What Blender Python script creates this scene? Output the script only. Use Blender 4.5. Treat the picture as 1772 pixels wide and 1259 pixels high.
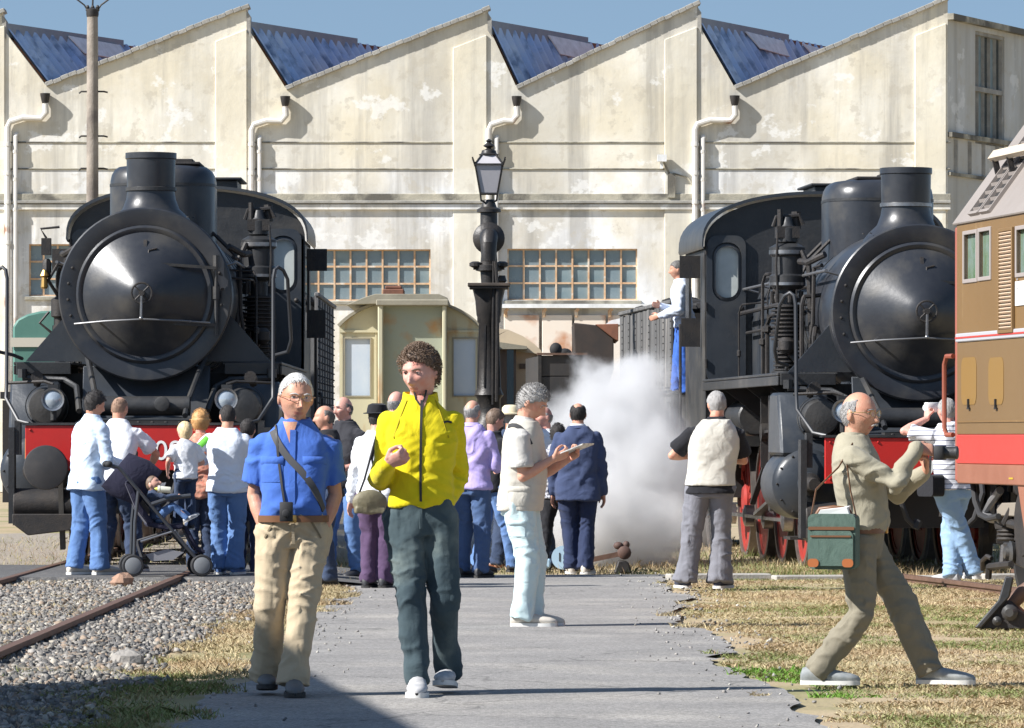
import bpy, bmesh, math, random
import numpy as np
from mathutils import Vector, Matrix, noise as mnoise
from mathutils.bvhtree import BVHTree
R = math.radians
for o in list(bpy.data.objects): bpy.data.objects.remove(o)
SC = bpy.context.scene
COL = SC.collection
# ------------------------------------------------------------------ camera, sky, sun, exposure
F, HZ, CH = 9000.0, 757.0, 1.35          # focal length in photo pixels, horizon row, eye height
cam = bpy.data.cameras.new('camera'); cam.sensor_width = 36; cam.lens = F / 1772 * 36
cam.shift_y = (HZ - 629.5) / 1772; cam.clip_start = 0.5; cam.clip_end = 3000
co = bpy.data.objects.new('camera', cam); COL.objects.link(co)
co.location = (0, 0, CH); co.rotation_euler = (R(90), 0, 0); SC.camera = co
EL, AZ = R(38), R(21)                      # sun height; travel direction swung from +x towards +y
SDIR = Vector((math.cos(EL)*math.cos(AZ), math.cos(EL)*math.sin(AZ), -math.sin(EL)))
wd = bpy.data.worlds.new('World'); SC.world = wd; wd.use_nodes = True
nt = wd.node_tree; nt.nodes.clear()
sky = nt.nodes.new('ShaderNodeTexSky'); sky.sky_type = 'NISHITA'; sky.sun_disc = False
sky.sun_elevation = EL; sky.sun_rotation = math.atan2(-SDIR.x, -SDIR.y)
sky.air_density = 1.3; sky.dust_density = 0.2; sky.ozone_density = 1.6
bg = nt.nodes.new('ShaderNodeBackground'); bg.inputs[1].default_value = 0.075
out = nt.nodes.new('ShaderNodeOutputWorld')
tc = nt.nodes.new('ShaderNodeTexCoord'); ad = nt.nodes.new('ShaderNodeVectorMath'); ad.operation = 'ADD'
ad.inputs[1].default_value = (0, 0, 0.22)   # deep clear sky right down to the roofs
nz = nt.nodes.new('ShaderNodeVectorMath'); nz.operation = 'NORMALIZE'
nt.links.new(tc.outputs['Generated'], ad.inputs[0]); nt.links.new(ad.outputs[0], nz.inputs[0])
nt.links.new(nz.outputs[0], sky.inputs[0]); nt.links.new(sky.outputs[0], bg.inputs[0]); nt.links.new(bg.outputs[0], out.inputs[0])
sl = bpy.data.lights.new('sun', 'SUN'); sl.energy = 5.0; sl.angle = R(0.5); sl.color = (1.0, 0.975, 0.94)
so = bpy.data.objects.new('sun', sl); COL.objects.link(so); so.location = (-30, -20, 40)
so.rotation_euler = SDIR.to_track_quat('-Z', 'Y').to_euler()
SC.view_settings.view_transform = 'Standard'; SC.view_settings.look = 'None'
SC.view_settings.exposure = 0.82; SC.view_settings.gamma = 1
SC.cycles.volume_bounces = 2; SC.cycles.max_bounces = 6
# ------------------------------------------------------------------ helpers
RND = random.Random(7)
def W(px, py, Y): return Vector(((px-886)*Y/F, Y, CH+(HZ-py)*Y/F))
def V(*a): return Vector(a)
MATS = {}
def mat(name, col, rough=0.7, metal=0.0, col2=None, scale=6.0, amt=0.5, bump=0.0, bscale=40.0, stretch=(1,1,1), coat=0.0, detail=6, attr=None,
        sheen=0.0, spec=0.5, col3=None, scale3=2.0, lo3=0.55, hi3=0.7):
    if name in MATS: return MATS[name]
    m = bpy.data.materials.new(name); m.use_nodes = True; MATS[name] = m
    t = m.node_tree; N = t.nodes; L = t.links; b = N['Principled BSDF']
    b.inputs['Base Color'].default_value = (*col, 1); b.inputs['Roughness'].default_value = rough
    b.inputs['Metallic'].default_value = metal; b.inputs['Coat Weight'].default_value = coat
    b.inputs['Specular IOR Level'].default_value = spec
    if sheen: b.inputs['Sheen Weight'].default_value = sheen
    tcn = N.new('ShaderNodeTexCoord'); mp = N.new('ShaderNodeMapping'); mp.inputs['Scale'].default_value = stretch
    L.new(tcn.outputs['Object'], mp.inputs[0]); cur = None
    if attr:
        a = N.new('ShaderNodeAttribute'); a.attribute_name = attr; cur = a.outputs['Color']; L.new(cur, b.inputs['Base Color'])
    if col2:
        n = N.new('ShaderNodeTexNoise'); n.inputs['Scale'].default_value = scale; n.inputs['Detail'].default_value = detail
        n.inputs['Roughness'].default_value = 0.65; L.new(mp.outputs[0], n.inputs['Vector'])
        r = N.new('ShaderNodeValToRGB'); w = 0.28*(1.15-amt)+0.03; r.color_ramp.elements[0].position = 0.5-w; r.color_ramp.elements[1].position = 0.5+w
        L.new(n.outputs['Fac'], r.inputs[0]); mx = N.new('ShaderNodeMix'); mx.data_type = 'RGBA'
        L.new(r.outputs[0], mx.inputs['Factor']); mx.inputs['A'].default_value = (*col, 1); mx.inputs['B'].default_value = (*col2, 1)
        if cur: L.new(cur, mx.inputs['A'])
        cur = mx.outputs['Result']; L.new(cur, b.inputs['Base Color'])
        rr = N.new('ShaderNodeMapRange'); rr.inputs['To Min'].default_value = max(0.05, rough-0.1); rr.inputs['To Max'].default_value = min(1, rough+0.12)
        L.new(n.outputs['Fac'], rr.inputs[0]); L.new(rr.outputs[0], b.inputs['Roughness'])
    if col3:
        n3 = N.new('ShaderNodeTexNoise'); n3.inputs['Scale'].default_value = scale3; n3.inputs['Detail'].default_value = 8
        L.new(mp.outputs[0], n3.inputs['Vector']); r3 = N.new('ShaderNodeMapRange'); r3.inputs['From Min'].default_value = lo3; r3.inputs['From Max'].default_value = hi3
        L.new(n3.outputs['Fac'], r3.inputs[0]); m3 = N.new('ShaderNodeMix'); m3.data_type = 'RGBA'
        L.new(r3.outputs[0], m3.inputs['Factor'])
        if cur: L.new(cur, m3.inputs['A'])
        else: m3.inputs['A'].default_value = (*col, 1)
        m3.inputs['B'].default_value = (*col3, 1); L.new(m3.outputs['Result'], b.inputs['Base Color'])
    if bump:
        n2 = N.new('ShaderNodeTexNoise'); n2.inputs['Scale'].default_value = bscale; n2.inputs['Detail'].default_value = 5
        L.new(mp.outputs[0], n2.inputs['Vector']); bp = N.new('ShaderNodeBump'); bp.inputs['Strength'].default_value = bump; bp.inputs['Distance'].default_value = 0.02
        L.new(n2.outputs['Fac'], bp.inputs['Height']); L.new(bp.outputs[0], b.inputs['Normal'])
    return m
def T(o, label=None, cat=None, group=None, kind=None):
    if label: o['label'] = label
    if cat: o['category'] = cat
    if group: o['group'] = group
    if kind: o['kind'] = kind
    return o
def empty(name, loc=(0,0,0), rz=0.0):
    o = bpy.data.objects.new(name, None); COL.objects.link(o); o.location = loc; o.rotation_euler = (0, 0, rz); o.empty_display_size = 0.2; return o
def link(name, me, m=None, parent=None):
    o = bpy.data.objects.new(name, me); COL.objects.link(o)
    if m is not None and len(me.materials) == 0:
        for q in (m if isinstance(m, (list, tuple)) else [m]): me.materials.append(q)
    if parent is not None: o.parent = parent
    return o
def frame(d, ref=None):
    d = Vector(d).normalized()
    if ref is None: ref = V(0, 0, 1) if abs(d.z) < 0.9 else V(0, 1, 0)
    a = Vector(ref).cross(d)
    if a.length < 1e-6: a = V(1, 0, 0).cross(d)
    a.normalize(); b = d.cross(a); return a, b
class MB:
    def __init__(s): s.v = []; s.f = []; s.mi = []
    def add(s, vs, fs, mi=0):
        k = len(s.v); s.v += [tuple(q) for q in vs]; s.f += [tuple(i+k for i in f) for f in fs]; s.mi += [mi]*len(fs); return s
    def bx(s, x0, x1, y0, y1, z0, z1, mi=0):
        return s.add([(x0,y0,z0),(x1,y0,z0),(x1,y1,z0),(x0,y1,z0),(x0,y0,z1),(x1,y0,z1),(x1,y1,z1),(x0,y1,z1)],
                     [(3,2,1,0),(4,5,6,7),(0,1,5,4),(1,2,6,5),(2,3,7,6),(3,0,4,7)], mi)
    def ob(s, c, hx, hy, hz, M=None, mi=0):
        """box of half sizes about c, turned by the 3x3 matrix M"""
        c = Vector(c); pts = []
        for z in (-1, 1):
            for x, y in ((-1,-1),(1,-1),(1,1),(-1,1)):
                q = V(x*hx, y*hy, z*hz); q = (M @ q) if M is not None else q; pts.append(c+q)
        return s.add(pts, [(3,2,1,0),(4,5,6,7),(0,1,5,4),(1,2,6,5),(2,3,7,6),(3,0,4,7)], mi)
    def bar(s, p0, p1, w, h, ref=None, mi=0):
        p0, p1 = Vector(p0), Vector(p1); a, b = frame(p1-p0, ref); pts = []
        for p in (p0, p1):
            for i, j in ((-1,-1),(1,-1),(1,1),(-1,1)): pts.append(p+a*(i*w/2)+b*(j*h/2))
        return s.add(pts, [(3,2,1,0),(4,5,6,7),(0,1,5,4),(1,2,6,5),(2,3,7,6),(3,0,4,7)], mi)
    def lathe(s, prof, o=(0,0,0), d=(0,0,1), n=24, closed=True, mi=0, ref=None):
        """prof: (radius, height) along direction d from o"""
        o, d = Vector(o), Vector(d).normalized(); a, b = frame(d, ref); vs = []; fs = []
        for r, h in prof:
            for k in range(n):
                t = 2*math.pi*k/n; vs.append(o+d*h+(a*math.cos(t)+b*math.sin(t))*max(r, 1e-4))
        for i in range(len(prof)-1):
            for k in range(n): fs.append((i*n+k, i*n+(k+1) % n, (i+1)*n+(k+1) % n, (i+1)*n+k))
        if closed:
            fs.append(tuple(range(n-1, -1, -1))); fs.append(tuple((len(prof)-1)*n+k for k in range(n)))
        return s.add(vs, fs, mi)
    def cyl(s, p0, p1, r0, r1=None, n=12, mi=0):
        p0, p1 = Vector(p0), Vector(p1); return s.lathe([(r0, 0), (r0 if r1 is None else r1, (p1-p0).length)], p0, p1-p0, n, True, mi)
    def tube(s, pts, r, n=8, mi=0, ref=None, caps=True, flat=1.0):
        pts = [Vector(p) for p in pts]; m = len(pts); vs = []; fs = []; pa = None
        for i, p in enumerate(pts):
            d = (pts[min(i+1, m-1)]-pts[max(i-1, 0)])
            if d.length < 1e-9: d = V(0, 0, 1)
            d.normalize()
            if pa is None: a, b = frame(d, ref)
            else:
                a = pa-d*pa.dot(d)
                if a.length < 1e-6: a, b = frame(d)
                a.normalize(); b = d.cross(a)
            pa = a; rr = r[i] if isinstance(r, (list, tuple)) else r
            ra, rb = rr if isinstance(rr, (list, tuple)) else (rr, rr*flat)
            for k in range(n):
                t = 2*math.pi*k/n; vs.append(p+a*(math.cos(t)*ra)+b*(math.sin(t)*rb))
        for i in range(m-1):
            for k in range(n): fs.append((i*n+k, i*n+(k+1) % n, (i+1)*n+(k+1) % n, (i+1)*n+k))
        if caps: fs.append(tuple(range(n-1, -1, -1))); fs.append(tuple((m-1)*n+k for k in range(n)))
        return s.add(vs, fs, mi)
    def prism(s, poly, p, ax, ay, ex, mi=0):
        """2D polygon in plane (p; ax, ay) pushed along ex"""
        p, ax, ay, ex = Vector(p), Vector(ax), Vector(ay), Vector(ex); n = len(poly)
        vs = [p+ax*u+ay*v for u, v in poly]+[p+ax*u+ay*v+ex for u, v in poly]
        fs = [tuple(range(n-1, -1, -1)), tuple(range(n, 2*n))]+[(i, (i+1) % n, n+(i+1) % n, n+i) for i in range(n)]
        return s.add(vs, fs, mi)
    def ball(s, c, rx, ry=None, rz=None, n=12, m=8, mi=0, M=None):
        c = Vector(c); ry = rx if ry is None else ry; rz = rx if rz is None else rz; vs = []; fs = []
        for i in range(1, m):
            ph = math.pi*i/m
            for k in range(n):
                t = 2*math.pi*k/n; q = V(rx*math.sin(ph)*math.cos(t), ry*math.sin(ph)*math.sin(t), rz*math.cos(ph)); vs.append(c+(M @ q if M is not None else q))
        q0, q1 = V(0,0,rz), V(0,0,-rz)
        vs += [c+(M @ q0 if M is not None else q0), c+(M @ q1 if M is not None else q1)]; tp, bt = len(vs)-2, len(vs)-1
        for i in range(m-2):
            for k in range(n): fs.append((i*n+k, (i+1)*n+k, (i+1)*n+(k+1) % n, i*n+(k+1) % n))
        for k in range(n): fs.append((tp, k, (k+1) % n)); fs.append((bt, (m-2)*n+(k+1) % n, (m-2)*n+k))
        return s.add(vs, fs, mi)
    def quad(s, a, b, c, d, mi=0): return s.add([a, b, c, d], [(0,1,2,3)], mi)
    def mesh(s, name='m', bevel=0.0, seg=1, smooth=35):
        me = bpy.data.meshes.new(name); me.from_pydata(s.v, [], s.f)
        if any(s.mi): me.polygons.foreach_set('material_index', s.mi)
        bm = bmesh.new(); bm.from_mesh(me); bmesh.ops.recalc_face_normals(bm, faces=bm.faces)
        if bevel: bmesh.ops.bevel(bm, geom=[e for e in bm.edges if len(e.link_faces) == 2 and e.calc_face_angle(0) > 0.5], offset=bevel, segments=seg, affect='EDGES', clamp_overlap=True)
        bm.to_mesh(me); bm.free()
        if smooth:
            me.polygons.foreach_set('use_smooth', [True]*len(me.polygons)); me.set_sharp_from_angle(angle=R(smooth))
        me.update(); return me
    def build(s, name, m=None, parent=None, bevel=0.0, seg=1, smooth=35): return link(name, s.mesh(name, bevel, seg, smooth), m, parent)
def plate(outer, holes, p, ax, ay, ex):
    """flat plate with holes in plane (p; ax, ay), thickness vector ex -> MB"""
    p, ax, ay, ex = Vector(p), Vector(ax), Vector(ay), Vector(ex); bm = bmesh.new(); es = []
    for lp in [outer]+list(holes):
        vs = [bm.verts.new((u, v, 0)) for u, v in lp]; es += [bm.edges.new((vs[i], vs[(i+1) % len(vs)])) for i in range(len(vs))]
    bmesh.ops.triangle_fill(bm, use_beauty=True, edges=es); bm.verts.index_update(); n = len(bm.verts)
    P = [p+ax*q.co.x+ay*q.co.y for q in bm.verts]; fs = []
    for f in bm.faces:
        t = [q.index for q in f.verts]; fs.append(tuple(t)); fs.append(tuple(i+n for i in reversed(t)))
    for e in bm.edges:
        if len(e.link_faces) == 1: a, b = e.verts[0].index, e.verts[1].index; fs.append((a, b, b+n, a+n))
    mb = MB(); mb.add(P+[q+ex for q in P], fs); bm.free(); return mb
def rrect(x0, x1, z0, z1, r, n=5):
    q = []
    for cx, cz, a in ((x1-r, z1-r, 0), (x0+r, z1-r, 90), (x0+r, z0+r, 180), (x1-r, z0+r, 270)):
        for k in range(n+1): t = R(a+90*k/n); q.append((cx+r*math.cos(t), cz+r*math.sin(t)))
    return q
def copies(o, parent, ms):
    """linked copies of one mesh object at 4x4 matrices (relative to parent)"""
    r = []
    for M in ms:
        c = o.copy(); COL.objects.link(c); c.parent = parent; c.matrix_local = M; r.append(c)
    return r
def text_mb(s, size, p, ax, ay, depth):
    cu = bpy.data.curves.new('t', 'FONT'); cu.body = s; cu.size = size; cu.resolution_u = 4
    o = bpy.data.objects.new('t', cu); COL.objects.link(o); dg = bpy.context.evaluated_depsgraph_get()
    me = bpy.data.meshes.new_from_object(o.evaluated_get(dg)); bpy.data.objects.remove(o)
    p, ax, ay = Vector(p), Vector(ax), Vector(ay); nrm = ax.cross(ay)
    mb = MB(); mb.add([p+ax*v.co.x+ay*v.co.y+nrm*depth for v in me.vertices], [tuple(q.vertices) for q in me.polygons]); return mb
# ------------------------------------------------------------------ materials
M_black = mat('black_paint', (.017,.018,.020), .46, 0, (.034,.034,.035), 4.0, .5, .15, 30, col3=(.080,.072,.062), scale3=1.8, lo3=.50, hi3=.78)
M_boil = mat('boiler_paint', (.024,.029,.037), .36, 0, (.040,.045,.052), 3.0, .5, .08, 25, col3=(.085,.080,.072), scale3=1.6, lo3=.52, hi3=.82)
M_smoke = mat('smokebox_paint', (.021,.023,.029), .32, .0, (.034,.036,.041), 2.6, .6, .04, 25, col3=(.070,.065,.058), scale3=2.6, lo3=.52, hi3=.78)
M_iron = mat('dark_iron', (.022,.022,.024), .6, .3, (.05,.042,.036), 9, .5, .2, 60)
M_dim = mat('sooty_iron', (.012,.012,.013), .8, 0, (.025,.022,.02), 5, .4)
M_dull = mat('dull_steel', (.20,.20,.205), .5, .8)
M_steel = mat('worn_steel', (.42,.42,.43), .35, .9, (.2,.19,.18), 12, .4)
M_red = mat('red_paint', (.52,.018,.014), .42, 0, (.40,.015,.012), 2.5, .3, .04, 20)
M_wred = mat('wheel_red', (.42,.035,.025), .5, 0, (.22,.03,.025), 5, .5, .08, 30)
M_white = mat('white_paint', (.78,.78,.76), .6)
M_brass = mat('brass', (.45,.28,.09), .4, .8)
M_glass = mat('dark_glass', (.03,.045,.05), .08, 0, spec=.8)
M_lens = mat('lamp_lens', (.30,.36,.42), .12, .3, (.5,.55,.6), 8, .4, .1, 30)
M_rail = mat('rusty_rail', (.10,.055,.038), .65, .2, (.17,.10,.07), 14, .5, .15, 60)
M_wood = mat('old_timber', (.20,.16,.12), .9, 0, (.34,.29,.23), 3, .5, .5, 18, (1, 8, 8))
M_rubber = mat('rubber', (.022,.022,.024), .75)
M_grey = mat('grey_plastic', (.20,.21,.22), .55)
# ------------------------------------------------------------------ ground, path, ballast, grass
def nz2(x, y, s, seed=0.0): return mnoise.fractal(V(x*s, y*s, seed), 1.0, 2.0, 4)
M_dirt = mat('dry_earth', (.33,.25,.16), .95, 0, (.42,.33,.20), 1.3, .5, .5, 30, col3=(.24,.22,.10), scale3=.5, lo3=.5, hi3=.62)
g = MB(); g.quad((-900,-60,-.02), (900,-60,-.02), (900,2500,-.02), (-900,2500,-.02))
T(g.build('ground', M_dirt), kind='structure')
M_asph = mat('old_asphalt', (.225,.214,.202), .88, 0, (.285,.271,.255), 1.1, .2, .35, 160, col3=(.36,.335,.30), scale3=.8, lo3=.5, hi3=.75)
def asph_grain():
    m = M_asph; t = m.node_tree; N = t.nodes; L = t.links; b = N['Principled BSDF']
    src = b.inputs['Base Color'].links[0].from_socket
    n = N.new('ShaderNodeTexVoronoi'); n.inputs['Scale'].default_value = 75; tcn = N.new('ShaderNodeTexCoord'); L.new(tcn.outputs['Object'], n.inputs['Vector'])
    hs = N.new('ShaderNodeSeparateColor'); L.new(n.outputs['Color'], hs.inputs[0])
    mr = N.new('ShaderNodeMapRange'); mr.inputs['To Min'].default_value = .62; mr.inputs['To Max'].default_value = 1.3; L.new(hs.outputs[0], mr.inputs[0])
    nw = N.new('ShaderNodeTexNoise'); nw.inputs['Scale'].default_value = 1.3; nw.inputs['Detail'].default_value = 6; L.new(tcn.outputs['Object'], nw.inputs['Vector'])
    wa = N.new('ShaderNodeVectorMath'); wa.operation = 'MULTIPLY_ADD'; wa.inputs[1].default_value = (1.1,1.1,0); L.new(nw.outputs['Color'], wa.inputs[0]); L.new(tcn.outputs['Object'], wa.inputs[2])
    vc = N.new('ShaderNodeTexVoronoi'); vc.feature = 'DISTANCE_TO_EDGE'; vc.inputs['Scale'].default_value = .42; L.new(wa.outputs[0], vc.inputs['Vector'])
    cr_ = N.new('ShaderNodeMapRange'); cr_.inputs['From Min'].default_value = .002; cr_.inputs['From Max'].default_value = .007; cr_.inputs['To Min'].default_value = .60; L.new(vc.outputs['Distance'], cr_.inputs[0])
    pt = N.new('ShaderNodeMapRange'); pt.inputs['From Min'].default_value = .35; pt.inputs['From Max'].default_value = .65; pt.inputs['To Min'].default_value = .90; pt.inputs['To Max'].default_value = 1.06; L.new(nw.outputs['Fac'], pt.inputs[0])
    m1_ = N.new('ShaderNodeMath'); m1_.operation = 'MULTIPLY'; L.new(cr_.outputs[0], m1_.inputs[0]); L.new(pt.outputs[0], m1_.inputs[1]); m2_ = N.new('ShaderNodeMath'); m2_.operation = 'MULTIPLY'; L.new(m1_.outputs[0], m2_.inputs[0]); L.new(mr.outputs[0], m2_.inputs[1]); mr = m2_
    mx = N.new('ShaderNodeMix'); mx.data_type = 'RGBA'; mx.blend_type = 'MULTIPLY'; mx.inputs['Factor'].default_value = 1
    L.new(src, mx.inputs['A']); L.new(mr.outputs[0], mx.inputs['B']); L.new(mx.outputs['Result'], b.inputs['Base Color'])
asph_grain()
def path_l(y): return -1.50 + .16*nz2(0, y, .35, 3.) + .10*nz2(0, y, 1.7, 8.) - .10*max(0, (28-y)/4)
def path_r(y): return 1.46 - .30*max(0, min(1, (34-y)/3))*max(0, min(1, (y-29)/2.)) + .20*nz2(5, y, .4, 5.) + .10*nz2(5, y, 1.6, 2.) - .25*max(0, min(1, (44-y)/6))*max(0, min(1,(y-34)/4))
g = MB(); ys = [-30+.25*i for i in range(int(81.5/.25))]
for i in range(len(ys)-1):
    a, b = ys[i], ys[i+1]
    g.quad((path_l(a), a, 0), (path_r(a), a, 0), (path_r(b), b, 0), (path_l(b), b, 0))
T(g.build('path', M_asph), kind='structure')
M_bed = mat('ballast_bed', (.24,.205,.165), .95, 0, (.36,.31,.25), 9, .6, .8, 60)
def bed_r(y): return -2.20 + .18*nz2(9, y, .5, 1.) + .12*nz2(9, y, 2., 4.)
def bed_z(x, y): return .0 + .018*max(0, min(1, (bed_r(y)-x)/.5)) + .014*nz2(x, y, 1.2, 7.)
g = MB(); nx = 26; ys = [18+.5*i for i in range(110)]; vs = []
for y in ys:
    r = bed_r(y)
    for k in range(nx): x = r+.02-(k/(nx-1))*5.4; vs.append((x, y, bed_z(x, y) if k else -.01))
fs = [(i*nx+k, i*nx+k+1, (i+1)*nx+k+1, (i+1)*nx+k) for i in range(len(ys)-1) for k in range(nx-1)]
g.add(vs, fs); T(g.build('ballast_bed', M_bed), kind='structure')
# loose ballast: jittered eight-corner stones
def stones(n, fpos, smin, smax, name, label, seed, cols):
    rs = np.random.RandomState(seed); P = []
    while len(P) < n:
        q = fpos(rs)
        if q is not None: P.append(q)
    P = np.array(P); sz = smin+(smax-smin)*rs.rand(n)**2.0
    cube = np.array([(-1,-1,-1),(1,-1,-1),(1,1,-1),(-1,1,-1),(-1,-1,1),(1,-1,1),(1,1,1),(-1,1,1)], float)*.5
    faces = np.array([(3,2,1,0),(4,5,6,7),(0,1,5,4),(1,2,6,5),(2,3,7,6),(3,0,4,7)])
    v = cube[None]+(rs.rand(n, 8, 3)-.5)*.75; v *= sz[:, None, None]*np.stack([.8+.5*rs.rand(n), .8+.5*rs.rand(n), .5+.4*rs.rand(n)], 1)[:, None, :]
    q = rs.randn(n, 4); q[:, 1:3] *= .35; q /= np.linalg.norm(q, axis=1, keepdims=True); w, x, y, z = q.T
    Rm = np.stack([1-2*(y*y+z*z), 2*(x*y-z*w), 2*(x*z+y*w), 2*(x*y+z*w), 1-2*(x*x+z*z), 2*(y*z-x*w), 2*(x*z-y*w), 2*(y*z+x*w), 1-2*(x*x+y*y)], 1).reshape(n, 3, 3)
    v = np.einsum('nij,nkj->nki', Rm, v)+P[:, None, :]
    me = bpy.data.meshes.new(name); me.vertices.add(n*8); me.vertices.foreach_set('co', v.reshape(-1))
    fi = (faces[None]+np.arange(n)[:, None, None]*8).reshape(-1); me.loops.add(len(fi)); me.loops.foreach_set('vertex_index', fi)
    me.polygons.add(n*6); me.polygons.foreach_set('loop_start', np.arange(n*6)*4); me.polygons.foreach_set('loop_total', np.full(n*6, 4)); me.update(calc_edges=True)
    at = me.attributes.new('col', 'FLOAT_COLOR', 'POINT'); cc = np.array(cols)[rs.randint(0, len(cols), n)]*(.65+.6*rs.rand(n, 1))
    at.data.foreach_set('color', np.repeat(np.concatenate([cc, np.ones((n, 1))], 1), 8, 0).reshape(-1)); me.validate()
    return T(link(name, me, mat('stone_mix', (.3,.3,.3), .9, attr='col', bump=.3, bscale=120)), label, kind='stuff')
def f_bal(rs):
    y = 23+24.8*rs.rand()**1.0; x = -1.9-(4.0)*rs.rand()
    if x < -.1*y-.6: return None
    r = bed_r(y)+.25*rs.rand()**2
    if x > r: return None
    return (x, y, bed_z(x, y)+.008)
stones(60000, f_bal, .007, .038, 'ballast', 'grey broken stone ballast around the left railway track', 3, [(.20,.19,.175),(.28,.26,.235),(.12,.115,.11),(.36,.33,.28),(.26,.20,.15),(.15,.14,.13)])
def f_edge(rs):
    y = 24+28*rs.rand(); s = rs.rand()
    x = path_r(y)+.22*rs.randn() if s < .5 else path_l(y)+.2*rs.randn()
    if y < 33: return None if rs.rand() < .6 else (x, y, .004)
    return (x, y, .004)
stones(800, f_edge, .006, .02, 'gravel', 'loose grit scattered along the edges of the asphalt path', 5, [(.3,.28,.26),(.2,.19,.18),(.4,.38,.34)])
# grass blades
def grass(n, fpos, name, label, seed, hmin, hmax, flat=.8):
    rs = np.random.RandomState(seed); P = []; Cc = []; H = []
    while len(P) < n:
        q = fpos(rs)
        if q is None: continue
        P.append(q[0]); Cc.append(q[1]); H.append(q[2])
    P = np.array(P); Cc = np.array(Cc); H = (hmin+(hmax-hmin)*rs.rand(n)**2)*np.array(H)
    a = rs.rand(n)*6.283; wv = np.stack([np.cos(a), np.sin(a)*.4, np.zeros(n)], 1)*(.0022+.003*rs.rand(n))[:, None]
    ln = np.stack([rs.randn(n), rs.randn(n), np.zeros(n)], 1)*flat*H[:, None]
    tip = P+ln; tip[:, 2] += H*(.5+.6*rs.rand(n)); mid = P+ln*.35; mid[:, 2] += H*.5
    v = np.stack([P-wv, P+wv, mid+wv*.7, tip, mid-wv*.7], 1)
    me = bpy.data.meshes.new(name); me.vertices.add(n*5); me.vertices.foreach_set('co', v.reshape(-1))
    fi = (np.arange(5)[None]+np.arange(n)[:, None]*5).reshape(-1); me.loops.add(n*5); me.loops.foreach_set('vertex_index', fi)
    me.polygons.add(n); me.polygons.foreach_set('loop_start', np.arange(n)*5); me.polygons.foreach_set('loop_total', np.full(n, 5)); me.update(calc_edges=True)
    at = me.attributes.new('col', 'FLOAT_COLOR', 'POINT'); cc = Cc*(.7+.6*rs.rand(n, 1))
    at.data.foreach_set('color', np.repeat(np.concatenate([cc, np.ones((n, 1))], 1), 5, 0).reshape(-1)); me.validate()
    return T(link(name, me, mat('grass_blades', (.3,.3,.1), .8, attr='col')), label, kind='stuff')
STRAW, GREEN, RUST, FRESH = np.array((.47,.385,.22)), np.array((.20,.23,.075)), np.array((.36,.24,.135)), np.array((.13,.26,.03))
def gcol(x, y, rs, gb=0.0):
    k = nz2(x, y, .55, 11.)+.25*nz2(x, y, 2.2, 4.)+gb; r = nz2(x, y, .8, 21.)
    c = STRAW*(1-max(0, min(1, (k+.02)*2.2)))+GREEN*max(0, min(1, (k+.02)*2.2))
    if r > .12 and k < .15: c = c*.5+RUST*.5
    if rs.rand() < .12: c = RUST
    return c
def f_right(rs):
    y = 22+32*rs.rand(); x = path_r(y)-.35+(.105*y+.5-path_r(y)+.35)*rs.rand(); e = x-path_r(y); d = nz2(x, y, .9, 30.)+.3*nz2(x, y, 3., 31.)
    if e < .25 and d < .28-e*1.6: return None
    if d < -.5 or (d < -.15 and rs.rand() < .35): return None
    gb = .7 if (abs(e-.18) < .3 and 27.2 < y < 30.4) else (.25 if y < 25.5 else (.3 if 33 < y < 42 and x > 3 else 0))
    c = gcol(x, y, rs, gb); hh = 1.0
    if gb > .6 and nz2(x, y, 1.4, 2) > -.15: c = FRESH*(.8+.5*rs.rand()); hh = 1.35
    return (x, y, -.02 if e > 0 else 0), c, hh*(.65+.7*max(0, d+.35))
grass(170000, f_right, 'dry_grass', 'dry yellow and green grass right of the asphalt path', 1, .006, .036, 1.1)
def f_left(rs):
    y = 22+30*rs.rand(); x = -1.30-1.35*rs.rand()-(.6*rs.rand() if y < 31 else 0); e = path_l(y)-x; d = nz2(x, y, .8, 40.)+.3*nz2(x, y, 3., 41.)
    if e < .12 and d < .2-e*1.5: return None
    lim = .55+.35*nz2(3, y, .6, 6.)+(.9 if y < 29.8 else 0)
    if e > lim+.2*rs.rand(): return None
    if d < -.2 and rs.rand() < .75: return None
    return (x, y, .0), gcol(x, y, rs, .45 if y < 29.5 else -.25), .7+.9*max(0, d+.2)
grass(75000, f_left, 'verge_grass', 'straw coloured grass strip left of the asphalt path', 2, .010, .048)
def f_far(rs):
    y = 51.3+18*rs.rand()**1.5; x = -7.5+14.*rs.rand()
    if -2.4 < x < 1.6 and y < 51.8: return None
    return (x, y, -.02), gcol(x, y, rs, .12), 1.0
grass(42000, f_far, 'rough_grass', 'rough grass beyond the end of the asphalt path', 4, .03, .13, .5)
def f_trk(rs):
    y = 24+28*rs.rand(); x = -3.0-2.2*rs.rand()
    if nz2(x, y, 1.1, 50.) < .12: return None
    return (x, y, .03), STRAW*(.7+.4*rs.rand()), .8
grass(14000, f_trk, 'track_weeds', 'sparse dry weeds growing between the left rails', 6, .015, .05)
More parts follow.
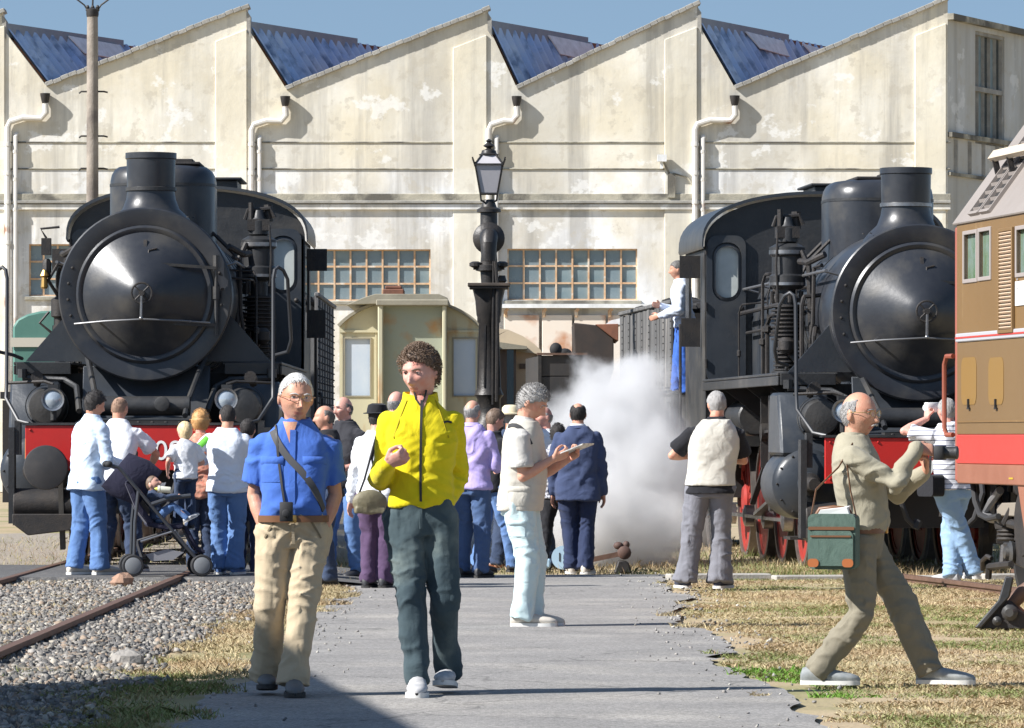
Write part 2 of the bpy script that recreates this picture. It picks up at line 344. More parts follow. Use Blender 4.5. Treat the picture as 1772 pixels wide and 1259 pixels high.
# left railway track
LX = -3.80
tr = empty('railway_track', (LX, 20, 0)); T(tr, 'rusty railway track in ballast leading to the left locomotive', 'track')
def rail_mesh(L):
    pr = [(-.065,0),(.065,0),(.065,.012),(.012,.03),(.012,.095),(.034,.105),(.034,.14),(-.034,.14),(-.034,.105),(-.012,.095),(-.012,.03),(-.065,.012)]
    g = MB(); g.prism(pr, (0,0,0), (1,0,0), (0,0,1), (0,L,0)); return g.mesh('rail', smooth=30)
rm = rail_mesh(60.)
for s in (-1, 1):
    o = link('rail', rm, M_rail, tr); o.location = (s*.7525, -5, -.05)
sm = None
for k in range(50):
    y = -2+.62*k
    if sm is None:
        g = MB(); g.bx(-1.2, 1.2, -.12, .12, -.06, .045); sm = g.mesh('sleeper', .012)
    o = link('sleeper', sm, M_wood, tr); o.location = (RND.uniform(-.02,.02), y, -.015+RND.uniform(-.006,.006)); o.rotation_euler = (0, 0, RND.uniform(-.02,.02))
# asphalt crossing laid flush with the rails, where the family stands
g = MB(); xs = [-6.4, -4.62, -4.58, -4.46, -4.42, -3.18, -3.14, -3.02, -2.98, -1.95]; ye = [47.35+.25*nz2(x, 0, 1.3, 3.) for x in xs]
g.add([(x, y, -.02) for x, y in zip(xs, ye)]+[(x, y+.12, .075) for x, y in zip(xs, ye)]+[(x, 52.2, .075) for x in xs]+[(x, 52.4, -.03) for x in xs], [(r*10+k, r*10+k+1, r*10+k+11, r*10+k+10) for r in range(3) for k in range(9)])
g.add([(-1.95, 47.4, .075), (-1.2, 47.7, -.004), (-1.2, 52.2, -.004), (-1.95, 52.2, .075)], [(0,1,2,3)])
T(g.build('crossing', mat('dark_crossing', (.075,.073,.072), .92, 0, (.12,.115,.11), 3, .5, .5, 60, col3=(.19,.18,.165), scale3=14, lo3=.55, hi3=.7)), kind='structure')
# stones big enough to pick up
def rock(name, label, p, sx, sy, sz, m, seed):
    r = random.Random(seed); g = MB(); g.ball((0,0,0), 1, 1, 1, 9, 6)
    g.v = [(x*sx*(.75+.5*r.random()), y*sy*(.75+.5*r.random()), z*sz*(.8+.4*r.random())) for x, y, z in g.v]
    o = g.build(name, m, smooth=20); o.location = p; T(o, label, 'rock'); return o
rock('rock', 'flat grey rock lying in the grass beside the path', (W(222,1155,30.5).x, 30.5, .035), .10, .12, .075, mat('rock_grey', (.32,.30,.27), .9, 0, (.22,.20,.18), 12, .5, .4, 50), 2)
rock('rock', 'reddish broken brick lying between the left rails', (W(212,1022,46.0).x, 46.0, .07), .10, .09, .085, mat('rock_red', (.36,.21,.14), .9, 0, (.26,.17,.12), 12, .5, .4, 50), 5)
# right track and concrete edging
RT = R(4.5); RX, RY = 4.13, 52.8
tr2 = empty('railway_track', (RX+.0, RY, -.09), RT); T(tr2, 'railway track under the right steam locomotive', 'track')
rm2 = rail_mesh(30.)
for s in (-1, 1):
    o = link('rail', rm2, M_rail, tr2); o.location = (s*.7525, -2.5, -.12)
for k in range(40):
    o = link('sleeper', sm, M_wood, tr2); o.location = (0, -2+.62*k, -.13)
kb = MB(); kb.bx(-.12, .12, 0, 1, -.1, .05); km = kb.mesh('kerb', .01)
kr = empty('concrete_edging', (2.1, 50.2, -.02), R(4.5)); T(kr, 'low pale concrete edging strip in front of the right locomotive wheels', 'kerb')
M_conc = mat('old_concrete', (.42,.40,.36), .9, 0, (.30,.28,.25), 5, .5, .3, 40)
for k in range(6):
    o = link('slab', km, M_conc, kr); o.rotation_euler = (0, 0, R(-84)); o.location = (k*1.01-.6, -.1*k*1.01, RND.uniform(-.01,.01))
# ------------------------------------------------------------------ factory with saw-tooth roof
FY = 128.6; FS = F/FY
def fx(px): return (px-886)/FS
def fz(py): return CH+(HZ-py)/FS
def plaster(name, up, low, zl, dark=(.30,.28,.24), k=1.0):
    m = bpy.data.materials.new(name); m.use_nodes = True; t = m.node_tree; N = t.nodes; L = t.links; b = N['Principled BSDF']; b.inputs['Roughness'].default_value = .92
    tcn = N.new('ShaderNodeTexCoord'); sp = N.new('ShaderNodeSeparateXYZ'); L.new(tcn.outputs['Object'], sp.inputs[0])
    def noise(sc, sx, sz, det=6):
        mp = N.new('ShaderNodeMapping'); mp.inputs['Scale'].default_value = (sx, 1, sz); L.new(tcn.outputs['Object'], mp.inputs[0])
        n = N.new('ShaderNodeTexNoise'); n.inputs['Scale'].default_value = sc; n.inputs['Detail'].default_value = det; n.inputs['Roughness'].default_value = .62; L.new(mp.outputs[0], n.inputs['Vector']); return n.outputs['Fac']
    def rng(f, a, c, lo, hi):
        r = N.new('ShaderNodeMapRange'); r.inputs['From Min'].default_value = a; r.inputs['From Max'].default_value = c; r.inputs['To Min'].default_value = lo; r.inputs['To Max'].default_value = hi; L.new(f, r.inputs[0]); return r.outputs[0]
    def mix(fac, A, B, mode='MIX'):
        x = N.new('ShaderNodeMix'); x.data_type = 'RGBA'; x.blend_type = mode; L.new(fac, x.inputs['Factor'])
        for s, q in (('A', A), ('B', B)):
            if isinstance(q, tuple): x.inputs[s].default_value = (*q, 1)
            else: L.new(q, x.inputs[s])
        return x.outputs['Result']
    ed = N.new('ShaderNodeMath'); ed.operation = 'ADD'; L.new(sp.outputs['Z'], ed.inputs[0]); L.new(rng(noise(2.5, 1, 1), 0, 1, -.12, .12), ed.inputs[1])
    c = mix(rng(ed.outputs[0], zl-.03, zl+.03, 0, 1), low, up)
    c = mix(rng(noise(.45, 1, 1), .40, .60, 0, .6*k), c, (up[0]*.80, up[1]*.73, up[2]*.58))
    c = mix(rng(noise(.55, 1.0, .10, 9), .46, .60, 0, .38*k), c, dark)
    c = mix(rng(noise(1.7, 1.0, .06, 9), .50, .64, 0, .55*k), c, (.28,.265,.24))
    c = mix(rng(noise(.33, 1., .6, 10), .48, .60, 0, .42*k), c, (.50,.475,.43))
    c = mix(rng(noise(2.6, 1, 1, 10), .56, .62, 0, .45*k), c, (.50,.45,.36))
    c = mix(rng(noise(.9, 1, 1.2, 10), .60, .635, 0, .55*k), c, (.90,.89,.86))
    L.new(c, b.inputs['Base Color'])
    bp = N.new('ShaderNodeBump'); bp.inputs['Strength'].default_value = .25; bp.inputs['Distance'].default_value = .03; L.new(noise(5, 1, 1, 9), bp.inputs['Height']); L.new(bp.outputs[0], b.inputs['Normal'])
    return m
M_wall = plaster('wall_plaster', (.87,.825,.72), (.95,.95,.95), fz(293))
M_pil = plaster('pilaster_plaster', (.85,.79,.65), (.89,.85,.74), fz(293), k=.6)
M_ledge = mat('ledge_stone', (.50,.46,.36), .95, 0, (.20,.19,.16), 1.6, .6, .4, 30, (1, 1, 1), col3=(.13,.12,.10), scale3=.8, lo3=.5, hi3=.6)
M_cop = mat('coping', (.42,.40,.36), .95, 0, (.22,.21,.19), 2.5, .5, .4, 20)
M_blue = mat('blue_sheet', (.30,.47,.78), .5, 0, (.55,.62,.70), 1.2, .4, col3=(.10,.16,.28), scale3=2.2, lo3=.5, hi3=.7)
M_rust = mat('rust_sheet', (.30,.12,.065), .8, .1, (.09,.045,.035), 2, .4, .2, 20)
M_tin = mat('pale_sheet', (.92,.92,.92), .6, 0, (.6,.6,.58), 4, .4)
M_pipe = mat('white_pipe', (.74,.71,.66), .6, 0, (.62,.58,.52), 2, .3, col3=(.28,.13,.07), scale3=1.1, lo3=.58, hi3=.66)
M_frame = mat('rusty_window_frame', (.52,.28,.13), .8, 0, (.66,.50,.34), 7, .5, col3=(.75,.68,.58), scale3=4, lo3=.55, hi3=.7)
M_pane = mat('factory_pane', (.15,.205,.23), .25, 0, (.22,.27,.285), .9, .4, spec=.7)
M_pane2 = mat('dirty_pane', (.27,.33,.34), .4, 0, (.13,.19,.21), 1.5, .4)
fa = empty('factory', (0, 0, 0)); T(fa, 'long cream factory hall with saw-tooth roof behind the trains', 'building')
PK = [(5, 18), (428, 10), (845, 14), (1208, 4), (1640, -4)]        # peaks
VL = [(-345, 155), (80, 148), (495, 153), (895, 153), (1272, 152)]  # valleys left of each peak
DR = [50, 47, 45, 40]                                            # where the steep side starts under each peak
out = [(fx(VL[0][0]), -.3), (fx(VL[0][0]), fz(VL[0][1]))]
for i, (px, py) in enumerate(PK):
    out.append((fx(px), fz(py)))
    if i < 4: out += [(fx(px), fz(DR[i])), (fx(VL[i+1][0]), fz(VL[i+1][1]))]
out.append((fx(1640), -.3))
WIN = [(50, 148, 422, 512, 4, 3), (523, 745, 431, 520, 8, 3), (878, 1103, 430, 519, 8, 3), (-310, -100, 430, 519, 8, 3), (1290, 1510, 431, 519, 8, 3)]
holes = [[(fx(a), fz(d)), (fx(b), fz(d)), (fx(b), fz(c)), (fx(a), fz(c))] for a, b, c, d, nx, nzz in WIN]
w = plate(out, holes, (0, FY, 0), (1,0,0), (0,0,1), (0,.45,0)).build('gable_wall', M_wall, fa, smooth=0)
for a, b, c, d, nx, nzz in WIN:
    x0, x1, z0, z1 = fx(a), fx(b), fz(d), fz(c); fr = MB(); y0 = FY+.16
    for k in range(nx+1): x = x0+(x1-x0)*k/nx; t = .035 if k in (0, nx) else .022; fr.bx(x-t, x+t, y0-.05, y0+.03, z0, z1)
    for k in range(nzz+1): z = z0+(z1-z0)*k/nzz; t = .035 if k in (0, nzz) else .022; fr.bx(x0-.01, x1+.01, y0-.045, y0+.025, z-t, z+t)
    wo = fr.build('window', M_frame, fa); cw, ch = (x1-x0)/nx, (z1-z0)/nzz
    pm = MB(); pm.bx(-cw/2+.02, cw/2-.02, -.006, .006, -ch/2+.02, ch/2-.02); pm = pm.mesh('pane', smooth=0); pm2 = pm.copy(); pm.materials.append(M_pane); pm2.materials.append(M_pane2)
    for i in range(nx):
        for j in range(nzz):
            o = link('pane', pm2 if RND.random() < .22 else pm, None, wo); o.location = (x0+cw*(i+.5), y0, z0+ch*(j+.5)); o.rotation_euler = (RND.uniform(-.02,.02), 0, RND.uniform(-.03,.03))
    si = MB(); si.bx(x0-.1, x1+.1, FY-.07, FY+.12, z0-.1, z0-.012); si.build('sill', M_ledge, wo, .01)
bk = MB(); bk.bx(fx(VL[0][0]), fx(1640), FY+1.2, FY+1.3, 0, fz(160)); bk.build('inner_wall', mat('inner_dark', (.10,.11,.12), .9), fa)
# pilasters, ledges
for a, b, py in ((-40, 8, 24), (373, 427, 30), (784, 842, 40), (1150, 1206, 26), (1583, 1637, 20)):
    p = MB(); sl = (PK[1][1]-VL[1][1])/(PK[1][0]-VL[1][0])
    zt0, zt1 = fz(py+22-sl*0+(b-a)*.36), fz(py+20)
    p.add([(fx(a),FY-.045,0),(fx(b),FY-.045,0),(fx(b),FY-.002,0),(fx(a),FY-.002,0),(fx(a),FY-.045,zt0),(fx(b),FY-.045,zt1),(fx(b),FY-.002,zt1),(fx(a),FY-.002,zt0)],
          [(3,2,1,0),(4,5,6,7),(0,1,5,4),(1,2,6,5),(2,3,7,6),(3,0,4,7)]); p.build('pilaster', M_pil, fa, .01)
def ledge(py, h, dep, m, x0=-345, x1=1645, nm='ledge'):
    p = MB(); p.bx(fx(x0), fx(x1), FY-dep, FY+.01, fz(py)-h/2, fz(py)+h/2); return p.build(nm, m, fa, .012)
ledge(246, .04, .025, M_ledge); ledge(292, .04, .03, M_ledge); ledge(342, .20, .09, M_ledge, nm='cornice'); ledge(349.5, .07, .14, M_cop, nm='cornice_edge'); ledge(358, .14, .09, M_wall, nm='cornice')
# copings on the gentle slopes, roofs behind
DV = V(.41, .91, 0)
for i, (px, py) in enumerate(PK):
    vx, vy = VL[i]; a, b = V(fx(vx), FY-.1, fz(vy)), V(fx(px)+.06, FY-.1, fz(py)); up = V(-(b-a).z, 0, (b-a).x).normalized()
    c = MB(); n = 26
    for k in range(n):
        p, q = a.lerp(b, k/n), a.lerp(b, (k+.97)/n); j = RND.uniform(-.012, .012)
        c.prism([(0,-.03),(1,-.03),(1,.075),(0,.075)], p+up*j, q-p, up, (0,.6,0))
    c.build('coping', M_cop, fa, .01)
    r = MB(); r.prism([(0,-.2),(1,-.2),(1,-.02),(0,-.02)], a+V(0,.56,0), b-a, up, DV*26); r.v = [(x, y, z-.5) for x, y, z in r.v]; r.build('roof_slope', M_rust, fa)
    if i < 4:
        A, B = V(fx(px)-.02, FY+.3, fz(DR[i])+.02), V(fx(VL[i+1][0])+.03, FY+.3, fz(VL[i+1][1])-.05); nr = V(-(B-A).z, 0, (B-A).x).normalized(); nr = nr if nr.x > 0 else -nr
        cg = MB(); L = 24.; st = .11; vs = []; nn = int(L/st)
        for k in range(nn+1):
            off = (.10, .10, -.02, -.02)[k % 4]
            for P in (A, B): vs.append(P+DV*(k*st)+nr*off)
        cg.add(vs, [(2*k, 2*k+1, 2*k+3, 2*k+2) for k in range(nn)]); cg.mi = [1 if k % 4 in (1, 2) else 0 for k in range(nn)]; cg.build('corrugated_sheet', [M_blue, mat('blue_sheet_shade', (.07,.14,.30), .6, 0, (.14,.20,.32), 2, .4)], fa, smooth=0)  # darker blue paints shade into the valleys and one slope of each corrugation
        rc = MB(); q0 = A+V(-.12, -.1, .0); rc.bar(q0+V(0,0,-.02), q0+DV*6.2+V(0,0,-.02), .34, .34, V(0,0,1)); rc.build('ridge_cap', mat('ridge_grey', (.20,.24,.29), .7, 0, (.30,.33,.36), 2, .4), fa)
        rc = MB(); rc.bar(q0+DV*6.3+V(0,0,-.05), q0+DV*24+V(0,0,-.05), .30, .16, V(0,0,1)); rc.build('rusty_ridge', M_rust, fa)
        jp = V(fx(px), FY+.02, 0)
        pr = MB(); pr.prism([(0,fz(DR[i])-.1),(.1,fz(DR[i])-.25),(.1,fz(py)-.25),(0,fz(py)-.1)], jp+V(-.02,-.04,0), (1,0,0), (0,0,1), (0,.5,0)); pr.build('parapet_edge', M_cop, fa)
        for (t0, t1, s0, s1) in ([(3.0,5.6,.03,.34),(8.0,10.4,.15,.42)], [(30,31,.1,.2)], [(3.4,6.0,.02,.34),(7.2,9.6,.14,.42)], [(2.9,5.4,.03,.32),(6.8,9.0,.06,.3),(9.8,12.4,.08,.32)])[i]:
            if t0 > 20: continue
            tp = MB(); c0 = [A+DV*t+(B-A)*s+nr*(.09+RND.uniform(0,.06)) for t, s in ((t0,s0),(t1,s0+.04),(t1-.2,s1),(t0+.25,s1-.03))]
            tp.add(c0+[q+nr*.03 for q in c0], [(0,1,2,3),(7,6,5,4),(0,4,5,1),(1,5,6,2),(2,6,7,3),(3,7,4,0)]); tp.build('loose_panel', M_tin, fa)
# rain pipes: a hopper under each valley, slanting pipe, down pipes against the wall
for vx, vy, px in ((80, 148, 14), (495, 153, 436), (895, 153, 846), (1272, 152, 1203)):
    hp = MB(); c = V(fx(vx-1), FY-.13, fz(vy+22)); hp.lathe([(.07,-.14),(.09,-.08),(.12,.06),(.125,.12),(.10,.12)], c, (0,0,1), 12); hp.build('rain_hopper', M_iron, fa)
    p = MB(); yy = FY-.11
    p.tube([c+V(0,.0,-.1), c+V(.02,.01,-.35), c+V(-.1,.015,-.50), V(fx(px+26), yy, fz(vy+56)), V(fx(px+4), yy, fz(vy+63)), V(fx(px), yy, fz(vy+72)), V(fx(px), yy, 0)], .075, 10)
    for zz in (fz(250), fz(300), fz(350), fz(420)): p.cyl((fx(px), yy, zz-.04), (fx(px), yy, zz+.04), .092, None, 10)
    p.build('rain_pipe', M_pipe, fa)
    p = MB(); q = px+13; p.tube([V(fx(q)+.02, FY-.03, fz(vy+84)), V(fx(q), FY-.09, fz(vy+88)), V(fx(q), FY-.09, 0)], .06, 10)
    for zz in (fz(262), fz(310), fz(362)): p.cyl((fx(q), FY-.09, zz-.04), (fx(q), FY-.09, zz+.04), .074, None, 10)
    p.build('rain_pipe', M_pipe, fa)
sm_ = MB(); sm_.bx(fx(1137), fx(1153), FY-.3, FY-.1, fz(280), fz(268)); sm_.bx(fx(1142), fx(1147), FY-.2, FY-.05, fz(292), fz(280)); sm_.build('flood_lamp', M_tin, fa)
sm_ = MB(); sm_.tube([V(fx(1148), FY-.12, fz(280)), V(fx(1158), FY-.1, fz(300)), V(fx(1158), FY-.1, fz(340))], .03, 6); sm_.bx(fx(1155), fx(1168), FY-.14, FY-.02, fz(342), fz(300)); sm_.tube([V(fx(1165), FY-.08, fz(300)), V(fx(1188), FY-.08, fz(306)), V(fx(1205), FY-.12, fz(330))], .02, 6); sm_.build('cable', M_ledge, fa)
# stained metal doors under the right window
M_door = mat('rusty_door', (.80,.74,.66), .7, 0, (.78,.66,.54), .8, .4, col3=(.50,.22,.10), scale3=1.1, lo3=.52, hi3=.68)
for k, (a, b) in enumerate(((872, 933), (938, 990), (994, 1048), (1052, 1130))):
    d = MB(); d.bx(fx(a), fx(b), FY-.16, FY-.10, .1, fz(545)); o = d.build('door', M_door, fa, .01)
    h = MB(); h.tube([V(fx(a+3), FY-.17, fz(548)), V(fx(a+3), FY-.2, fz(538)), V(fx(a+7), FY-.2, fz(534))], .045, 6); h.build('hanger', M_frame, o)
d = MB(); d.bx(fx(860), fx(1135), FY-.3, FY-.004, fz(533), fz(526)); d.build('door_rail', M_tin, fa)
# shaded side wall at the right
SN = V(.91, -.41, 0); S0 = V(fx(1640), FY+.003, 0)
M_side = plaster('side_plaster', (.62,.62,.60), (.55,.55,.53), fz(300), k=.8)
hole = [(2.07, fz(240)), (4.33, fz(240)), (4.33, fz(42)), (2.07, fz(42))]
plate([(0,-.3),(26,-.3),(26,fz(30)),(0,fz(30))], [hole], S0, DV, (0,0,1), -SN*.4).build('side_wall', M_side, fa, smooth=0)
fr = MB()
for k in range(6): t = 2.07+2.26*k/5; fr.bar(S0+DV*t-SN*.12+V(0,0,fz(240)), S0+DV*t-SN*.12+V(0,0,fz(42)), .09, .09)
for z in (fz(238), fz(143), fz(44)): fr.bar(S0+DV*2.07-SN*.1+V(0,0,z), S0+DV*4.33-SN*.1+V(0,0,z), .12, .12)
wo = fr.build('window', M_cop, fa)
for k in range(5):
    for z0, z1 in ((fz(237), fz(144)), (fz(142), fz(45))):
        t0 = 2.07+2.26*k/5+.05; t1 = t0+.35; p = MB(); a = S0-SN*.14; p.quad(a+DV*t0+V(0,0,z0), a+DV*t1+V(0,0,z0), a+DV*t1+V(0,0,z1), a+DV*t0+V(0,0,z1)); p.build('pane', M_pane2 if (k % 2) else M_glass, wo)
for py, h, dp in ((232, .12, .12), (300, .08, .08), (28, .16, .15)):
    l = MB(); l.bar(S0+SN*dp/2+V(0,0,fz(py)), S0+DV*26+SN*dp/2+V(0,0,fz(py)), h, dp, V(0,0,1)); l.build('side_ledge', M_ledge, fa)
for k in range(9):
    l = MB(); t = .5+k*1.05; l.bar(S0+DV*t+SN*.03+V(0,0,fz(296)), S0+DV*t+SN*.03+V(0,0,fz(240)), .10, .06); l.build('side_strut', M_cop, fa)
# tall concrete pole with wires, between the left engine and the hall
PY_ = 116.; ps = F/PY_; pb = V((160-886)/ps, PY_, 0); ph = CH+(HZ-24)/ps
po = empty('utility_pole', pb); T(po, 'tall weathered concrete utility pole behind the left locomotive', 'pole')
M_pole = mat('pole_concrete', (.38,.33,.28), .9, 0, (.20,.17,.14), 2.2, .5, .5, 25, col3=(.12,.10,.09), scale3=.7, lo3=.48, hi3=.6)
q = MB(); q.lathe([(.17,0),(.145,3),(.125,ph-.5),(.12,ph)], (0,0,0), (0,0,1), 12); q.build('shaft', M_pole, po)
q = MB(); q.lathe([(.13,0),(.14,.05),(.14,.16),(.05,.2)], (0,0,ph-.06), (0,0,1), 12); q.build('cap', M_iron, po)
for py in (158, 235, 291):
    q = MB(); z = CH+(HZ-py)/ps; q.tube([(-.30,0,z-.04),(-.25,0,z),(.25,0,z),(.34,0,z-.02)], .022, 6); q.build('climbing_peg', M_iron, po)
for k, (dx, dz) in enumerate(((-.9, .7), (.02, 1.2), (.95, .75))):
    q = MB(); q.tube([(dx*.1, 0, ph+.05), (dx*.2, 0, ph+.2), (dx*.55, .1, ph+.2+dz*.35), (dx, .2, ph+.15+dz), (dx*6, .6, ph+dz*5)], .02, 6); q.build('wire', M_iron, po)
    q = MB(); q.lathe([(.03,0),(.05,.03),(.03,.06),(.05,.09),(.02,.14)], (dx*.12, 0, ph+.06), (0,0,1), 8); q.build('insulator', M_iron, po)
# unseen shed added at the left, its outline shaped to cast the path shadow
sh = empty('shadow_shed', (0, 0, 0)); T(sh, 'unseen shed added left of the path and shaped to cast its shadow', 'building')
Hs = 6.0; Lh = Hs/math.tan(EL); tip = V(-1.19, 30.2, 0)-V(math.cos(AZ), math.sin(AZ), 0)*Lh
pl = [(tip.x, tip.y), (tip.x+.8+1.2, tip.y-16), (tip.x-7, tip.y-16), (tip.x-2.4, tip.y-5.)]
pw = [(tip.x-1.2, tip.y-5.5), (tip.x+1.4, tip.y-15.8), (tip.x-6.8, tip.y-15.8), (tip.x-3.2, tip.y-6.5)]
q = MB(); q.prism(pw, (0,0,0), (1,0,0), (0,1,0), (0,0,Hs-.2)); q.build('wall', M_wall, sh)
cx, cy = sum(a for a, b in pl)/4, sum(b for a, b in pl)/4
q = MB(); q.prism(pl, (0,0,Hs-.2), (1,0,0), (0,1,0), (0,0,.2)); q.build('roof', M_rust, sh)
# ------------------------------------------------------------------ steam locomotives
def rivets(pts, r, n=6, d=(0,-1,0), h=.5):
    g = MB()
    for p in pts: g.lathe([(r,0),(r*.8,r*h),(r*.3,r*h*1.5)], p, d, n)
    return g
def wheel_parts(root, name, x, y, r, s, nsp=12, m=None):
    """spoked wheel: rim and spokes painted, steel tyre; s = side"""
    w = MB(); d = V(s, 0, 0); o = V(x, y, r); m = m or M_wred
    w.lathe([(r*.80,-.05),(r*.92,-.05),(r*.92,.045),(r*.80,.045),(r*.80,-.05)], o, d, 32, False)
    for k in range(nsp):
        t = 2*math.pi*k/nsp+.1; e = V(0, math.cos(t), math.sin(t)); w.bar(o+e*r*.18, o+e*r*.84, .045, .07, d)
    w.lathe([(r*.06,-.07),(r*.26,-.07),(r*.26,.06),(r*.20,.09),(r*.06,.09)], o, d, 20)
    cw = [(r*.86*math.cos(R(a)), r*.86*math.sin(R(a))) for a in range(200, 341, 14)]+[(r*.55*math.cos(R(a)), r*.45*math.sin(R(a))) for a in range(330, 209, -20)]
    if nsp > 8: w.prism(cw, o+V(s*.0-.04,0,0), (0,1,0), (0,0,1), (.08,0,0))
    wo = w.build(name, m, root)
    t = MB(); t.lathe([(r*.90,-.075),(r*1.045,-.075),(r*1.03,-.045),(r,-.035),(r*.99,.07),(r*.90,.07),(r*.90,-.075)], o, d, 40, False); t.build('tyre', mat('tyre_steel', (.10,.09,.085), .5, .5, (.19,.16,.14), 9, .4), wo)
    return wo
def lamp(root, c, r=.105):
    b = MB(); c = Vector(c); b.lathe([(r*.5,.16),(r*.95,.10),(r*1.15,0),(r*1.15,-.045),(r*1.0,-.05),(r*.98,-.02)], c, (0,1,0), 20)
    b.bx(c.x-r*.5, c.x+r*.5, c.y+.0, c.y+.12, c.z+r*1.05, c.z+r*1.45); b.cyl((c.x,c.y+.05,c.z-r*2.0),(c.x,c.y+.05,c.z-r), .03, None, 8)
    o = b.build('headlamp', M_black, root); l = MB(); l.lathe([(.001,-.055),(r*.6,-.048),(r*.96,-.026)], c, (0,1,0), 20, False); l.build('lens', M_lens, o)
    rg = MB(); rg.lathe([(r*.94,-.05),(r*1.12,-.055),(r*1.12,-.035),(r*.94,-.03),(r*.94,-.05)], c, (0,1,0), 20, False); rg.build('rim', M_steel, o)
def loco(pos, rz, label, ps, digits, dpos, DZ=0.0):
    root = empty('steam_locomotive', pos, rz); T(root, label, 'locomotive'); AXZ = 2.76+DZ
    def P(g, name, m=M_black, bevel=0, par=None, **k): return g.build(name, m, par or root, bevel, **k)
    ax = V(0,1,0)
    # smokebox and boiler
    g = MB(); g.lathe([(.5,.03),(.86,.03),(.87,.06),(.87,1.75)], (0,0,AXZ), ax, 64); sb = P(g, 'smokebox', M_smoke)
    g = MB(); g.lathe([(.66,-.01),(.70,-.035),(.885,-.035),(.90,-.02),(.90,.05),(.66,.05)], (0,0,AXZ), ax, 72, False); P(g, 'front_ring', M_smoke, par=sb)
    T(P(rivets([V(.80*math.cos(t), -.035, AXZ+.80*math.sin(t)) for t in [R(q) for q in (160,172,184,196,340,352,4,16)]], .018), 'bolts', M_iron, par=sb), kind='stuff')
    g = MB(); g.lathe([(.695,-.02),(.715,-.05),(.69,-.075),(.66,-.07),(.645,-.06),(.50,-.155),(.34,-.262),(.18,-.375),(.09,-.43),(.06,-.435),(.001,-.435)], (0,0,AXZ), ax, 72, False); dr = P(g, 'smokebox_door', M_smoke, smooth=25)
    g = MB(); c = V(0,-.52,AXZ); tor = [c+V(.105*math.cos(2*math.pi*k/20), 0, .105*math.sin(2*math.pi*k/20)) for k in range(21)]; g.tube(tor, .011, 6)
    for k in range(4): t = R(45+90*k); g.cyl(c, c+V(.1*math.cos(t),0,.1*math.sin(t)), .009, None, 6)
    g.cyl((0,-.40,AXZ),(0,-.55,AXZ), .03, None, 10); P(g, 'locking_wheel', M_iron, par=dr)
    g = MB(); g.tube([(0,-.55,AXZ-.03),(-.005,-.55,AXZ-.25)], .014, 6); g.ball((-.005,-.55,AXZ-.26), .022); P(g, 'locking_lever', M_steel, par=dr)
    g = MB(); g.tube([(-.72,-.16,AXZ-.31),(-.4,-.30,AXZ-.285),(0,-.36,AXZ-.265),(.4,-.30,AXZ-.28),(.68,-.16,AXZ-.30)], .011, 8)
    for sx in (-.48, .48): g.cyl((sx,-.27,AXZ-.285),(sx*.98,-.10,AXZ-.285), .012, None, 6)
    P(g, 'door_handrail', M_dull, par=dr)
    g = MB(); g.bar((.12,-.24,AXZ+.31),(.74,-.12,AXZ+.27),.03,.03); g.cyl((.74,-.1,AXZ-.42),(.74,-.1,AXZ+.34), .02, None, 8); g.cyl((.74,-.1,AXZ-.05),(.74,-.1,AXZ+.08), .035, None, 8); g.cyl((.74,-.1,AXZ+.27),(.74,-.1,AXZ+.40), .035, None, 8)
    g.bar((.1,-.22,AXZ-.30),(.74,-.10,AXZ-.32),.03,.035); P(g, 'door_hinge', M_black, par=dr)
    g = MB(); g.bar((.01,-.17,AXZ+.43),(.01,-.13,AXZ+.56),.035,.02); g.tube([(-.01,-.2,AXZ+.37),(.04,-.2,AXZ+.38),(.05,-.19,AXZ+.45),(.13,-.17,AXZ+.47)], .012, 6); P(g, 'lamp_bracket', M_iron, par=dr)
    g = MB(); g.lathe([(.80,1.75),(.83,1.78),(.83,7.05)], (0,0,AXZ), ax, 64); bo = P(g, 'boiler', M_boil)
    for y in (1.82, 2.5, 3.3, 4.1, 4.9, 5.6, 6.3):
        g = MB(); g.lathe([(.83,-.03),(.838,-.03),(.838,.03),(.83,.03)], (0,y,AXZ), ax, 64, False); P(g, 'boiler_band', M_black, par=bo)
    g = MB(); g.prism([(-.82,1.7),(.82,1.7),(.83,2.76),(.6,2.9),(-.6,2.9),(-.83,2.76)], (0,5.0,0), (1,0,0), (0,0,1), (0,2.02,0)); P(g, 'firebox', M_boil, .03)
    # chimney and dome
    g = MB(); n = 40; o = V(0,.85,DZ); g.lathe([(.46,3.40),(.44,3.53),(.385,3.60),(.30,3.68),(.262,3.78),(.25,3.86),(.253,3.9),(.258,4.20),(.27,4.21),(.27,4.27),(.245,4.27),(.23,4.2),(.22,3.8)], o, (0,0,1), n, False); ch = P(g, 'chimney', M_smoke)
    g = MB(); g.lathe([(.256,3.865),(.268,3.87),(.268,3.905),(.256,3.91)], o, (0,0,1), n, False); P(g, 'chimney_band', M_steel if ps < 0 else M_black, par=ch)
    T(P(rivets([o+V(.46*math.cos(t), .46*math.sin(t)*.9, 3.585-.0) for t in [R(a) for a in range(190, 360, 20)]], .016, d=(0,0,1)), 'bolts', M_iron, par=ch), kind='stuff')
    g = MB(); ring = rrect(-.57,.57,-.62,.62,.42,7); prof = [(1,3.15),(1,3.98),(.995,4.06),(.97,4.13),(.92,4.18),(.84,4.215),(.6,4.235),(.25,4.24)]; vs = []
    for k, z in prof: vs += [(x*k, 2.85+y*k, z+DZ) for x, y in ring]
    m_ = len(ring); g.add(vs, [(i*m_+k, i*m_+(k+1) % m_, (i+1)*m_+(k+1) % m_, (i+1)*m_+k) for i in range(len(prof)-1) for k in range(m_)]+[tuple((len(prof)-1)*m_+k for k in range(m_))]); dm = P(g, 'dome', M_smoke, smooth=50)
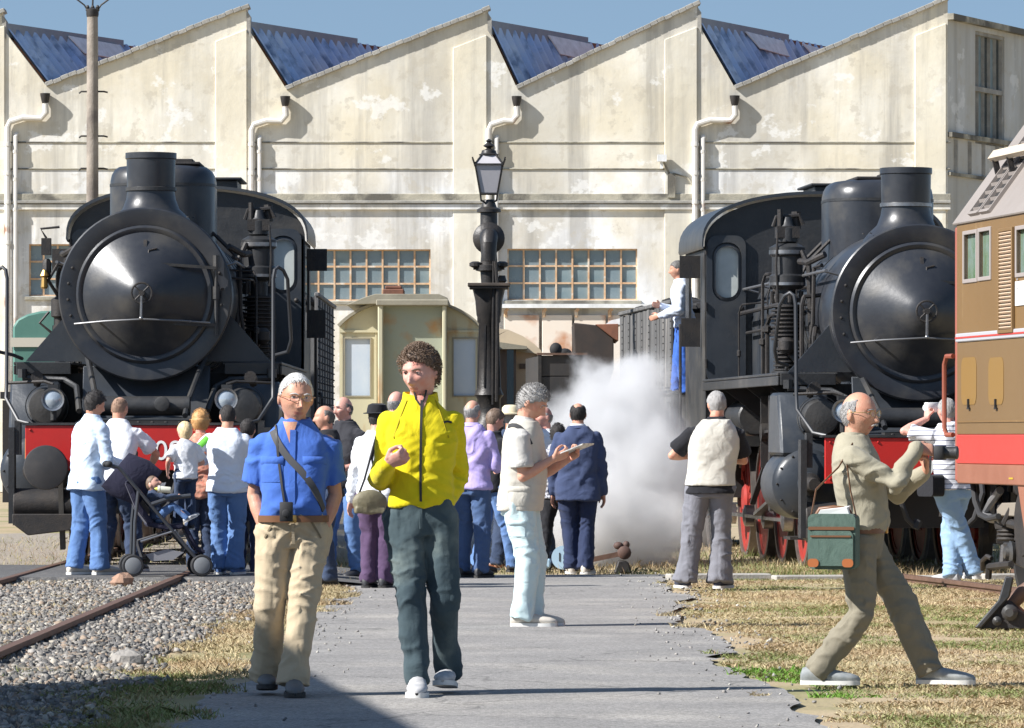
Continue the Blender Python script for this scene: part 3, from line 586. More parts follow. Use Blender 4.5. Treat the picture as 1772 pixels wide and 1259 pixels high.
    g = MB(); vs = [(x*1.008, 2.85+y*1.008, z+DZ) for z in (4.0, 4.03) for x, y in ring]; g.add(vs, [(k, (k+1) % m_, m_+(k+1) % m_, m_+k) for k in range(m_)]); P(g, 'dome_band', M_black, par=dm)
    g = MB(); g.bx(-.28,.42,2.45,3.3,4.235+DZ,4.265+DZ); g.bx(.0,.34,2.5,2.9,4.26+DZ,4.30+DZ); P(g, 'dome_lid', M_iron, .008, par=dm)
    g = MB()
    for s in (-1, 1):
        for dy in (-.3, .3): g.tube([(s*.55,2.85+dy,3.5),(s*.8,2.85+dy,3.25),(s*.95,2.9+dy,2.9),(s*.97,2.9+dy,1.2)], .02, 6)
    P(g, 'sand_pipes', M_iron)
    # cab
    arc = [(1.40*math.copysign(abs(math.sin(t))**.93, t), 3.56+.63*abs(math.cos(t))**.72) for t in [R(-90+180*k/32) for k in range(33)]]
    ol = [(-1.36,1.30)]+[(x*.985, z-.02) for x, z in arc]+[(1.36,1.30)]
    def oval(cx, cz, a, b, n=24): return rrect(cx-a, cx+a, cz-b, cz+b, a*.95, 6)
    hl = [oval(s*1.12, 3.30, .135, .30) for s in (-1, 1)]
    g = plate(ol, hl, (0,7.0,0), (1,0,0), (0,0,1), (0,.03,0)); cab = P(g, 'cab', M_black, smooth=0)
    for s in (-1, 1):
        rg = MB(); o1 = oval(s*1.12,3.30,.175,.345); o0 = oval(s*1.12,3.30,.13,.295); m2 = len(o1)
        vs = [(x,6.985,z) for x, z in o1]+[(x,6.965,z) for x, z in o0]+[(x,7.01,z) for x, z in o0]; rg.add(vs, [(i, (i+1) % m2, m2+(i+1) % m2, m2+i) for i in range(m2)]+[(m2+i, m2+(i+1) % m2, 2*m2+(i+1) % m2, 2*m2+i) for i in range(m2)]); P(rg, 'window_ring', M_boil, par=cab)
        rg = MB(); rg.add([(x,7.02,z) for x, z in oval(s*1.12,3.30,.14,.31)], [tuple(range(m2))]); P(rg, 'window_glass', mat('cab_glass', (.55,.58,.55), .1, 0, (.4,.42,.4), 3, .4), par=cab)
        d = plate(rrect(s*1.12-.235, s*1.12+.215, 2.02, 3.72, .12), [oval(s*1.12,3.30,.17,.34)], (0,6.955,0), (1,0,0), (0,0,1), (0,.03,0)); do = P(d, 'cab_door', M_boil, par=cab)
        d = MB()
        for z in (2.25, 2.9, 3.55): d.cyl((s*1.12-.245,6.94,z-.05),(s*1.12-.245,6.94,z+.05), .016, None, 6)
        d.cyl((s*1.12+.16,6.96,2.88),(s*1.12+.16,6.90,2.88), .02, None, 8); d.ball((s*1.12+.16,6.885,2.88), .03)
        P(d, 'door_hinge', M_iron, par=cab)
        # cab side with opening, screens and pillar
        sd = plate([(7.0,1.30),(9.1,1.30),(9.1,3.60),(7.0,3.60)], [[(7.55,2.55),(8.75,2.55),(8.75,3.42),(7.55,3.42)]], (s*1.36,0,0), (0,1,0), (0,0,1), (-s*.03,0,0)); P(sd, 'cab_side', M_black, par=cab, smooth=0)
        sc = MB(); sc.bx(min(s*1.38,s*1.62), max(s*1.38,s*1.62), 7.38, 7.40, 3.24, 3.50); P(sc, 'draught_screen', M_iron, par=cab); sc = MB(); sc.bx(min(s*1.38,s*1.60), max(s*1.38,s*1.60), 7.40, 7.42, 2.45, 2.78); P(sc, 'draught_screen', M_iron, par=cab)
        hr = MB(); hr.tube([(s*1.42,9.12,1.4),(s*1.42,9.12,2.75)], .018, 8); P(hr, 'grab_rail', M_iron, par=cab)
        st = MB(); st.bx(min(s*1.05,s*1.4), max(s*1.05,s*1.4), 8.85, 9.25, .45, .48); st.bx(min(s*1.05,s*1.4), max(s*1.05,s*1.4), 8.85, 9.25, .88, .91); st.bx(s*1.38-.012, s*1.38+.012, 8.9, 9.2, .42, 1.32); P(st, 'cab_step', M_iron)
    g = MB(); nA = len(arc); vs = []
    for y in (6.90, 9.35):
        vs += [(x*1.012, y, z+.04) for x, z in arc]+[(x*1.0, y, z+.005) for x, z in arc]
    q = 2*nA; fs = []
    for k in range(nA-1): fs += [(k,k+1,q+k+1,q+k),(nA+k+1,nA+k,q+nA+k,q+nA+k+1),(k+1,k,nA+k,nA+k+1),(q+k,q+k+1,q+nA+k+1,q+nA+k)]
    fs += [(0,q,q+nA,nA),(nA-1,nA+nA-1,q+2*nA-1,q+nA-1)]; g.add(vs, fs); rf = P(g, 'cab_roof', M_boil, par=cab)
    g = MB(); g.bx(-.02,.55,7.6,8.6,4.2,4.32); g.bx(-.08,.61,7.5,8.7,4.32,4.35); P(g, 'roof_vent', M_black, .01, par=rf)
    g = MB(); g.bx(-1.30,1.30,9.05,9.08,1.35,2.2); g.bx(-1.3,1.3,7.05,9.0,1.30,1.36); P(g, 'cab_floor', M_dim)
    # running boards, saddle, frames
    for s in (-1, 1):
        g = MB(); a, b = sorted((s*.78, s*1.40)); g.bx(a,b,.35,7.0,2.035,2.065); a, b = sorted((s*1.375, s*1.40)); g.bx(a,b,.35,6.99,1.935,2.03); a, b = sorted((s*.80, s*1.37)); g.bx(a,b,.33,.355,1.935,2.06); P(g, 'running_board', M_black, .006)
        g = MB(); g.bx(s*.55-.02, s*.55+.02, -1.2, 9.5, .55, 1.35); P(g, 'frame', M_dim)
        g = MB()
        for y in (1.2, 3.2, 5.2): g = MB(); g.prism([(.80,1.5),(1.37,1.94),(1.37,2.03),(.80,2.03)], (0,y,0), (s,0,0), (0,0,1), (0,.03,0)); P(g, 'board_bracket', M_dim)
        # sloping stay plates beside the smokebox
        g = MB(); g.prism([(.60,2.07),(1.28,2.07),(.80,2.62)], (0,.40,0), (s,0,0), (0,0,1), (0,.03,0)); P(g, 'stay_plate', M_boil)
        g = MB(); g.bx(min(s*.62,s*1.0), max(s*.62,s*1.0), .45, 2.3, 1.20, 1.95); P(g, 'side_casing', M_dim)
    g = MB(); g.prism([(-.62,1.50),(.62,1.50),(.66,1.72),(.50,2.05),(-.50,2.05),(-.66,1.72)], (0,.25,0), (1,0,0), (0,0,1), (0,1.6,0)); P(g, 'smokebox_saddle', M_boil, .02)
    g = MB(); g.prism([(-1.18,1.385),(0.06,1.45),(.24,2.02),(.20,2.02),(0.02,1.48),(-1.18,1.415)], (-.66,0,0), (0,1,0), (0,0,1), (1.32,0,0)); P(g, 'front_apron', M_boil, .008)
    g = MB(); g.cyl((-.5,-.55,1.60),(.5,-.55,1.60), .10, None, 20); g.lathe([(.05,0),(.08,.04),(.08,.08),(.04,.09)], (.22,-.64,1.62), (0,-1,0), 12); P(g, 'feed_drum', M_black, .005)
    T(P(rivets([V(-.42+.14*k, -1.0, 1.43) for k in range(7)], .018, d=(0,0,1)), 'bolts', M_iron), kind='stuff')
    # buffer beam, number, buffers
    g = MB(); g.bx(-1.13,1.13,-1.22,-1.17,.945,1.40); bm_ = P(g, 'buffer_beam', M_red, .006)
    g = MB(); g.bx(-1.16,1.16,-1.235,-1.0,1.402,1.427); P(g, 'beam_cap', M_black, par=bm_)
    T(P(rivets([V(x, -1.222, z) for x in (-1.08,-.6,.6,1.08) for z in (.99,1.355)], .014), 'bolts', M_red, par=bm_), kind='stuff')
    for t, (x, z, h) in zip(digits, dpos): P(text_mb(t, h/.72, (x, -1.2262, z), (1,0,0), (0,0,1), 0.0), 'number', M_white, par=bm_, smooth=0)
    for s in (-1, 1):
        c = V(s*.875,-1.22,.975); g = MB(); g.lathe([(.17,0),(.17,.03),(.11,.05),(.10,.34),(.075,.345),(.07,.50)], c, (0,-1,0), 20); b_ = P(g, 'buffer', M_iron)
        g = MB(); g.lathe([(.06,.49),(.215,.50),(.225,.52),(.215,.545),(.12,.565),(.001,.572)], c, (0,-1,0), 32); P(g, 'buffer_plate', mat('buffer_black', (.030,.030,.032), .55, .2, (.055,.05,.048), 7, .5), par=b_)
        lamp(root, (s*.885, -.80, 1.665))
        g = MB(); g.tube([(s*.885,-.78,1.82),(s*.98,-.75,1.85),(s*1.36,-.6,1.835)], .018, 6); P(g, 'lamp_stay', M_iron)
        # tall grab rails at the front corners
        g = MB(); x = s*1.36; zt = 3.02 if ps > 0 else 2.85
        g.tube([(s*1.10,-1.1,1.42),(s*1.22,-1.0,1.45),(x-.0,-.85,1.68),(x,-.80,1.82),(x,-.75,zt-.12),(x+s*.015,-.74,zt-.03),(x+s*.05,-.72,zt),(x+s*.10,-.68,zt-.03),(x+s*.14,-.6,zt-.12),(x+s*.17,-.42,2.28),(x+s*.13,-.3,2.16),(x+s*.0,-.12,2.13),(x-s*.05,.34,2.10)], .019, 8); P(g, 'grab_rail', mat('rail_paint', (.035,.037,.042), .45))
        g = MB(); g.tube([(s*.46,-.75,1.50),(s*.46,-.5,1.62),(s*.60,.1,2.08),(s*.62,.25,2.14)], .03, 8); P(g, 'steam_pipe', M_black)
        g = MB(); g.tube([(s*1.30,.3,1.90),(s*.86,.28,1.88),(s*.72,.1,1.80),(s*.66,-.3,1.55)], .032, 8); g.cyl((s*1.30,.28,1.90),(s*1.30,.28,1.99), .05, None, 8); P(g, 'pipe', M_black)
        # cylinders and valve chests
        cy = V(s*1.14,-.05,.93); g = MB(); g.lathe([(.05,-.10),(.10,-.10),(.12,-.07),(.30,-.04),(.355,.01),(.365,.05),(.365,.95),(.30,1.02)], cy, ax, 32); cl = P(g, 'cylinder', M_boil)
        g = MB(); g.lathe([(.115,-.10),(.115,-.16),(.085,-.17),(.075,-.20),(.065,-.48),(.06,-.50)], cy, ax, 16); P(g, 'tail_rod_cover', M_iron, par=cl)
        T(P(rivets([cy+V(.32*math.cos(R(a)), -.035, .32*math.sin(R(a))) for a in range(0, 360, 30)], .014), 'bolts', M_iron, par=cl), kind='stuff')
        g = MB(); g.prism([(-.05,1.22),(.95,1.22),(.82,1.86),(.22,1.86)], (s*1.14-.28,0,0), (0,1,0), (0,0,1), (.52,0,0)); P(g, 'cylinder_casing', M_boil, .03)
        vc = V(s*1.02,-.12,1.60); g = MB(); g.lathe([(.05,-.08),(.17,-.06),(.195,0),(.195,1.3),(.14,1.36)], vc, ax, 24); g.lathe([(.22,.1),(.225,.1),(.225,.16),(.22,.16)], vc, ax, 24, False); P(g, 'valve_chest', M_black)
        g = MB(); g.tube([vc+V(s*.1,.1,.24), vc+V(s*.1,-.02,.30), vc+V(s*.08,-.12,.30)], .045, 8); g.cyl(vc+V(s*.08,-.14,.30), vc+V(s*.08,-.10,.30), .065, None, 10); P(g, 'drain_pipe', M_iron)
        g = MB(); g.tube([cy+V(s*.05,-.06,.40), cy+V(s*.08,-.12,.33), cy+V(s*.08,-.14,.12)], .012, 6); P(g, 'oil_pipe', M_brass)
        g = MB(); g.bx(min(s*.85,s*1.35), max(s*.85,s*1.35), -.25, .25, .37, .40); g.bx(s*1.1-.1, s*1.1+.1, .0, .3, .40, .58); g.lathe([(.09,0),(.09,.1),(.05,.12)], (s*1.0,.1,.46), (0,0,1), 10); P(g, 'front_step', M_iron)
        # wheels and rods
        wheel_parts(root, 'leading_wheel', s*.75, .75, .42, s, 10)
        for y in (2.75, 4.40, 6.05, 7.70): wheel_parts(root, 'driving_wheel', s*.76, y, .685, s, 13)
        g = MB(); g.bar((s*.98,2.7,.52),(s*.98,7.75,.52),.035,.13,V(1,0,0)); 
        for y in (2.75, 4.40, 6.05, 7.70): g.lathe([(.12,-.05),(.12,.05),(.06,.07)], (s*.98,y,.52), (s,0,0), 16)
        P(g, 'coupling_rod', M_steel)
        g = MB(); g.bar((s*1.08,1.75,.90),(s*1.08,4.4,.56),.035,.12,V(1,0,0)); P(g, 'connecting_rod', M_steel)
        g = MB(); g.bx(s*1.12-.04, s*1.12+.04, .95, 2.4, 1.08, 1.16); g.bx(s*1.12-.04, s*1.12+.04, .95, 2.4, .70, .78); g.bx(s*1.12-.10, s*1.12+.10, 2.38, 2.5, .62, 1.85); P(g, 'slide_bars', M_iron, .006)
        g = MB(); g.bx(s*1.12-.07, s*1.12+.07, 1.55, 1.9, .78, 1.08); g.bar((s*1.14,1.7,.6),(s*1.14,1.78,.95),.05,.05); P(g, 'crosshead', M_steel, .01)
        g = MB(); g.bar((s*1.16,1.7,.62),(s*1.16,1.62,1.55),.03,.06,V(1,0,0)); g.bar((s*1.16,1.62,1.5),(s*1.16,3.2,1.46),.03,.05,V(1,0,0)); g.bar((s*1.16,3.2,1.85),(s*1.16,3.2,1.08),.05,.10,V(1,0,0)); g.bar((s*1.16,3.2,1.10),(s*1.16,4.3,.68),.03,.06,V(1,0,0)); g.bar((s*1.1,2.45,1.80),(s*1.1,2.45,1.0),.06,.2,V(1,0,0)); g.lathe([(.10,-.05),(.10,.05)], (s*1.16,3.2,1.46), (s,0,0), 12); P(g, 'valve_gear', M_iron)
        g = MB(); g.tube([(s*1.2,1.1,1.88),(s*1.24,1.1,1.5),(s*1.24,1.5,1.46),(s*1.24,1.9,1.50),(s*1.24,1.95,1.88)], .025, 6); g.lathe([(.06,0),(.07,.05),(.07,.2),(.03,.24)], (s*1.22,1.35,1.50), (0,0,1), 10); g.lathe([(.05,0),(.06,.05),(.06,.14),(.03,.18)], (s*1.22,1.7,1.52), (0,0,1), 10); P(g, 'lubricator', M_iron)
        g = MB(); g.cyl((s*1.0,5.3,1.62),(s*1.0,6.6,1.62), .2, None, 20); P(g, 'air_tank', M_black, .02)
        # handrails and pipes along the boiler
        g = MB(); g.tube([(s*.93,.12,3.10),(s*.93,6.95,3.10)], .017, 8)
        for y in (.3, 2.0, 3.7, 5.4, 6.8): g.cyl((s*.93,y,3.10),(s*.78,y,3.06), .014, None, 6)
        P(g, 'boiler_handrail', M_dull)
        g = MB(); g.tube([(s*.96,1.9,2.85),(s*.98,6.9,2.82)], .026, 8); g.tube([(s*.86,.95,3.18),(s*.92,1.1,3.16),(s*.93,1.12,2.6),(s*1.0,1.2,2.05)], .022, 8); g.tube([(s*.80,1.15,3.30),(s*.95,1.3,3.22),(s*1.0,1.6,3.24)], .035, 8); g.tube([(s*.9,2.2,2.62),(s*.9,6.9,2.60)], .018, 6); P(g, 'boiler_pipes', M_iron)
        g = MB()
        for k in range(5):
            y = 3.7+.24*k; g.lathe([(.03,0),(.05,.03),(.05,.07),(.03,.09)], (s*.80,y,3.02), (s,0,.25), 8); g.lathe([(.03,0),(.05,.03),(.05,.07),(.03,.09)], (s*.82,y,2.92), (s,0,.1), 8)
        g.bx(min(s*.8,s*.95), max(s*.8,s*.95), 3.6, 4.8, 3.16, 3.2); P(g, 'check_valves', M_brass if 0 else M_iron)
    # small-bore pipework and cocks along the boiler
    rp_ = random.Random(17+ps)
    for s in (-1, 1):
        for k in range(13):
            y = .9+rp_.random()*5.6; x = .90+.22*rp_.random(); z0 = 2.08; z1 = 2.35+rp_.random()*.85; r = rp_.choice((.010,.013,.018,.024)); y2 = y+rp_.uniform(-.5,.5); rad = math.sqrt(max(.01, .84**2-(z1-AXZ)**2))
            g = MB(); g.tube([(s*x,y,z0),(s*x,y,z1-.10),(s*(x-.02),y+(y2-y)*.15,z1-.02),(s*(x-.03),y+(y2-y)*.3,z1),(s*(x-.05),y2,z1),(s*rad*.97,y2,z1+.02)], r, 6)
            if k % 2 == 0: g.lathe([(r,0),(r*2.4,.015),(r*2.4,.07),(r,.085)], (s*x,y,z0+.2+.3*rp_.random()), (0,0,1), 8)
            P(g, 'pipe', M_iron)
    # air pump on one side
    s = ps; c = V(s*1.08, 2.0, 0); g = MB()
    g.lathe([(.10,2.02),(.17,2.04),(.17,2.10)], c, (0,0,1), 20); g.lathe([(.09,2.05),(.09,3.0)], c, (0,0,1), 12); g.lathe([(.14,2.96),(.19,3.0),(.19,3.10),(.165,3.12),(.165,3.30),(.19,3.32),(.19,3.40),(.12,3.44)], c, (0,0,1), 20); g.lathe([(.07,2.78),(.07,2.98)], c, (0,0,1), 12); g.lathe([(.08,3.44),(.11,3.46),(.11,3.60),(.07,3.64),(.05,3.72)], c, (0,0,1), 12); pu = P(g, 'air_pump', M_black)
    g = MB()
    for z0, z1, rr in ((2.42, 2.80, .175), (2.10, 2.34, .15)):
        k = z0
        while k < z1: g.lathe([(rr-.05,0),(rr,.008),(rr,.022),(rr-.05,.03)], c+V(0,0,k), (0,0,1), 20); k += .043
        g.lathe([(rr-.045,z0),(rr-.045,z1)], c, (0,0,1), 16)
    P(g, 'cooling_fins', M_iron, par=pu)
    g = MB(); g.lathe([(.05,0),(.09,.04),(.09,.13),(.05,.17)], c+V(s*.04,-.22,2.28), (0,0,1), 12); g.tube([c+V(0,-.2,2.42),c+V(0,-.22,2.36)], .05, 8); g.tube([c+V(.0,-.18,2.28),c+V(s*-.1,-.26,2.16),c+V(s*-.26,-.3,2.0)], .03, 8); g.tube([c+V(s*-.13,-.14,3.36),c+V(s*-.2,-.2,3.2),c+V(s*-.22,-.2,2.6),c+V(s*-.25,-.25,2.05)], .03, 8); g.tube([c+V(s*.12,-.14,3.55),c+V(s*.14,-.16,3.2),c+V(s*.12,-.15,2.9)], .012, 6); P(g, 'pump_pipes', M_iron, par=pu)
    g = MB()
    for k in range(7): a = R(360*k/7+15); g.cyl(c+V(.16*math.cos(a),.16*math.sin(a),2.82), c+V(.16*math.cos(a),.16*math.sin(a),2.94), .022, None, 6)
    g.bx(c.x-.12,c.x+.12,1.9,2.1,3.5,3.62); g.tube([c+V(-.15,0,3.62),c+V(-.12,0,3.72),c+V(.12,0,3.74),c+V(.17,0,3.64)], .022, 6); g.cyl(c+V(.1,.05,3.6),c+V(.1,.05,3.78), .05, None, 8); g.cyl(c+V(-.08,-.03,3.6),c+V(-.08,-.03,3.80), .03, None, 8); T(P(g, 'pump_head', M_iron, par=pu), kind='stuff')
    g = MB(); g.lathe([(.19,3.33),(.195,3.33),(.195,3.37),(.19,3.37)], c, (0,0,1), 20, False); g.lathe([(.167,3.0),(.195,3.0),(.195,3.03),(.167,3.03)], c, (0,0,1), 20, False); T(P(g, 'pump_band', M_steel, par=pu), kind='stuff')
    # the other side: feed pump valves
    s = -ps; c = V(s*1.02, 1.6, 0); g = MB()
    g.lathe([(.06,2.0),(.06,2.55),(.10,2.57),(.10,2.75),(.05,2.78)], c, (0,0,1), 12); g.tube([c+V(0,0,2.75),c+V(s*.12,-.1,2.95),c+V(s*.02,-.1,3.12),c+V(-s*.2,0,3.1)], .02, 6); g.tube([c+V(s*.1,0,2.4),c+V(s*.22,0,2.5),c+V(s*.12,0,2.62)], .016, 6); g.lathe([(.03,0),(.05,.02),(.05,.16),(.03,.2)], c+V(s*.14,-.05,2.98), (0,0,1), 8); g.bx(c.x+s*.14-.05, c.x+s*.14+.05, 1.45, 1.55, 3.22, 3.40); g.tube([c+V(s*.14,-.1,3.4),c+V(s*.2,-.1,3.5),c+V(0,-.1,3.52)], .015, 6); P(g, 'feed_valves', M_iron)
    g = MB(); g.lathe([(.025,0),(.04,.02),(.03,.12),(.05,.14),(.02,.2)], c+V(s*.16,-.12,2.86), (0,0,1), 8); P(g, 'valve_handle', M_brass)
    # coupling, hoses, guard plate under the beam
    g = MB(); g.tube([(0,-1.2,1.02),(0,-1.42,1.0),(0,-1.5,1.06),(0,-1.46,1.13)], .03, 8); g.tube([(0,-1.4,.98),(.02,-1.42,.8),(0,-1.42,.62)], .025, 8); P(g, 'coupling_hook', M_iron)
    for x in (-.42, .42):
        g = MB(); g.tube([(x,-1.18,1.0),(x,-1.3,.98),(x,-1.38,.85),(x*.8,-1.38,.6),(x*.6,-1.34,.52)], .028, 8); g.cyl((x*.6,-1.34,.5),(x*.5,-1.33,.58), .045, None, 8); P(g, 'brake_hose', M_rubber)
    g = MB(); g.prism([(-1.28,.50),(-.62,.50),(-.62,.34),(-1.12,.28),(-1.28,.40)], (0,-1.05,0), (1,0,0), (0,0,1), (0,.5,0)); g.cyl((-1.28,-.8,.60),(-.60,-.8,.60), .16, None, 20); P(g, 'guard_plate', M_iron, .01)
    g = MB(); g.prism([(.62,.50),(1.28,.50),(1.28,.40),(1.12,.28),(.62,.34)], (0,-1.05,0), (1,0,0), (0,0,1), (0,.5,0)); g.cyl((.60,-.8,.60),(1.28,-.8,.60), .16, None, 20); P(g, 'guard_plate', M_iron, .01)
    for s in (-1, 1):
        g = MB(); g.bx(s*1.30-.03, s*1.30+.03, -.92,-.72,.40,1.38); g.bx(s*1.24-.03, s*1.24+.03, -.9,-.75,1.1,1.45); P(g, 'step_hanger', M_black)
        g = MB(); g.bar((s*.80,-.95,1.0),(s*.78,-.85,.14),.05,.12); P(g, 'rail_guard', M_black)
    g = MB(); g.bx(-.5,.5,-1.0,9.0,.5,1.45); g.bx(-.95,.95,8.2,9.0,.7,1.3); P(g, 'underframe', M_dim)
    return root
L1 = (LX, 53.9, .075)
loco(L1, 0, 'black steam locomotive at left with red buffer beam numbered 08', 1, ['08'], [(.175, 1.05, .205)])
loco((RX, RY, -.05), RT, 'black steam locomotive at right with red spoked wheels and oval cab window', -1, ['9'], [(-.17, 1.0, .20)], -.09)
def tender(pos, rz, label, wood):
    root = empty('tender', pos, rz); T(root, label, 'tender')
    ms = mat('tender_grey', (.06,.06,.06), .75, 0, (.15,.145,.14), 1.4, .5, .15, 30, (3,3,.22), col3=(.36,.33,.30), scale3=4, lo3=.56, hi3=.72) if wood else mat('tender_black', (.13,.13,.135), .7, 0, (.20,.195,.19), 1.5, .4, .1, 30, (2,2,.5), col3=(.24,.22,.20), scale3=4, lo3=.6, hi3=.75)
    y0, y1, h = 10.3, 16.6, 3.02
    g = MB(); g.bx(-1.36,1.36,y0,y1,1.2,h-.5); g.bx(-1.30,1.30,y0+.4,y1,h-.5,h-.1); tb = g.build('tank', M_dim, root)
    for s in (-1, 1):
        k = 0; y = y0
        while y < y1-.1:
            w = .9 if not wood else .28; w = min(w, y1-y); j = .006*(k % 2)+(RND.uniform(0,.012) if wood else 0)
            for za, zb in ((1.22, 2.0), (2.01, h+(RND.uniform(-.03,.02) if wood else 0))):
                g = MB(); a, b = sorted((s*1.365, s*(1.385+j))); g.bx(a,b,y+.006,y+w-.006,za,zb); g.build('side_plank' if wood else 'side_plate', ms, root, .004)
            if not wood or k % 3 == 0:
                g = MB(); a, b = sorted((s*1.38, s*1.405)); g.bx(a,b,y-.05,y+.05,1.22,h-.02)
                st = g.build('side_strip', ms, root)
                pts = [V(s*1.406, y+dy, 1.28+.085*q) for dy in (-.032,.032) for q in range(20)]+([V(s*1.40, y+dy, 1.28+.085*q) for dy in (.22,.42,.62) for q in range(20)] if not wood else [])
                rivets(pts, .011 if not wood else .009, 5, (s,0,0)).build('rivets', M_dim, st); st.children[0]['kind'] = 'stuff'
            y += w; k += 1
        g = MB(); a, b = sorted((s*1.36, s*1.42)); g.bx(a,b,y0,y1,h,h+.05); g.build('top_rail', ms, root, .01)
        g = MB(); g.bx(s*1.0-.03, s*1.0+.03, y0, y1, .6, 1.2); g.build('frame', M_dim, root)
        for y in (y0+.9, y0+2.4, y0+4.2, y0+5.6): wheel_parts(root, 'tender_wheel', s*.75, y, .5, s, 8, M_iron)
        g = MB(); g.tube([(s*1.46,y0-.1,.75),(s*1.46,y0-.1,1.75),(s*1.44,y0-.02,1.82),(s*1.40,y0+.12,1.82)], .018, 6); g.build('grab_rail', M_iron, root)
        g = MB(); g.bx(min(s*1.1,s*1.42), max(s*1.1,s*1.42), y0-.1, y0+.3, .45, .48); g.build('step', M_iron, root)
    g = MB(); g.bx(-1.36,1.36,y0-.03,y0-.005,1.2,h-.2); g.build('end_plate', ms, root); g = MB(); g.bx(-1.36,1.36,y1+.005,y1+.03,1.2,h); g.build('end_plate', ms, root)
    g = MB(); r = random.Random(4)
    for k in range(120): g.ball((r.uniform(-1.2,1.2), r.uniform(y0+.5,y1-.2), h-.06+r.uniform(0,.12)), r.uniform(.06,.14), None, r.uniform(.05,.1), 6, 4)
    T(g.build('coal', M_dim, root, smooth=0), kind='stuff')
    return root
tender(L1, 0, 'riveted dark steel tender behind the left locomotive', False)
tender((RX, RY, -.05), RT, 'weathered grey plank-sided tender behind the right locomotive cab', True)
# ------------------------------------------------------------------ carriages and wagons further back
def arcp(w, z0, h, n=18, ang=60): return [(-w*math.sin(R(-ang+2*ang*k/n))/math.sin(R(ang))*-1, z0+h*(math.cos(R(-ang+2*ang*k/n))-math.cos(R(ang)))/(1-math.cos(R(ang)))) for k in range(n+1)]
CY_ = 103.; cs = F/CY_
M_car = mat('carriage_green', (.47,.44,.31), .7, 0, (.53,.48,.32), 1.0, .4, .06, 20, (1.5,1.5,.4), col3=(.38,.22,.09), scale3=2.0, lo3=.57, hi3=.72)
M_carroof = mat('carriage_roof', (.22,.20,.15), .85, 0, (.32,.29,.22), 2, .5, .2, 20)
M_bpane = mat('blue_white_pane', (.42,.50,.60), .45, 0, (.52,.57,.63), 1.3, .4)
cr = empty('passenger_carriage', ((708-886)/cs, CY_, 0)); T(cr, 'pale green passenger carriage with rusty end and whitewashed windows', 'carriage')
def cz(py): return CH+(HZ-py)/cs
def cx(px): return (px-708)/cs
ar = arcp(1.38, cz(566), cz(519)-cz(566))
ol = [(-1.38,.95)]+ar+[(1.38,.95)]
hw = [[(cx(a),cz(d)),(cx(b),cz(d)),(cx(b),cz(c)),(cx(a),cz(c))] for a, b, c, d in ((597,640,586,684),(785,825,586,684))]
plate(ol, hw, (0,0,0), (1,0,0), (0,0,1), (0,.05,0)).build('end_wall', M_car, cr, smooth=0)
for hq in hw:
    g = MB(); g.bx(hq[0][0]-.01,hq[1][0]+.01,.03,.045,hq[0][1]-.01,hq[2][1]+.01); o = g.build('window', M_bpane, cr)
    f = MB(); a, b, c, d = hq[0][0], hq[1][0], hq[0][1], hq[2][1]
    for q in ((a-.03,a,c-.03,d+.03),(b,b+.03,c-.03,d+.03),(a,b,c-.03,c),(a,b,d,d+.03)): f.bx(q[0],q[1],-.02,.02,q[2],q[3])
    f.build('window_frame', M_carroof, o)
g = MB(); g.bx(-1.36,1.36,.06,17,.95,cz(566)); g.build('body', M_car, cr)
g = MB(); n = len(ar); vs = []
for y in (-.12, 17.2): vs += [(x*1.03,y,z+.05) for x, z in ar]+[(x,y,z+.004) for x, z in ar]
q = 2*n; fs = []
for k in range(n-1): fs += [(k,k+1,q+k+1,q+k),(n+k+1,n+k,q+n+k,q+n+k+1),(k+1,k,n+k,n+k+1),(q+k,q+k+1,q+n+k+1,q+n+k)]
fs += [(0,q,q+n,n),(n-1,2*n-1,q+2*n-1,q+n-1)]; g.add(vs, fs); g.build('roof', M_carroof, cr)
g = MB(); g.prism([(cx(600),cz(528)),(cx(628),cz(516)),(cx(650),cz(509)),(cx(760),cz(509)),(cx(775),cz(516)),(cx(775),cz(522))], (0,-.35,0), (1,0,0), (0,0,1), (0,17,0)); g.build('clerestory', M_carroof, cr, .01)
g = MB(); g.bx(cx(660),cx(697),1.0,2.0,cz(508),cz(497)); g.bx(cx(664),cx(693),1.1,1.9,cz(497),cz(491)); g.build('roof_vent', M_rust, cr, .02)
# gangway vestibule on the end: two side leaves and a recessed door
for a, b in ((655, 664), (766, 773)):
    g = MB(); g.bx(cx(a),cx(b),-.55,-.005,.95,cz(528)); g.build('gangway_post', M_car, cr, .02)
g = MB(); g.bx(cx(664),cx(766),-.30,-.26,.95,cz(528)); g.build('gangway_door', mat('gangway', (.30,.335,.28), .65, 0, (.38,.38,.26), 1.1, .4, col3=(.42,.24,.10), scale3=1.6, lo3=.6, hi3=.75), cr)
g = MB(); g.bx(cx(652),cx(777),-.6,-.005,cz(530),cz(519)); g.build('gangway_hood', M_carroof, cr, .02)
g = MB(); g.bx(-1.38,1.38,-.04,.0,cz(575),cz(571)); g.build('end_rib', M_car, cr)
for x in (-1.33,-.66,.66,1.33):
    g = MB(); g.bx(x-.015,x+.015,-.018,-.002,1.0,cz(575)); g.build('end_rib', M_car, cr)
g = MB(); g.bx(-1.3,1.3,.1,17,.4,.93); g.build('underframe', M_dim, cr)
for s in (-1, 1):
    g = MB(); g.lathe([(.12,0),(.09,.05),(.09,.4),(.22,.42),(.22,.46),(.05,.48)], (s*.875,0,1.05), (0,-1,0), 16); g.build('buffer', M_iron, cr)
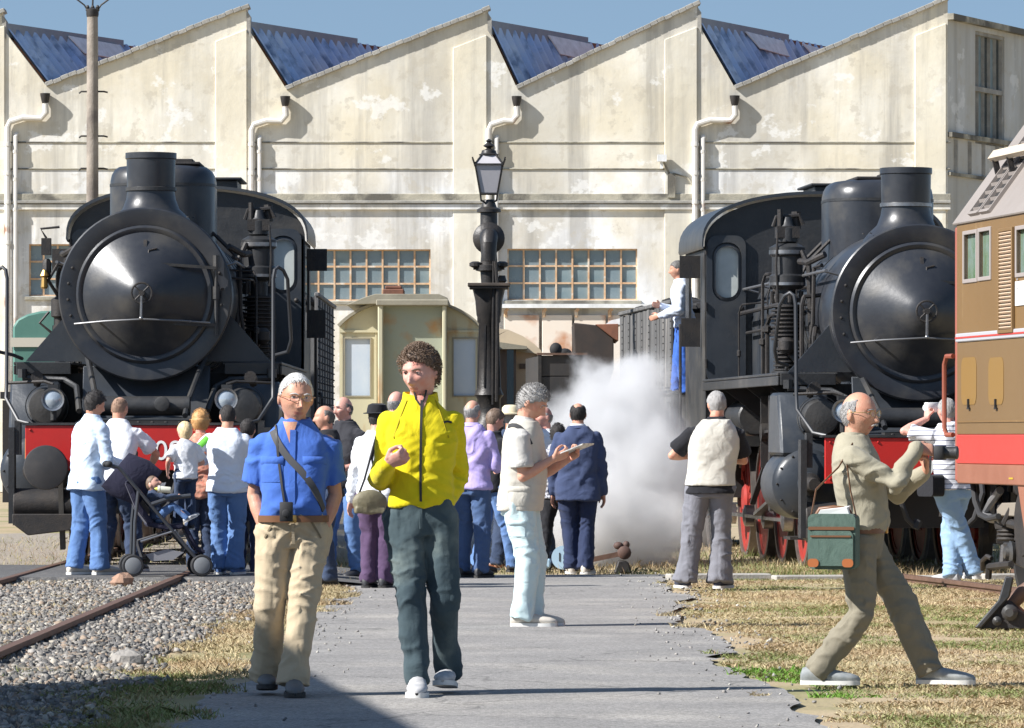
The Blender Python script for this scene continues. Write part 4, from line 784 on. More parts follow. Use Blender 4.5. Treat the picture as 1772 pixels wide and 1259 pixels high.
# cream carriage further right
C2 = 112.; c2 = F/C2
cr2 = empty('wooden_carriage', ((884-886)/c2, C2, 0)); T(cr2, 'tan wooden carriage with open dark end platform beside the water crane', 'carriage')
def z2(py): return CH+(HZ-py)/c2
def x2(px): return (px-884)/c2
M_tan = mat('tan_paint', (.60,.42,.27), .7, 0, (.66,.48,.32), 1.2, .4)
M_tanr = mat('tan_roof', (.62,.50,.34), .8, 0, (.52,.42,.30), 1.5, .4)
ar2 = [(x2(px), z2(py)) for px, py in ((820,605),(835,580),(858,569),(880,572),(905,583),(925,597),(936,607))]
plate([(x2(820),.9)]+ar2+[(x2(936),.9)], [], (0,1.0,0), (1,0,0), (0,0,1), (0,.05,0)).build('end_wall', M_tan, cr2, smooth=0)
g = MB(); g.prism([(x2(815),z2(600))]+[(a, b+.04) for a, b in ar2]+[(x2(938),z2(609)),(x2(936),z2(611))], (0,.9,0), (1,0,0), (0,0,1), (0,9,0)); g.build('roof', M_tanr, cr2)
g = MB(); g.bx(x2(822),x2(935),1.06,9.5,.9,z2(611)); g.build('body', M_tan, cr2)
g = MB(); g.prism([(x2(826),z2(600)),(x2(865),z2(592)),(x2(912),z2(599)),(x2(912),z2(604)),(x2(826),z2(604))], (0,-.3,0), (1,0,0), (0,0,1), (0,1.25,0)); g.build('platform_canopy', M_carroof, cr2)
M_dbr = mat('dark_brown_wood', (.13,.085,.065), .75, 0, (.20,.14,.10), 3, .4, .1, 20, (3,3,.5))
for a, b in ((862, 877), (889, 893)):
    g = MB(); g.bx(x2(a),x2(b),-.1,.0,.9,z2(604)); g.build('platform_post', M_dbr, cr2)
for a, b in ((826,862),(877,889)):
    g = MB(); g.bx(x2(a),x2(b),.2,.24,.9,z2(604)); g.build('platform_door', M_glass if a == 877 else M_dbr, cr2)
g = MB(); g.bx(x2(899),x2(912),.97,.995,z2(637),z2(628)); g.build('plate', M_dbr, cr2)
g = MB(); g.bx(x2(930),x2(936),.95,.99,.9,z2(607)); g.build('corner_post', M_tanr, cr2)
# black open wagon and tilted hopper wagon in front of the doors
C3 = 98.; c3 = F/C3
w3 = empty('coal_wagon', ((975-886)/c3, C3, 0), R(4)); T(w3, 'small black coal wagon half hidden by the steam', 'wagon')
M_blk = mat('wagon_black', (.018,.019,.023), .7, 0, (.05,.042,.036), 2, .5, .1, 20, (2,2,.6))
h3 = CH+(HZ-614)/c3
for k in range(5):
    g = MB(); z0 = .9+(h3-.9)*k/5; g.bx(-.46,.40,0,.05,z0+.008,z0+(h3-.9)/5-.008); g.build('end_board', M_blk, w3, .006)
g = MB(); g.bx(-.46,.42,.06,3.5,.9,h3-.02); g.build('body', M_blk, w3)
for x in (-.45,.15,.40):
    g = MB(); g.bx(x-.03,x+.03,-.05,-.002,.7,h3+.03); g.build('end_post', M_iron, w3)
g = MB(); g.bx(-.5,.45,-.06,.06,h3,h3+.04); g.build('top_rail', M_rail, w3)
g = MB(); g.ball((-.08,.8,h3+.12), .12, .1, .13); g.ball((.12,1.2,h3+.05), .14, .1, .1); g.build('load', M_dim, w3)
C4 = 106.; c4 = F/C4
w4 = empty('hopper_wagon', ((1026-886)/c4, C4, 0)); T(w4, 'dark rusty hopper wagon between the coal wagon and the plank tender', 'wagon')
def h4(px, py): return ((px-1026)/c4, CH+(HZ-py)/c4)
g = MB(); g.prism([h4(992,558),h4(1030,562),h4(1062,585),h4(1062,640),h4(1040,700),h4(1000,700)], (0,0,0), (1,0,0), (0,0,1), (0,3.2,0)); g.build('body', mat('hopper_brown', (.030,.025,.023), .8, 0, (.06,.042,.033), 2, .5, .1, 20), w4, .02)
g = MB(); g.prism([h4(1030,561),h4(1070,560),h4(1070,590),h4(1062,586)], (0,-.1,0), (1,0,0), (0,0,1), (0,3.2,0)); g.build('lip', M_rust, w4, .01)
g = MB(); g.prism([h4(1045,562),h4(1058,553),h4(1080,548),h4(1080,560)], (0,.5,0), (1,0,0), (0,0,1), (0,2,0)); g.build('cover', M_tin, w4)
g = MB(); g.bx(-.5,.5,.1,3.,.5,1.95); g.build('underframe', M_dim, w4)
# green engine behind the left locomotive
C5 = 76.; c5 = F/C5
gr = empty('green_engine', ((60-886)/c5, C5, 0)); T(gr, 'teal green engine partly hidden behind the left locomotive', 'locomotive')
M_teal = mat('teal_paint', (.06,.16,.13), .5, 0, (.09,.20,.16), 1.5, .4, .05, 20)
def g5(px, py): return ((px-60)/c5, CH+(HZ-py)/c5)
g = MB(); g.prism([g5(22,680),g5(22,565),g5(30,552),g5(48,543),g5(70,538),g5(125,536),g5(150,545),g5(150,680)], (0,0,0), (1,0,0), (0,0,1), (0,5,0)); g.build('hood', M_teal, gr, .03)
g = MB(); g.prism([g5(18,600),g5(100,600),g5(100,584),g5(18,584)], (0,-.03,0), (1,0,0), (0,0,1), (0,.027,0)); g.build('stripe', mat('cream_stripe', (.5,.46,.38), .7), gr)
g = MB(); g.prism([g5(5,690),g5(150,690),g5(150,678),g5(5,678)], (0,-.4,0), (1,0,0), (0,0,1), (0,5.5,0)); g.bx(-.5,1.,.3,5,.4,1.9); g.build('footplate', M_dim, gr)
g = MB(); g.bx(g5(78,0)[0],g5(100,0)[0],-.06,-.005,g5(0,640)[1],g5(0,606)[1]); g.build('side_door', M_teal, gr)
for s in (0, 1):
    g = MB(); g.lathe([(.42,0),(.42,.12),(.1,.14)], (.1+s*.9,-.2,.45), (0,-1,0), 20); g.build('wheel', M_iron, gr)
# ------------------------------------------------------------------ water crane with lantern
K = 66.7; ks = F/K
wc = empty('water_crane', ((846-886)/ks, K, 0)); T(wc, 'black cast iron water crane column topped by a gas lantern', 'water crane')
def kz(py): return CH+(HZ-py)/ks
M_cast = mat('cast_iron', (.018,.019,.021), .45, .2, (.05,.042,.036), 5, .4, .2, 40)
g = MB(); g.lathe([(.27,0),(.27,.2),(.20,.28),(.17,.5),(.165,1.0),(.21,1.05),(.21,kz(735)),(.15,kz(725)),(.15,kz(690)),(.19,kz(683)),(.155,kz(672)),(.13,kz(560)),(.15,kz(556)),(.15,kz(548)),(.16,kz(545)),(.175,kz(520)),(.20,kz(505)),(.21,kz(500))], (0,0,0), (0,0,1), 12); g.build('column', M_cast, wc, smooth=50)
for k in range(8):
    a = R(22.5+45*k); g = MB(); g.bar((.15*math.cos(a),.15*math.sin(a),kz(670)),(.125*math.cos(a),.125*math.sin(a),kz(562)), .02, .03); g.build('flute', M_cast, wc)
g = MB(); g.bx(-.25,.25,-.25,.25,kz(500),kz(496)); g.bx(-.27,.27,-.27,.27,kz(495.5),kz(490)); g.build('capital', mat('rust_iron', (.12,.09,.07), .7, .2, (.05,.045,.04), 6, .5), wc, .006)
g = MB(); g.lathe([(.10,kz(490)),(.11,kz(470)),(.17,kz(468)),(.17,kz(459)),(.11,kz(457)),(.10,kz(440)),(.12,kz(425)),(.15,kz(410)),(.12,kz(396)),(.11,kz(392)),(.11,kz(368)),(.155,kz(367)),(.155,kz(362)),(.10,kz(358)),(.07,kz(345))], (0,0,0), (0,0,1), 20); g.build('pipe_head', M_cast, wc)
g = MB(); c = V(0,-.12,kz(413)); g.lathe([(.10,0),(.19,.01),(.205,.05),(.205,.08),(.19,.10),(.12,.13),(.10,.20)], c, (0,-1,0), 28); g.tube([c+V(0,-.12,.02),c+V(0,-.30,.0),c+V(0,-.36,-.08),c+V(0,-.36,-.30)], [.12,.115,.105,.09], 14); g.build('outlet_elbow', M_cast, wc)
g = MB(); g.lathe([(.04,0),(.08,.02),(.08,.06),(.04,.08)], (-.17,-.05,kz(463)), (0,0,1), 10); g.lathe([(.04,0),(.08,.02),(.08,.06),(.04,.08)], (.17,-.05,kz(463)), (0,0,1), 10); g.cyl((-.2,-.05,kz(462)),(.2,-.05,kz(462)), .035, None, 8); g.lathe([(.03,0),(.06,.03),(.04,.10)], (.17,-.05,kz(490)), (0,0,1), 10); g.build('valve_spindle', M_cast, wc)
g = MB(); g.tube([(.05,-.19,kz(700)),(.05,-.17,kz(560)),(.06,-.2,kz(500)),(.06,-.19,kz(440))], .014, 6); g.build('control_rod', M_steel if 0 else M_iron, wc)
g = MB(); g.tube([(.10,-.2,kz(695)),(.11,-.19,kz(560)),(.11,-.22,kz(495)),(.08,-.2,kz(440))], .022, 6); g.build('chain', M_iron, wc)
# lantern
ln = MB(); zb, zt, wb, wt = kz(335), kz(285), .11, .18
for sx in (-1, 1):
    for sy in (-1, 1): ln.bar((sx*wb,sy*wb,zb),(sx*wt,sy*wt,zt+.03),.022,.022); ln.bar((sx*wt,sy*wt,zt),(sx*.09,sy*.09,kz(268)),.018,.018); ln.tube([(sx*wb,sy*wb,zb),(sx*.10,sy*.10,kz(346)),(sx*.03,sy*.03,kz(352))], .012, 6); ln.cyl((sx*(wt+.0),sy*wt,zt),(sx*(wt+.03),sy*(wt+.03),zt+.09),.01,None,6)
for z, w_ in ((zb, wb), (zt, wt)):
    for a, b in (((-1,-1),(1,-1)),((1,-1),(1,1)),((1,1),(-1,1)),((-1,1),(-1,-1))): ln.bar((a[0]*w_,a[1]*w_,z),(b[0]*w_,b[1]*w_,z),.022,.022)
lo_ = ln.build('lantern', M_cast, wc)
M_lg = mat('frosted_glass', (.42,.40,.42), .35, 0, (.50,.48,.49), 3, .3)
for a, b in (((-1,-1),(1,-1)),((1,-1),(1,1)),((1,1),(-1,1)),((-1,1),(-1,-1))):
    g = MB(); e = .97; g.quad((a[0]*wb*e,a[1]*wb*e,zb),(b[0]*wb*e,b[1]*wb*e,zb),(b[0]*wt*e,b[1]*wt*e,zt),(a[0]*wt*e,a[1]*wt*e,zt)); g.build('pane', M_lg, lo_)
    g = MB(); g.quad((a[0]*wt*e,a[1]*wt*e,zt+.005),(b[0]*wt*e,b[1]*wt*e,zt+.005),(b[0]*.09*e,b[1]*.09*e,kz(268)),(a[0]*.09*e,a[1]*.09*e,kz(268))); g.build('roof_pane', M_lg, lo_)
g = MB(); g.lathe([(.12,kz(269)),(.13,kz(267)),(.10,kz(265)),(.09,kz(260)),(.05,kz(258)),(.03,kz(256)),(.075,kz(252)),(.03,kz(247)),(.025,kz(246)),(.045,kz(243.5)),(.01,kz(240))], (0,0,0), (0,0,1), 12); g.build('finial', M_cast, lo_)
# ------------------------------------------------------------------ brown diesel locomotive at the right edge
dd = V(.145, -.989, 0).normalized(); dn = V(.989, .145, 0).normalized(); D0 = V(3.85, 45., 0)
M_db = mat('diesel_brown', (.165,.096,.036), .48, 0, (.20,.118,.046), 1.0, .4, .02, 20, (1,1,.3), col3=(.45,.32,.16), scale3=3, lo3=.62, hi3=.8)
M_dk = mat('diesel_light_brown', (.185,.115,.050), .48, 0, (.155,.095,.042), .8, .3)
M_dr = mat('diesel_roof', (.27,.238,.215), .6, 0, (.215,.185,.165), 1.5, .4)
M_dred = mat('diesel_red', (.50,.05,.038), .45, 0, (.46,.055,.042), 1.5, .3)
M_dsk = mat('diesel_skirt', (.22,.085,.05), .6, 0, (.30,.13,.08), 1.5, .4, .05, 20)
dl = empty('diesel_locomotive', D0, math.atan2(dd.y, dd.x)); T(dl, 'brown diesel locomotive with red band cut off by the right edge', 'locomotive')
# local frame: x runs along the side towards the viewer, y = into the body (+y is to the right), z up
def du(px): k = (px-886)/F; return (k*D0.y-D0.x)/(dd.x-k*dd.y)
def dz(px, py): t = du(px); return CH+(HZ-py)*(D0.y+dd.y*t)/F
def dp(px, py, y=0): return (du(px), y, dz(px, py))
LN = 9.0
def dbox(px0, px1, z0, z1, y0, y1, name, m, par=None, bevel=0): g = MB(); g.bx(du(px0), du(px1), y0, y1, z0, z1); return g.build(name, m, par or dl, bevel)
zr = dz(1660,388); zs1, zs2 = dz(1660,592), dz(1660,577); zr0, zr1, zk = dz(1660,802), dz(1660,752), dz(1660,836)
def side(name, z0, z1, y0, y1, m, x0=0, x1=LN): g = MB(); g.bx(x0,x1,y0,y1,z0,z1); return g.build(name, m, dl, .008)
HL = [(1669,1690,405,482),(1695,1714,400,478),(1760,1800,395,470)]
hol = [[(du(a),dz((a+b)/2,d)),(du(b),dz((a+b)/2,d)),(du(b),dz((a+b)/2,c)),(du(a),dz((a+b)/2,c))] for a, b, c, d in HL]
plate([(0,zs2),(LN,zs2),(LN,zr),(0,zr)], hol, (0,0,0), (1,0,0), (0,0,1), (0,.05,0)).build('side_wall', M_db, dl, smooth=0)
M_gp = mat('green_reflecting_glass', (.09,.16,.06), .12, 0, (.20,.26,.27), 3.5, .5, spec=.8)
for hq in hol:
    g = MB(); g.bx(hq[0][0]-.01,hq[1][0]+.01,.03,.04,hq[0][1]-.01,hq[2][1]+.01); o = g.build('window', M_gp, dl)
    a, b, c, d = hq[0][0], hq[1][0], hq[0][1], hq[2][1]; f = MB(); t = .035
    for q in ((a-t,a,c-t,d+t),(b,b+t,c-t,d+t),(a,b,c-t,c),(a,b,d,d+t)): f.bx(q[0],q[1],-.012,.03,q[2],q[3])
    f.build('window_frame', mat('grey_frame', (.30,.26,.24), .5), o, .004)
side('lower_wall', zr1, zs1, 0, .05, M_dk)
side('waist_band', zs1, zs2, -.015, .05, mat('grey_band', (.38,.38,.40), .5))
g = MB(); g.bx(0,LN,-.019,-.016,zs1+.03,zs1+.045); g.build('pin_stripe', M_dred, dl)
side('red_band', zr0, zr1, -.006, .05, M_dred); side('skirt', zk, zr0, 0, .05, M_dsk)
g = MB(); g.bx(.02,LN,-.008,-.001,dz(1660,731),dz(1660,728)); g.build('seam', M_db, dl)
g = MB(); g.bx(.01,LN,.06,2.85,zk+.2,zr); g.build('body', M_dsk, dl)
g = MB(); g.bx(-.10,0.0,-.0,2.9,zk,zr); g.build('end_wall', mat('end_red', (.30,.09,.06), .6), dl, .03)
rt = V(.55/.78, 0, 0)
rp = [(-.03,zr),(.50,zr+.72),(.80,zr+1.1275),(1.1,zr+1.2),(1.8,zr+1.2),(2.4,zr+.72),(2.93,zr)]
g = MB(); g.prism(rp, (-.1,0,0), (0,1,0), (0,0,1), (LN+.1,0,0)); rf = g.build('roof', M_dr, dl, .015)
sl = (V(0,.50,zr+.72)-V(0,-.03,zr)); sn_ = V(0,-sl.z,sl.y).normalized(); su = sl.normalized()
def onroof(t, h, o=0): return V(t, -.03, zr)+su*h+sn_*o
for a, b in ((1678,1692),(1697,1711)):
    ta, tb = du(a), du(b); g = MB(); L0, L1_ = .10, 1.22
    for t in (ta-.02, tb+.02): g.bar(onroof(t,L0-.03,.012), onroof(t,L1_+.03,.012), .04, .03, V(1,0,0))
    for h in (L0-.02, L1_+.02): g.bar(onroof(ta,h,.012), onroof(tb,h,.012), .03, .04, sn_)
    gr_ = g.build('roof_grille', M_dr, rf); g = MB(); g.quad(onroof(ta,L0,.003), onroof(tb,L0,.003), onroof(tb,L1_,.003), onroof(ta,L1_,.003)); g.build('grille_back', M_dim, gr_)
    for k in range(13): h = L0+.03+(L1_-L0-.06)*k/12; g = MB(); g.bar(onroof(ta,h,.014), onroof(tb,h,.014), .030, .010, sn_*-1+su*1.2); g.build('slat', M_dr, gr_)
g = MB(); g.bar(onroof(du(1672),.62,.13), onroof(du(1672)+3.5,.62,.13), .09, .05, sn_)
g.build('roof_step', mat('step_tan', (.5,.42,.32), .6), rf)
for t in (du(1676), du(1700), du(1745)):
    g = MB(); g.bar(onroof(t,.60,.12), onroof(t,.50,.0), .03, .05); g.build('step_bracket', M_iron, rf)
# side louvre
la, lb = du(1733), du(1755); z0, z1 = dz(1744,570), dz(1744,400)
g = MB(); t = .03
for q in ((la-t,la,z0-t,z1+t),(lb,lb+t,z0-t,z1+t),(la,lb,z0-t,z0),(la,lb,z1,z1+t)): g.bx(q[0],q[1],-.03,-.001,q[2],q[3])
lv = g.build('side_grille', M_db, dl, .004); g = MB(); g.bx(la,lb,-.008,-.002,z0,z1); g.build('grille_back', M_dim, lv)
for k in range(26):
    z = z0+(z1-z0)*(k+.5)/26; g = MB(); g.bar((la,-.016,z),(lb,-.016,z), .012, .020, V(0,.7,-.7)); g.build('slat', mat('slat_tan', (.52,.38,.26), .6), lv)
# number plate, grab handles, data mark
g = MB(); g.bx(du(1759),du(1785),-.012,-.001,dz(1766,528),dz(1766,486)); npl = g.build('number_plate', M_white, dl)
text_mb('5', .14, (du(1761), -.0135, dz(1766,501)), (1,0,0), (0,0,1), 0).build('number', mat('plate_grey', (.25,.25,.27), .6), npl, smooth=0)
for a in (1677, 1724):
    g = MB(); x = du(a); g.prism(rrect(du(a-13),du(a+13),dz(a,700),dz(a,618),.09), (0,-.004,0), (1,0,0), (0,0,1), (0,.003,0)); hb = g.build('handle_recess', mat('recess_gold', (.24,.14,.042), .4), dl)
    g = MB(); g.bar((x+.02,-.012,dz(a,705)),(x+.02,-.012,dz(a,690)),.02,.02); g.bx(x-.01,x+.06,-.02,-.005,dz(a,708),dz(a,705)); g.build('latch', M_dim, hb)
for k in range(4):
    g = MB(); x = du(1747)+.035*k; g.bx(x,x+.022,-.006,-.0025,dz(1750,829),dz(1750,826)); g.build('data_mark', mat('yellow_mark', (.6,.42,.04), .6), dl)
g = MB(); x = -.22; g.tube([(x+.16,-.02,dz(1652,616)),(x+.04,-.05,dz(1652,616)),(x,-.06,dz(1652,630)),(x,-.06,dz(1652,740)),(x+.04,-.05,dz(1652,752)),(x+.16,-.02,dz(1652,752))], .022, 8); g.build('grab_rail', mat('rail_rust', (.25,.07,.04), .5), dl)
# bogie, hoses and underbody
g = MB(); g.bx(.3,LN,.5,2.4,.35,zk+.15); g.build('underframe', M_dim, dl)
g = MB(); g.prism([(du(1757),zk),(LN,zk),(LN,.35),(du(1772),.35),(du(1768),.6)], (0,.02,0), (1,0,0), (0,0,1), (0,.06,0)); g.build('side_skirt', M_dsk, dl)
for k, pts in enumerate(([(1664,835),(1668,868),(1676,890),(1690,897),(1708,893)], [(1699,848),(1684,868),(1675,885),(1682,897),(1702,900)], [(1682,835),(1684,850),(1690,880),(1700,898)], [(1693,835),(1692,850)])):
    g = MB(); g.tube([dp(a,b,.1+.06*k) for a, b in pts], .026 if k != 1 else .036, 8); g.build('hose', M_rubber if k != 1 else mat('hose_grey', (.16,.16,.165), .5), dl)
g = MB(); g.prism([(du(a),dz(a,b)) for a, b in ((1700,880),(1708,870),(1765,868),(1765,895),(1702,893))], (0,.12,0), (1,0,0), (0,0,1), (0,.3,0)); g.build('spring_housing', mat('spring_tan', (.23,.20,.16), .7), dl, .01)
g = MB()
for k in range(5): g.lathe([(.10,0),(.115,.012),(.10,.03)], dp(1698,935-7*k,.25), (0,0,1), 14)
g.lathe([(.12,0),(.13,.05),(.10,.2),(.05,.22)], dp(1697,915,.25), (0,0,1), 14); g.build('coupling_socket', M_iron, dl)
for a, b, c, d, rr in ((1755,850,1746,890,.03),(1722,880,1716,905,.035),(1740,860,1737,935,.03),(1708,945,1712,975,.035),(1716,905,1760,915,.04)):
    g = MB(); g.cyl(dp(a,b,.15), dp(c,d,.12), rr, rr*1.1, 8); g.build('brake_rod', M_iron, dl)
g = MB(); g.lathe([(.20,0),(.27,.05),(.27,.3)], (du(1758),.35,dz(1750,905)), (0,-1,0), 20); g.build('axle_box', M_iron, dl)
g = MB(); q = [(du(a),dz(a,b)) for a, b in ((1722,938),(1772,942),(1790,942),(1790,985),(1760,985),(1740,975),(1727,960))]; g.prism(q, (0,.06,0), (1,0,0), (0,0,1), (0,.25,0)); bf = g.build('bogie_frame', M_iron, dl, .012)
g = MB(); g.lathe([(.09,0),(.10,.03),(.06,.05),(.05,.08),(.02,.09)], (du(1742),.06,dz(1742,956)), (0,-1,0), 14); g.build('frame_boss', M_black, bf)
g = MB(); g.tube([dp(1700,985,.0),dp(1704,970,-.02),dp(1712,962,-.02),dp(1716,966,0)], .02, 6); g.tube([dp(1710,1000,0),dp(1712,980,0),dp(1750,976,0)], .03, 6); g.build('bogie_pipe', M_iron, dl)
g = MB(); g.lathe([(.5,0),(.5,.12),(.44,.12),(.44,.02),(.1,.02)], (du(1700),.5,.46), (0,-1,0), 28); g.build('wheel', M_dim, dl)
g = MB(); g.lathe([(.5,0),(.5,.12),(.44,.12),(.44,.02),(.1,.02)], (du(1790),.5,.46), (0,-1,0), 28); g.build('wheel', M_dim, dl)
tr3 = empty('railway_track', (D0.x+.6, D0.y+1.5, -.05), math.atan2(dd.y, dd.x)); T(tr3, 'rusty railway track under the brown diesel locomotive', 'track')
rm3 = rail_mesh(14.)
for yy in (0, 1.5):
    o = link('rail', rm3, M_rail, tr3); o.rotation_euler = (0, 0, R(-90)); o.location = (-4.5, yy-.35, -.03)
for k in range(18):
    o = link('sleeper', sm, M_wood, tr3); o.rotation_euler = (0, 0, R(90)); o.location = (-4+.62*k, .4, -.05)
# black switch lever on the grass in front of it
Q = 37.; qs = F/Q
sv = empty('point_lever', ((1735-886)/qs, Q, 0), R(-10)); T(sv, 'black cast iron point lever with rusty rod standing in the grass', 'lever')
g = MB(); g.prism([(-.17,-.02),(.20,-.02),(.17,.10),(.07,.19),(-.01,.21),(-.07,.14)], (0,-.10,0), (1,0,0), (0,0,1), (0,.22,0)); g.build('base', M_iron, sv, .02)
g = MB(); g.prism([(-.19,0),(-.14,0),(.06,.22),(.09,.36),(.03,.37),(-.02,.2)], (0,-.14,0), (1,0,0), (0,0,1), (0,.05,0)); g.prism([(-.15,0),(-.11,0),(.06,.2),(.03,.22)], (0,.10,0), (1,0,0), (0,0,1), (0,.04,0)); g.build('cheek', M_black, sv, .01)
g = MB(); g.tube([(.03,-.02,.14),(.13,-.02,.24),(.30,0,.36),(.55,.05,.5)], .055, 12); g.build('rod', M_rail, sv)
g = MB(); g.lathe([(.05,0),(.06,.02),(.03,.05)], (.06,-.105,.11), (0,-1,0), 10); g.lathe([(.03,0),(.035,.02),(.01,.04)], (-.03,-.105,.05), (0,-1,0), 10); g.build('bolts', M_steel if 0 else M_black, sv)
# small point lever and disc marker behind the man in the suit
Q = 52.5; qs = F/Q
sv = empty('point_lever', ((1070-886)/qs, Q, .0)); T(sv, 'rusty point lever lying in the grass in front of the steam', 'lever')
g = MB(); g.prism([(-.05,-.02),(.14,-.02),(.10,.10),(.0,.12)], (0,-.08,0), (1,0,0), (0,0,1), (0,.18,0)); g.build('base', M_iron, sv, .015)
g = MB(); g.bar((-.36,0,.10),(.03,0,.18),.05,.05); g.build('arm', M_rail, sv)
g = MB(); g.lathe([(.04,-.09),(.07,-.07),(.07,.07),(.04,.09)], (.06,0,.19), (0,1,0), 12); g.ball((.0,-.03,.26), .05, .04, .04); g.ball((.08,-.02,.27), .035, .04, .04); g.build('counterweight', mat('rusty_weight', (.14,.07,.05), .7, .1, (.07,.05,.045), 8, .5), sv)
dk = empty('disc_marker', ((968-886)/qs, Q, 0)); T(dk, 'low round pale blue marker board numbered 14 at ground level', 'sign')
g = MB(); g.lathe([(.001,0),(.115,0),(.12,.01),(.12,.03),(.001,.03)], (.04,0,.14), (0,-1,0), 28); dd_ = g.build('disc', mat('pale_blue_sign', (.42,.60,.75), .5), dk)
text_mb('14', .13, (-.03,-.034,.10), (1,0,0), (0,0,1), 0).build('number', M_dim, dd_, smooth=0)
g = MB(); g.bx(-.24,-.09,-.03,.0,.03,.13); g.build('plate', mat('pale_blue_sign', (.42,.60,.75)), dk, .02); g = MB(); g.bx(.0,.08,-.005,.02,-.02,.05); g.build('foot', M_iron, dk)
# ------------------------------------------------------------------ people
def remesh(mb, vox, it=3, fac=.5):
    """union of closed pieces as one continuous skin -> (verts Nx3, normals Nx3, mesh)"""
    me = bpy.data.meshes.new('r'); me.from_pydata(mb.v, [], mb.f)
    bm = bmesh.new(); bm.from_mesh(me); bmesh.ops.recalc_face_normals(bm, faces=bm.faces); bm.to_mesh(me); bm.free()
    o = bpy.data.objects.new('r', me); COL.objects.link(o)
    m = o.modifiers.new('r', 'REMESH'); m.mode = 'VOXEL'; m.voxel_size = vox; m.use_smooth_shade = True
    if it: s = o.modifiers.new('s', 'SMOOTH'); s.factor = fac; s.iterations = it
    dg = bpy.context.evaluated_depsgraph_get(); r = bpy.data.meshes.new_from_object(o.evaluated_get(dg))
    bpy.data.objects.remove(o); bpy.data.meshes.remove(me); r.materials.clear()
    r.polygons.foreach_set('use_smooth', [True]*len(r.polygons)); return r
def mesh_np(me):
    n = len(me.vertices); v = np.empty(n*3, np.float32); me.vertices.foreach_get('co', v); w = np.empty(n*3, np.float32); me.vertex_normals.foreach_get('vector', w)
    return v.reshape(-1, 3), w.reshape(-1, 3)
def _hash(i, j, k, s): 
    h = (i*374761393+j*668265263+k*2147483647+s*974711) & 0xffffffff; h = ((h ^ (h >> 13))*1274126177) & 0xffffffff; return ((h ^ (h >> 16)) & 0xffff)/65535.0
def vnoise(p, seed=0):
    """value noise, numpy, p Nx3 -> -1..1"""
    f = np.floor(p).astype(np.int64); t = p-f; t = t*t*(3-2*t); r = 0
    for dx in (0, 1):
        for dy in (0, 1):
            for dz in (0, 1):
                w = (t[:, 0] if dx else 1-t[:, 0])*(t[:, 1] if dy else 1-t[:, 1])*(t[:, 2] if dz else 1-t[:, 2]); r = r+w*_hash(f[:, 0]+dx, f[:, 1]+dy, f[:, 2]+dz, seed)
    return r*2-1
def folds(me, amp, joints, seed, base=.35, legs=False):
    """drapes: long creases slanting across the cloth, tighter ones near the joints (pos, radius, weight)"""
    v, n = mesh_np(me); v = v.astype(np.float64); wt = np.zeros(len(v))
    for p, r, k in joints: wt = np.maximum(wt, k*np.exp(-np.sum((v-np.array(p))**2, 1)/(2*r*r)))
    wv = np.stack([vnoise(v*4+9, seed), vnoise(v*4+31, seed+1), vnoise(v*4+57, seed+2)], 1)*.06; q = v+wv; x, y, z = q.T
    sd = np.where(np.sin(v[:, 0]*23+seed) > 0, 1., -1.) if legs else np.tanh(v[:, 0]*30)
    if legs: A = np.stack([x*15, y*15, z*2.6], 1); B = np.stack([x*5+y*3, y*6, (z+.45*x*sd)*19], 1)
    else: A = np.stack([(z*.75-np.abs(x)*.85)*13, x*3.2, y*7], 1); B = np.stack([x*6, y*6, (z+.5*np.abs(x))*21], 1)
    a = vnoise(A, seed+3); a = np.sign(a)*np.abs(a)**.8; b = 1-np.abs(vnoise(B, seed+4))*2.2; c = vnoise(q*7, seed+6)
    s2 = sd if legs else np.tanh(x*6); zz = z if legs else z-1.3; C = np.stack([x*8+zz*5*s2, y*8, z*13-np.abs(x)*4], 1); cr = (1-np.abs(vnoise(C, seed+8)))**4*np.clip(vnoise(q*3.5, seed+9)+.45, 0, 1)
    d = amp*(base*(a*1.0+c*.45)+wt*(b*.62+a*.25)+.72*cr); v = v+n*d[:, None]; me.vertices.foreach_set('co', v.astype(np.float32).reshape(-1)); me.update()
def ik(a, t, l1, l2, hint):
    a, t = Vector(a), Vector(t); d = t-a; L = min(d.length, (l1+l2)*.999); dn = d.normalized(); t = a+dn*L
    x = (l1*l1-l2*l2+L*L)/(2*L); h = math.sqrt(max(0, l1*l1-x*x)); hv = Vector(hint); hv = hv-dn*hv.dot(dn)
    if hv.length < 1e-6: hv = V(0, 1, 0)
    return a+dn*x+hv.normalized()*h, t
def lerp_pts(pts, rad, m=4):
    """densify a limb so the tube bends round joints"""
    P, Q = [], []; pts = [Vector(p) for p in pts]
    for i in range(len(pts)-1):
        for k in range(m):
            t = k/m; P.append(pts[i].lerp(pts[i+1], t)); Q.append(rad[i]*(1-t)+rad[i+1]*t)
    P.append(pts[-1]); Q.append(rad[-1]); return P, Q
def limb(mb, pts, rad, n=12, m=4, ends=True):
    P, Q = lerp_pts(pts, rad, m); mb.tube(P, Q, n)
    if ends: mb.ball(P[0], Q[0]*1.0, n=10, m=6); mb.ball(P[-1], Q[-1]*1.0, n=10, m=6)
    for p, r in zip(pts[1:-1], rad[1:-1]): mb.ball(p, r*.99, n=10, m=6)
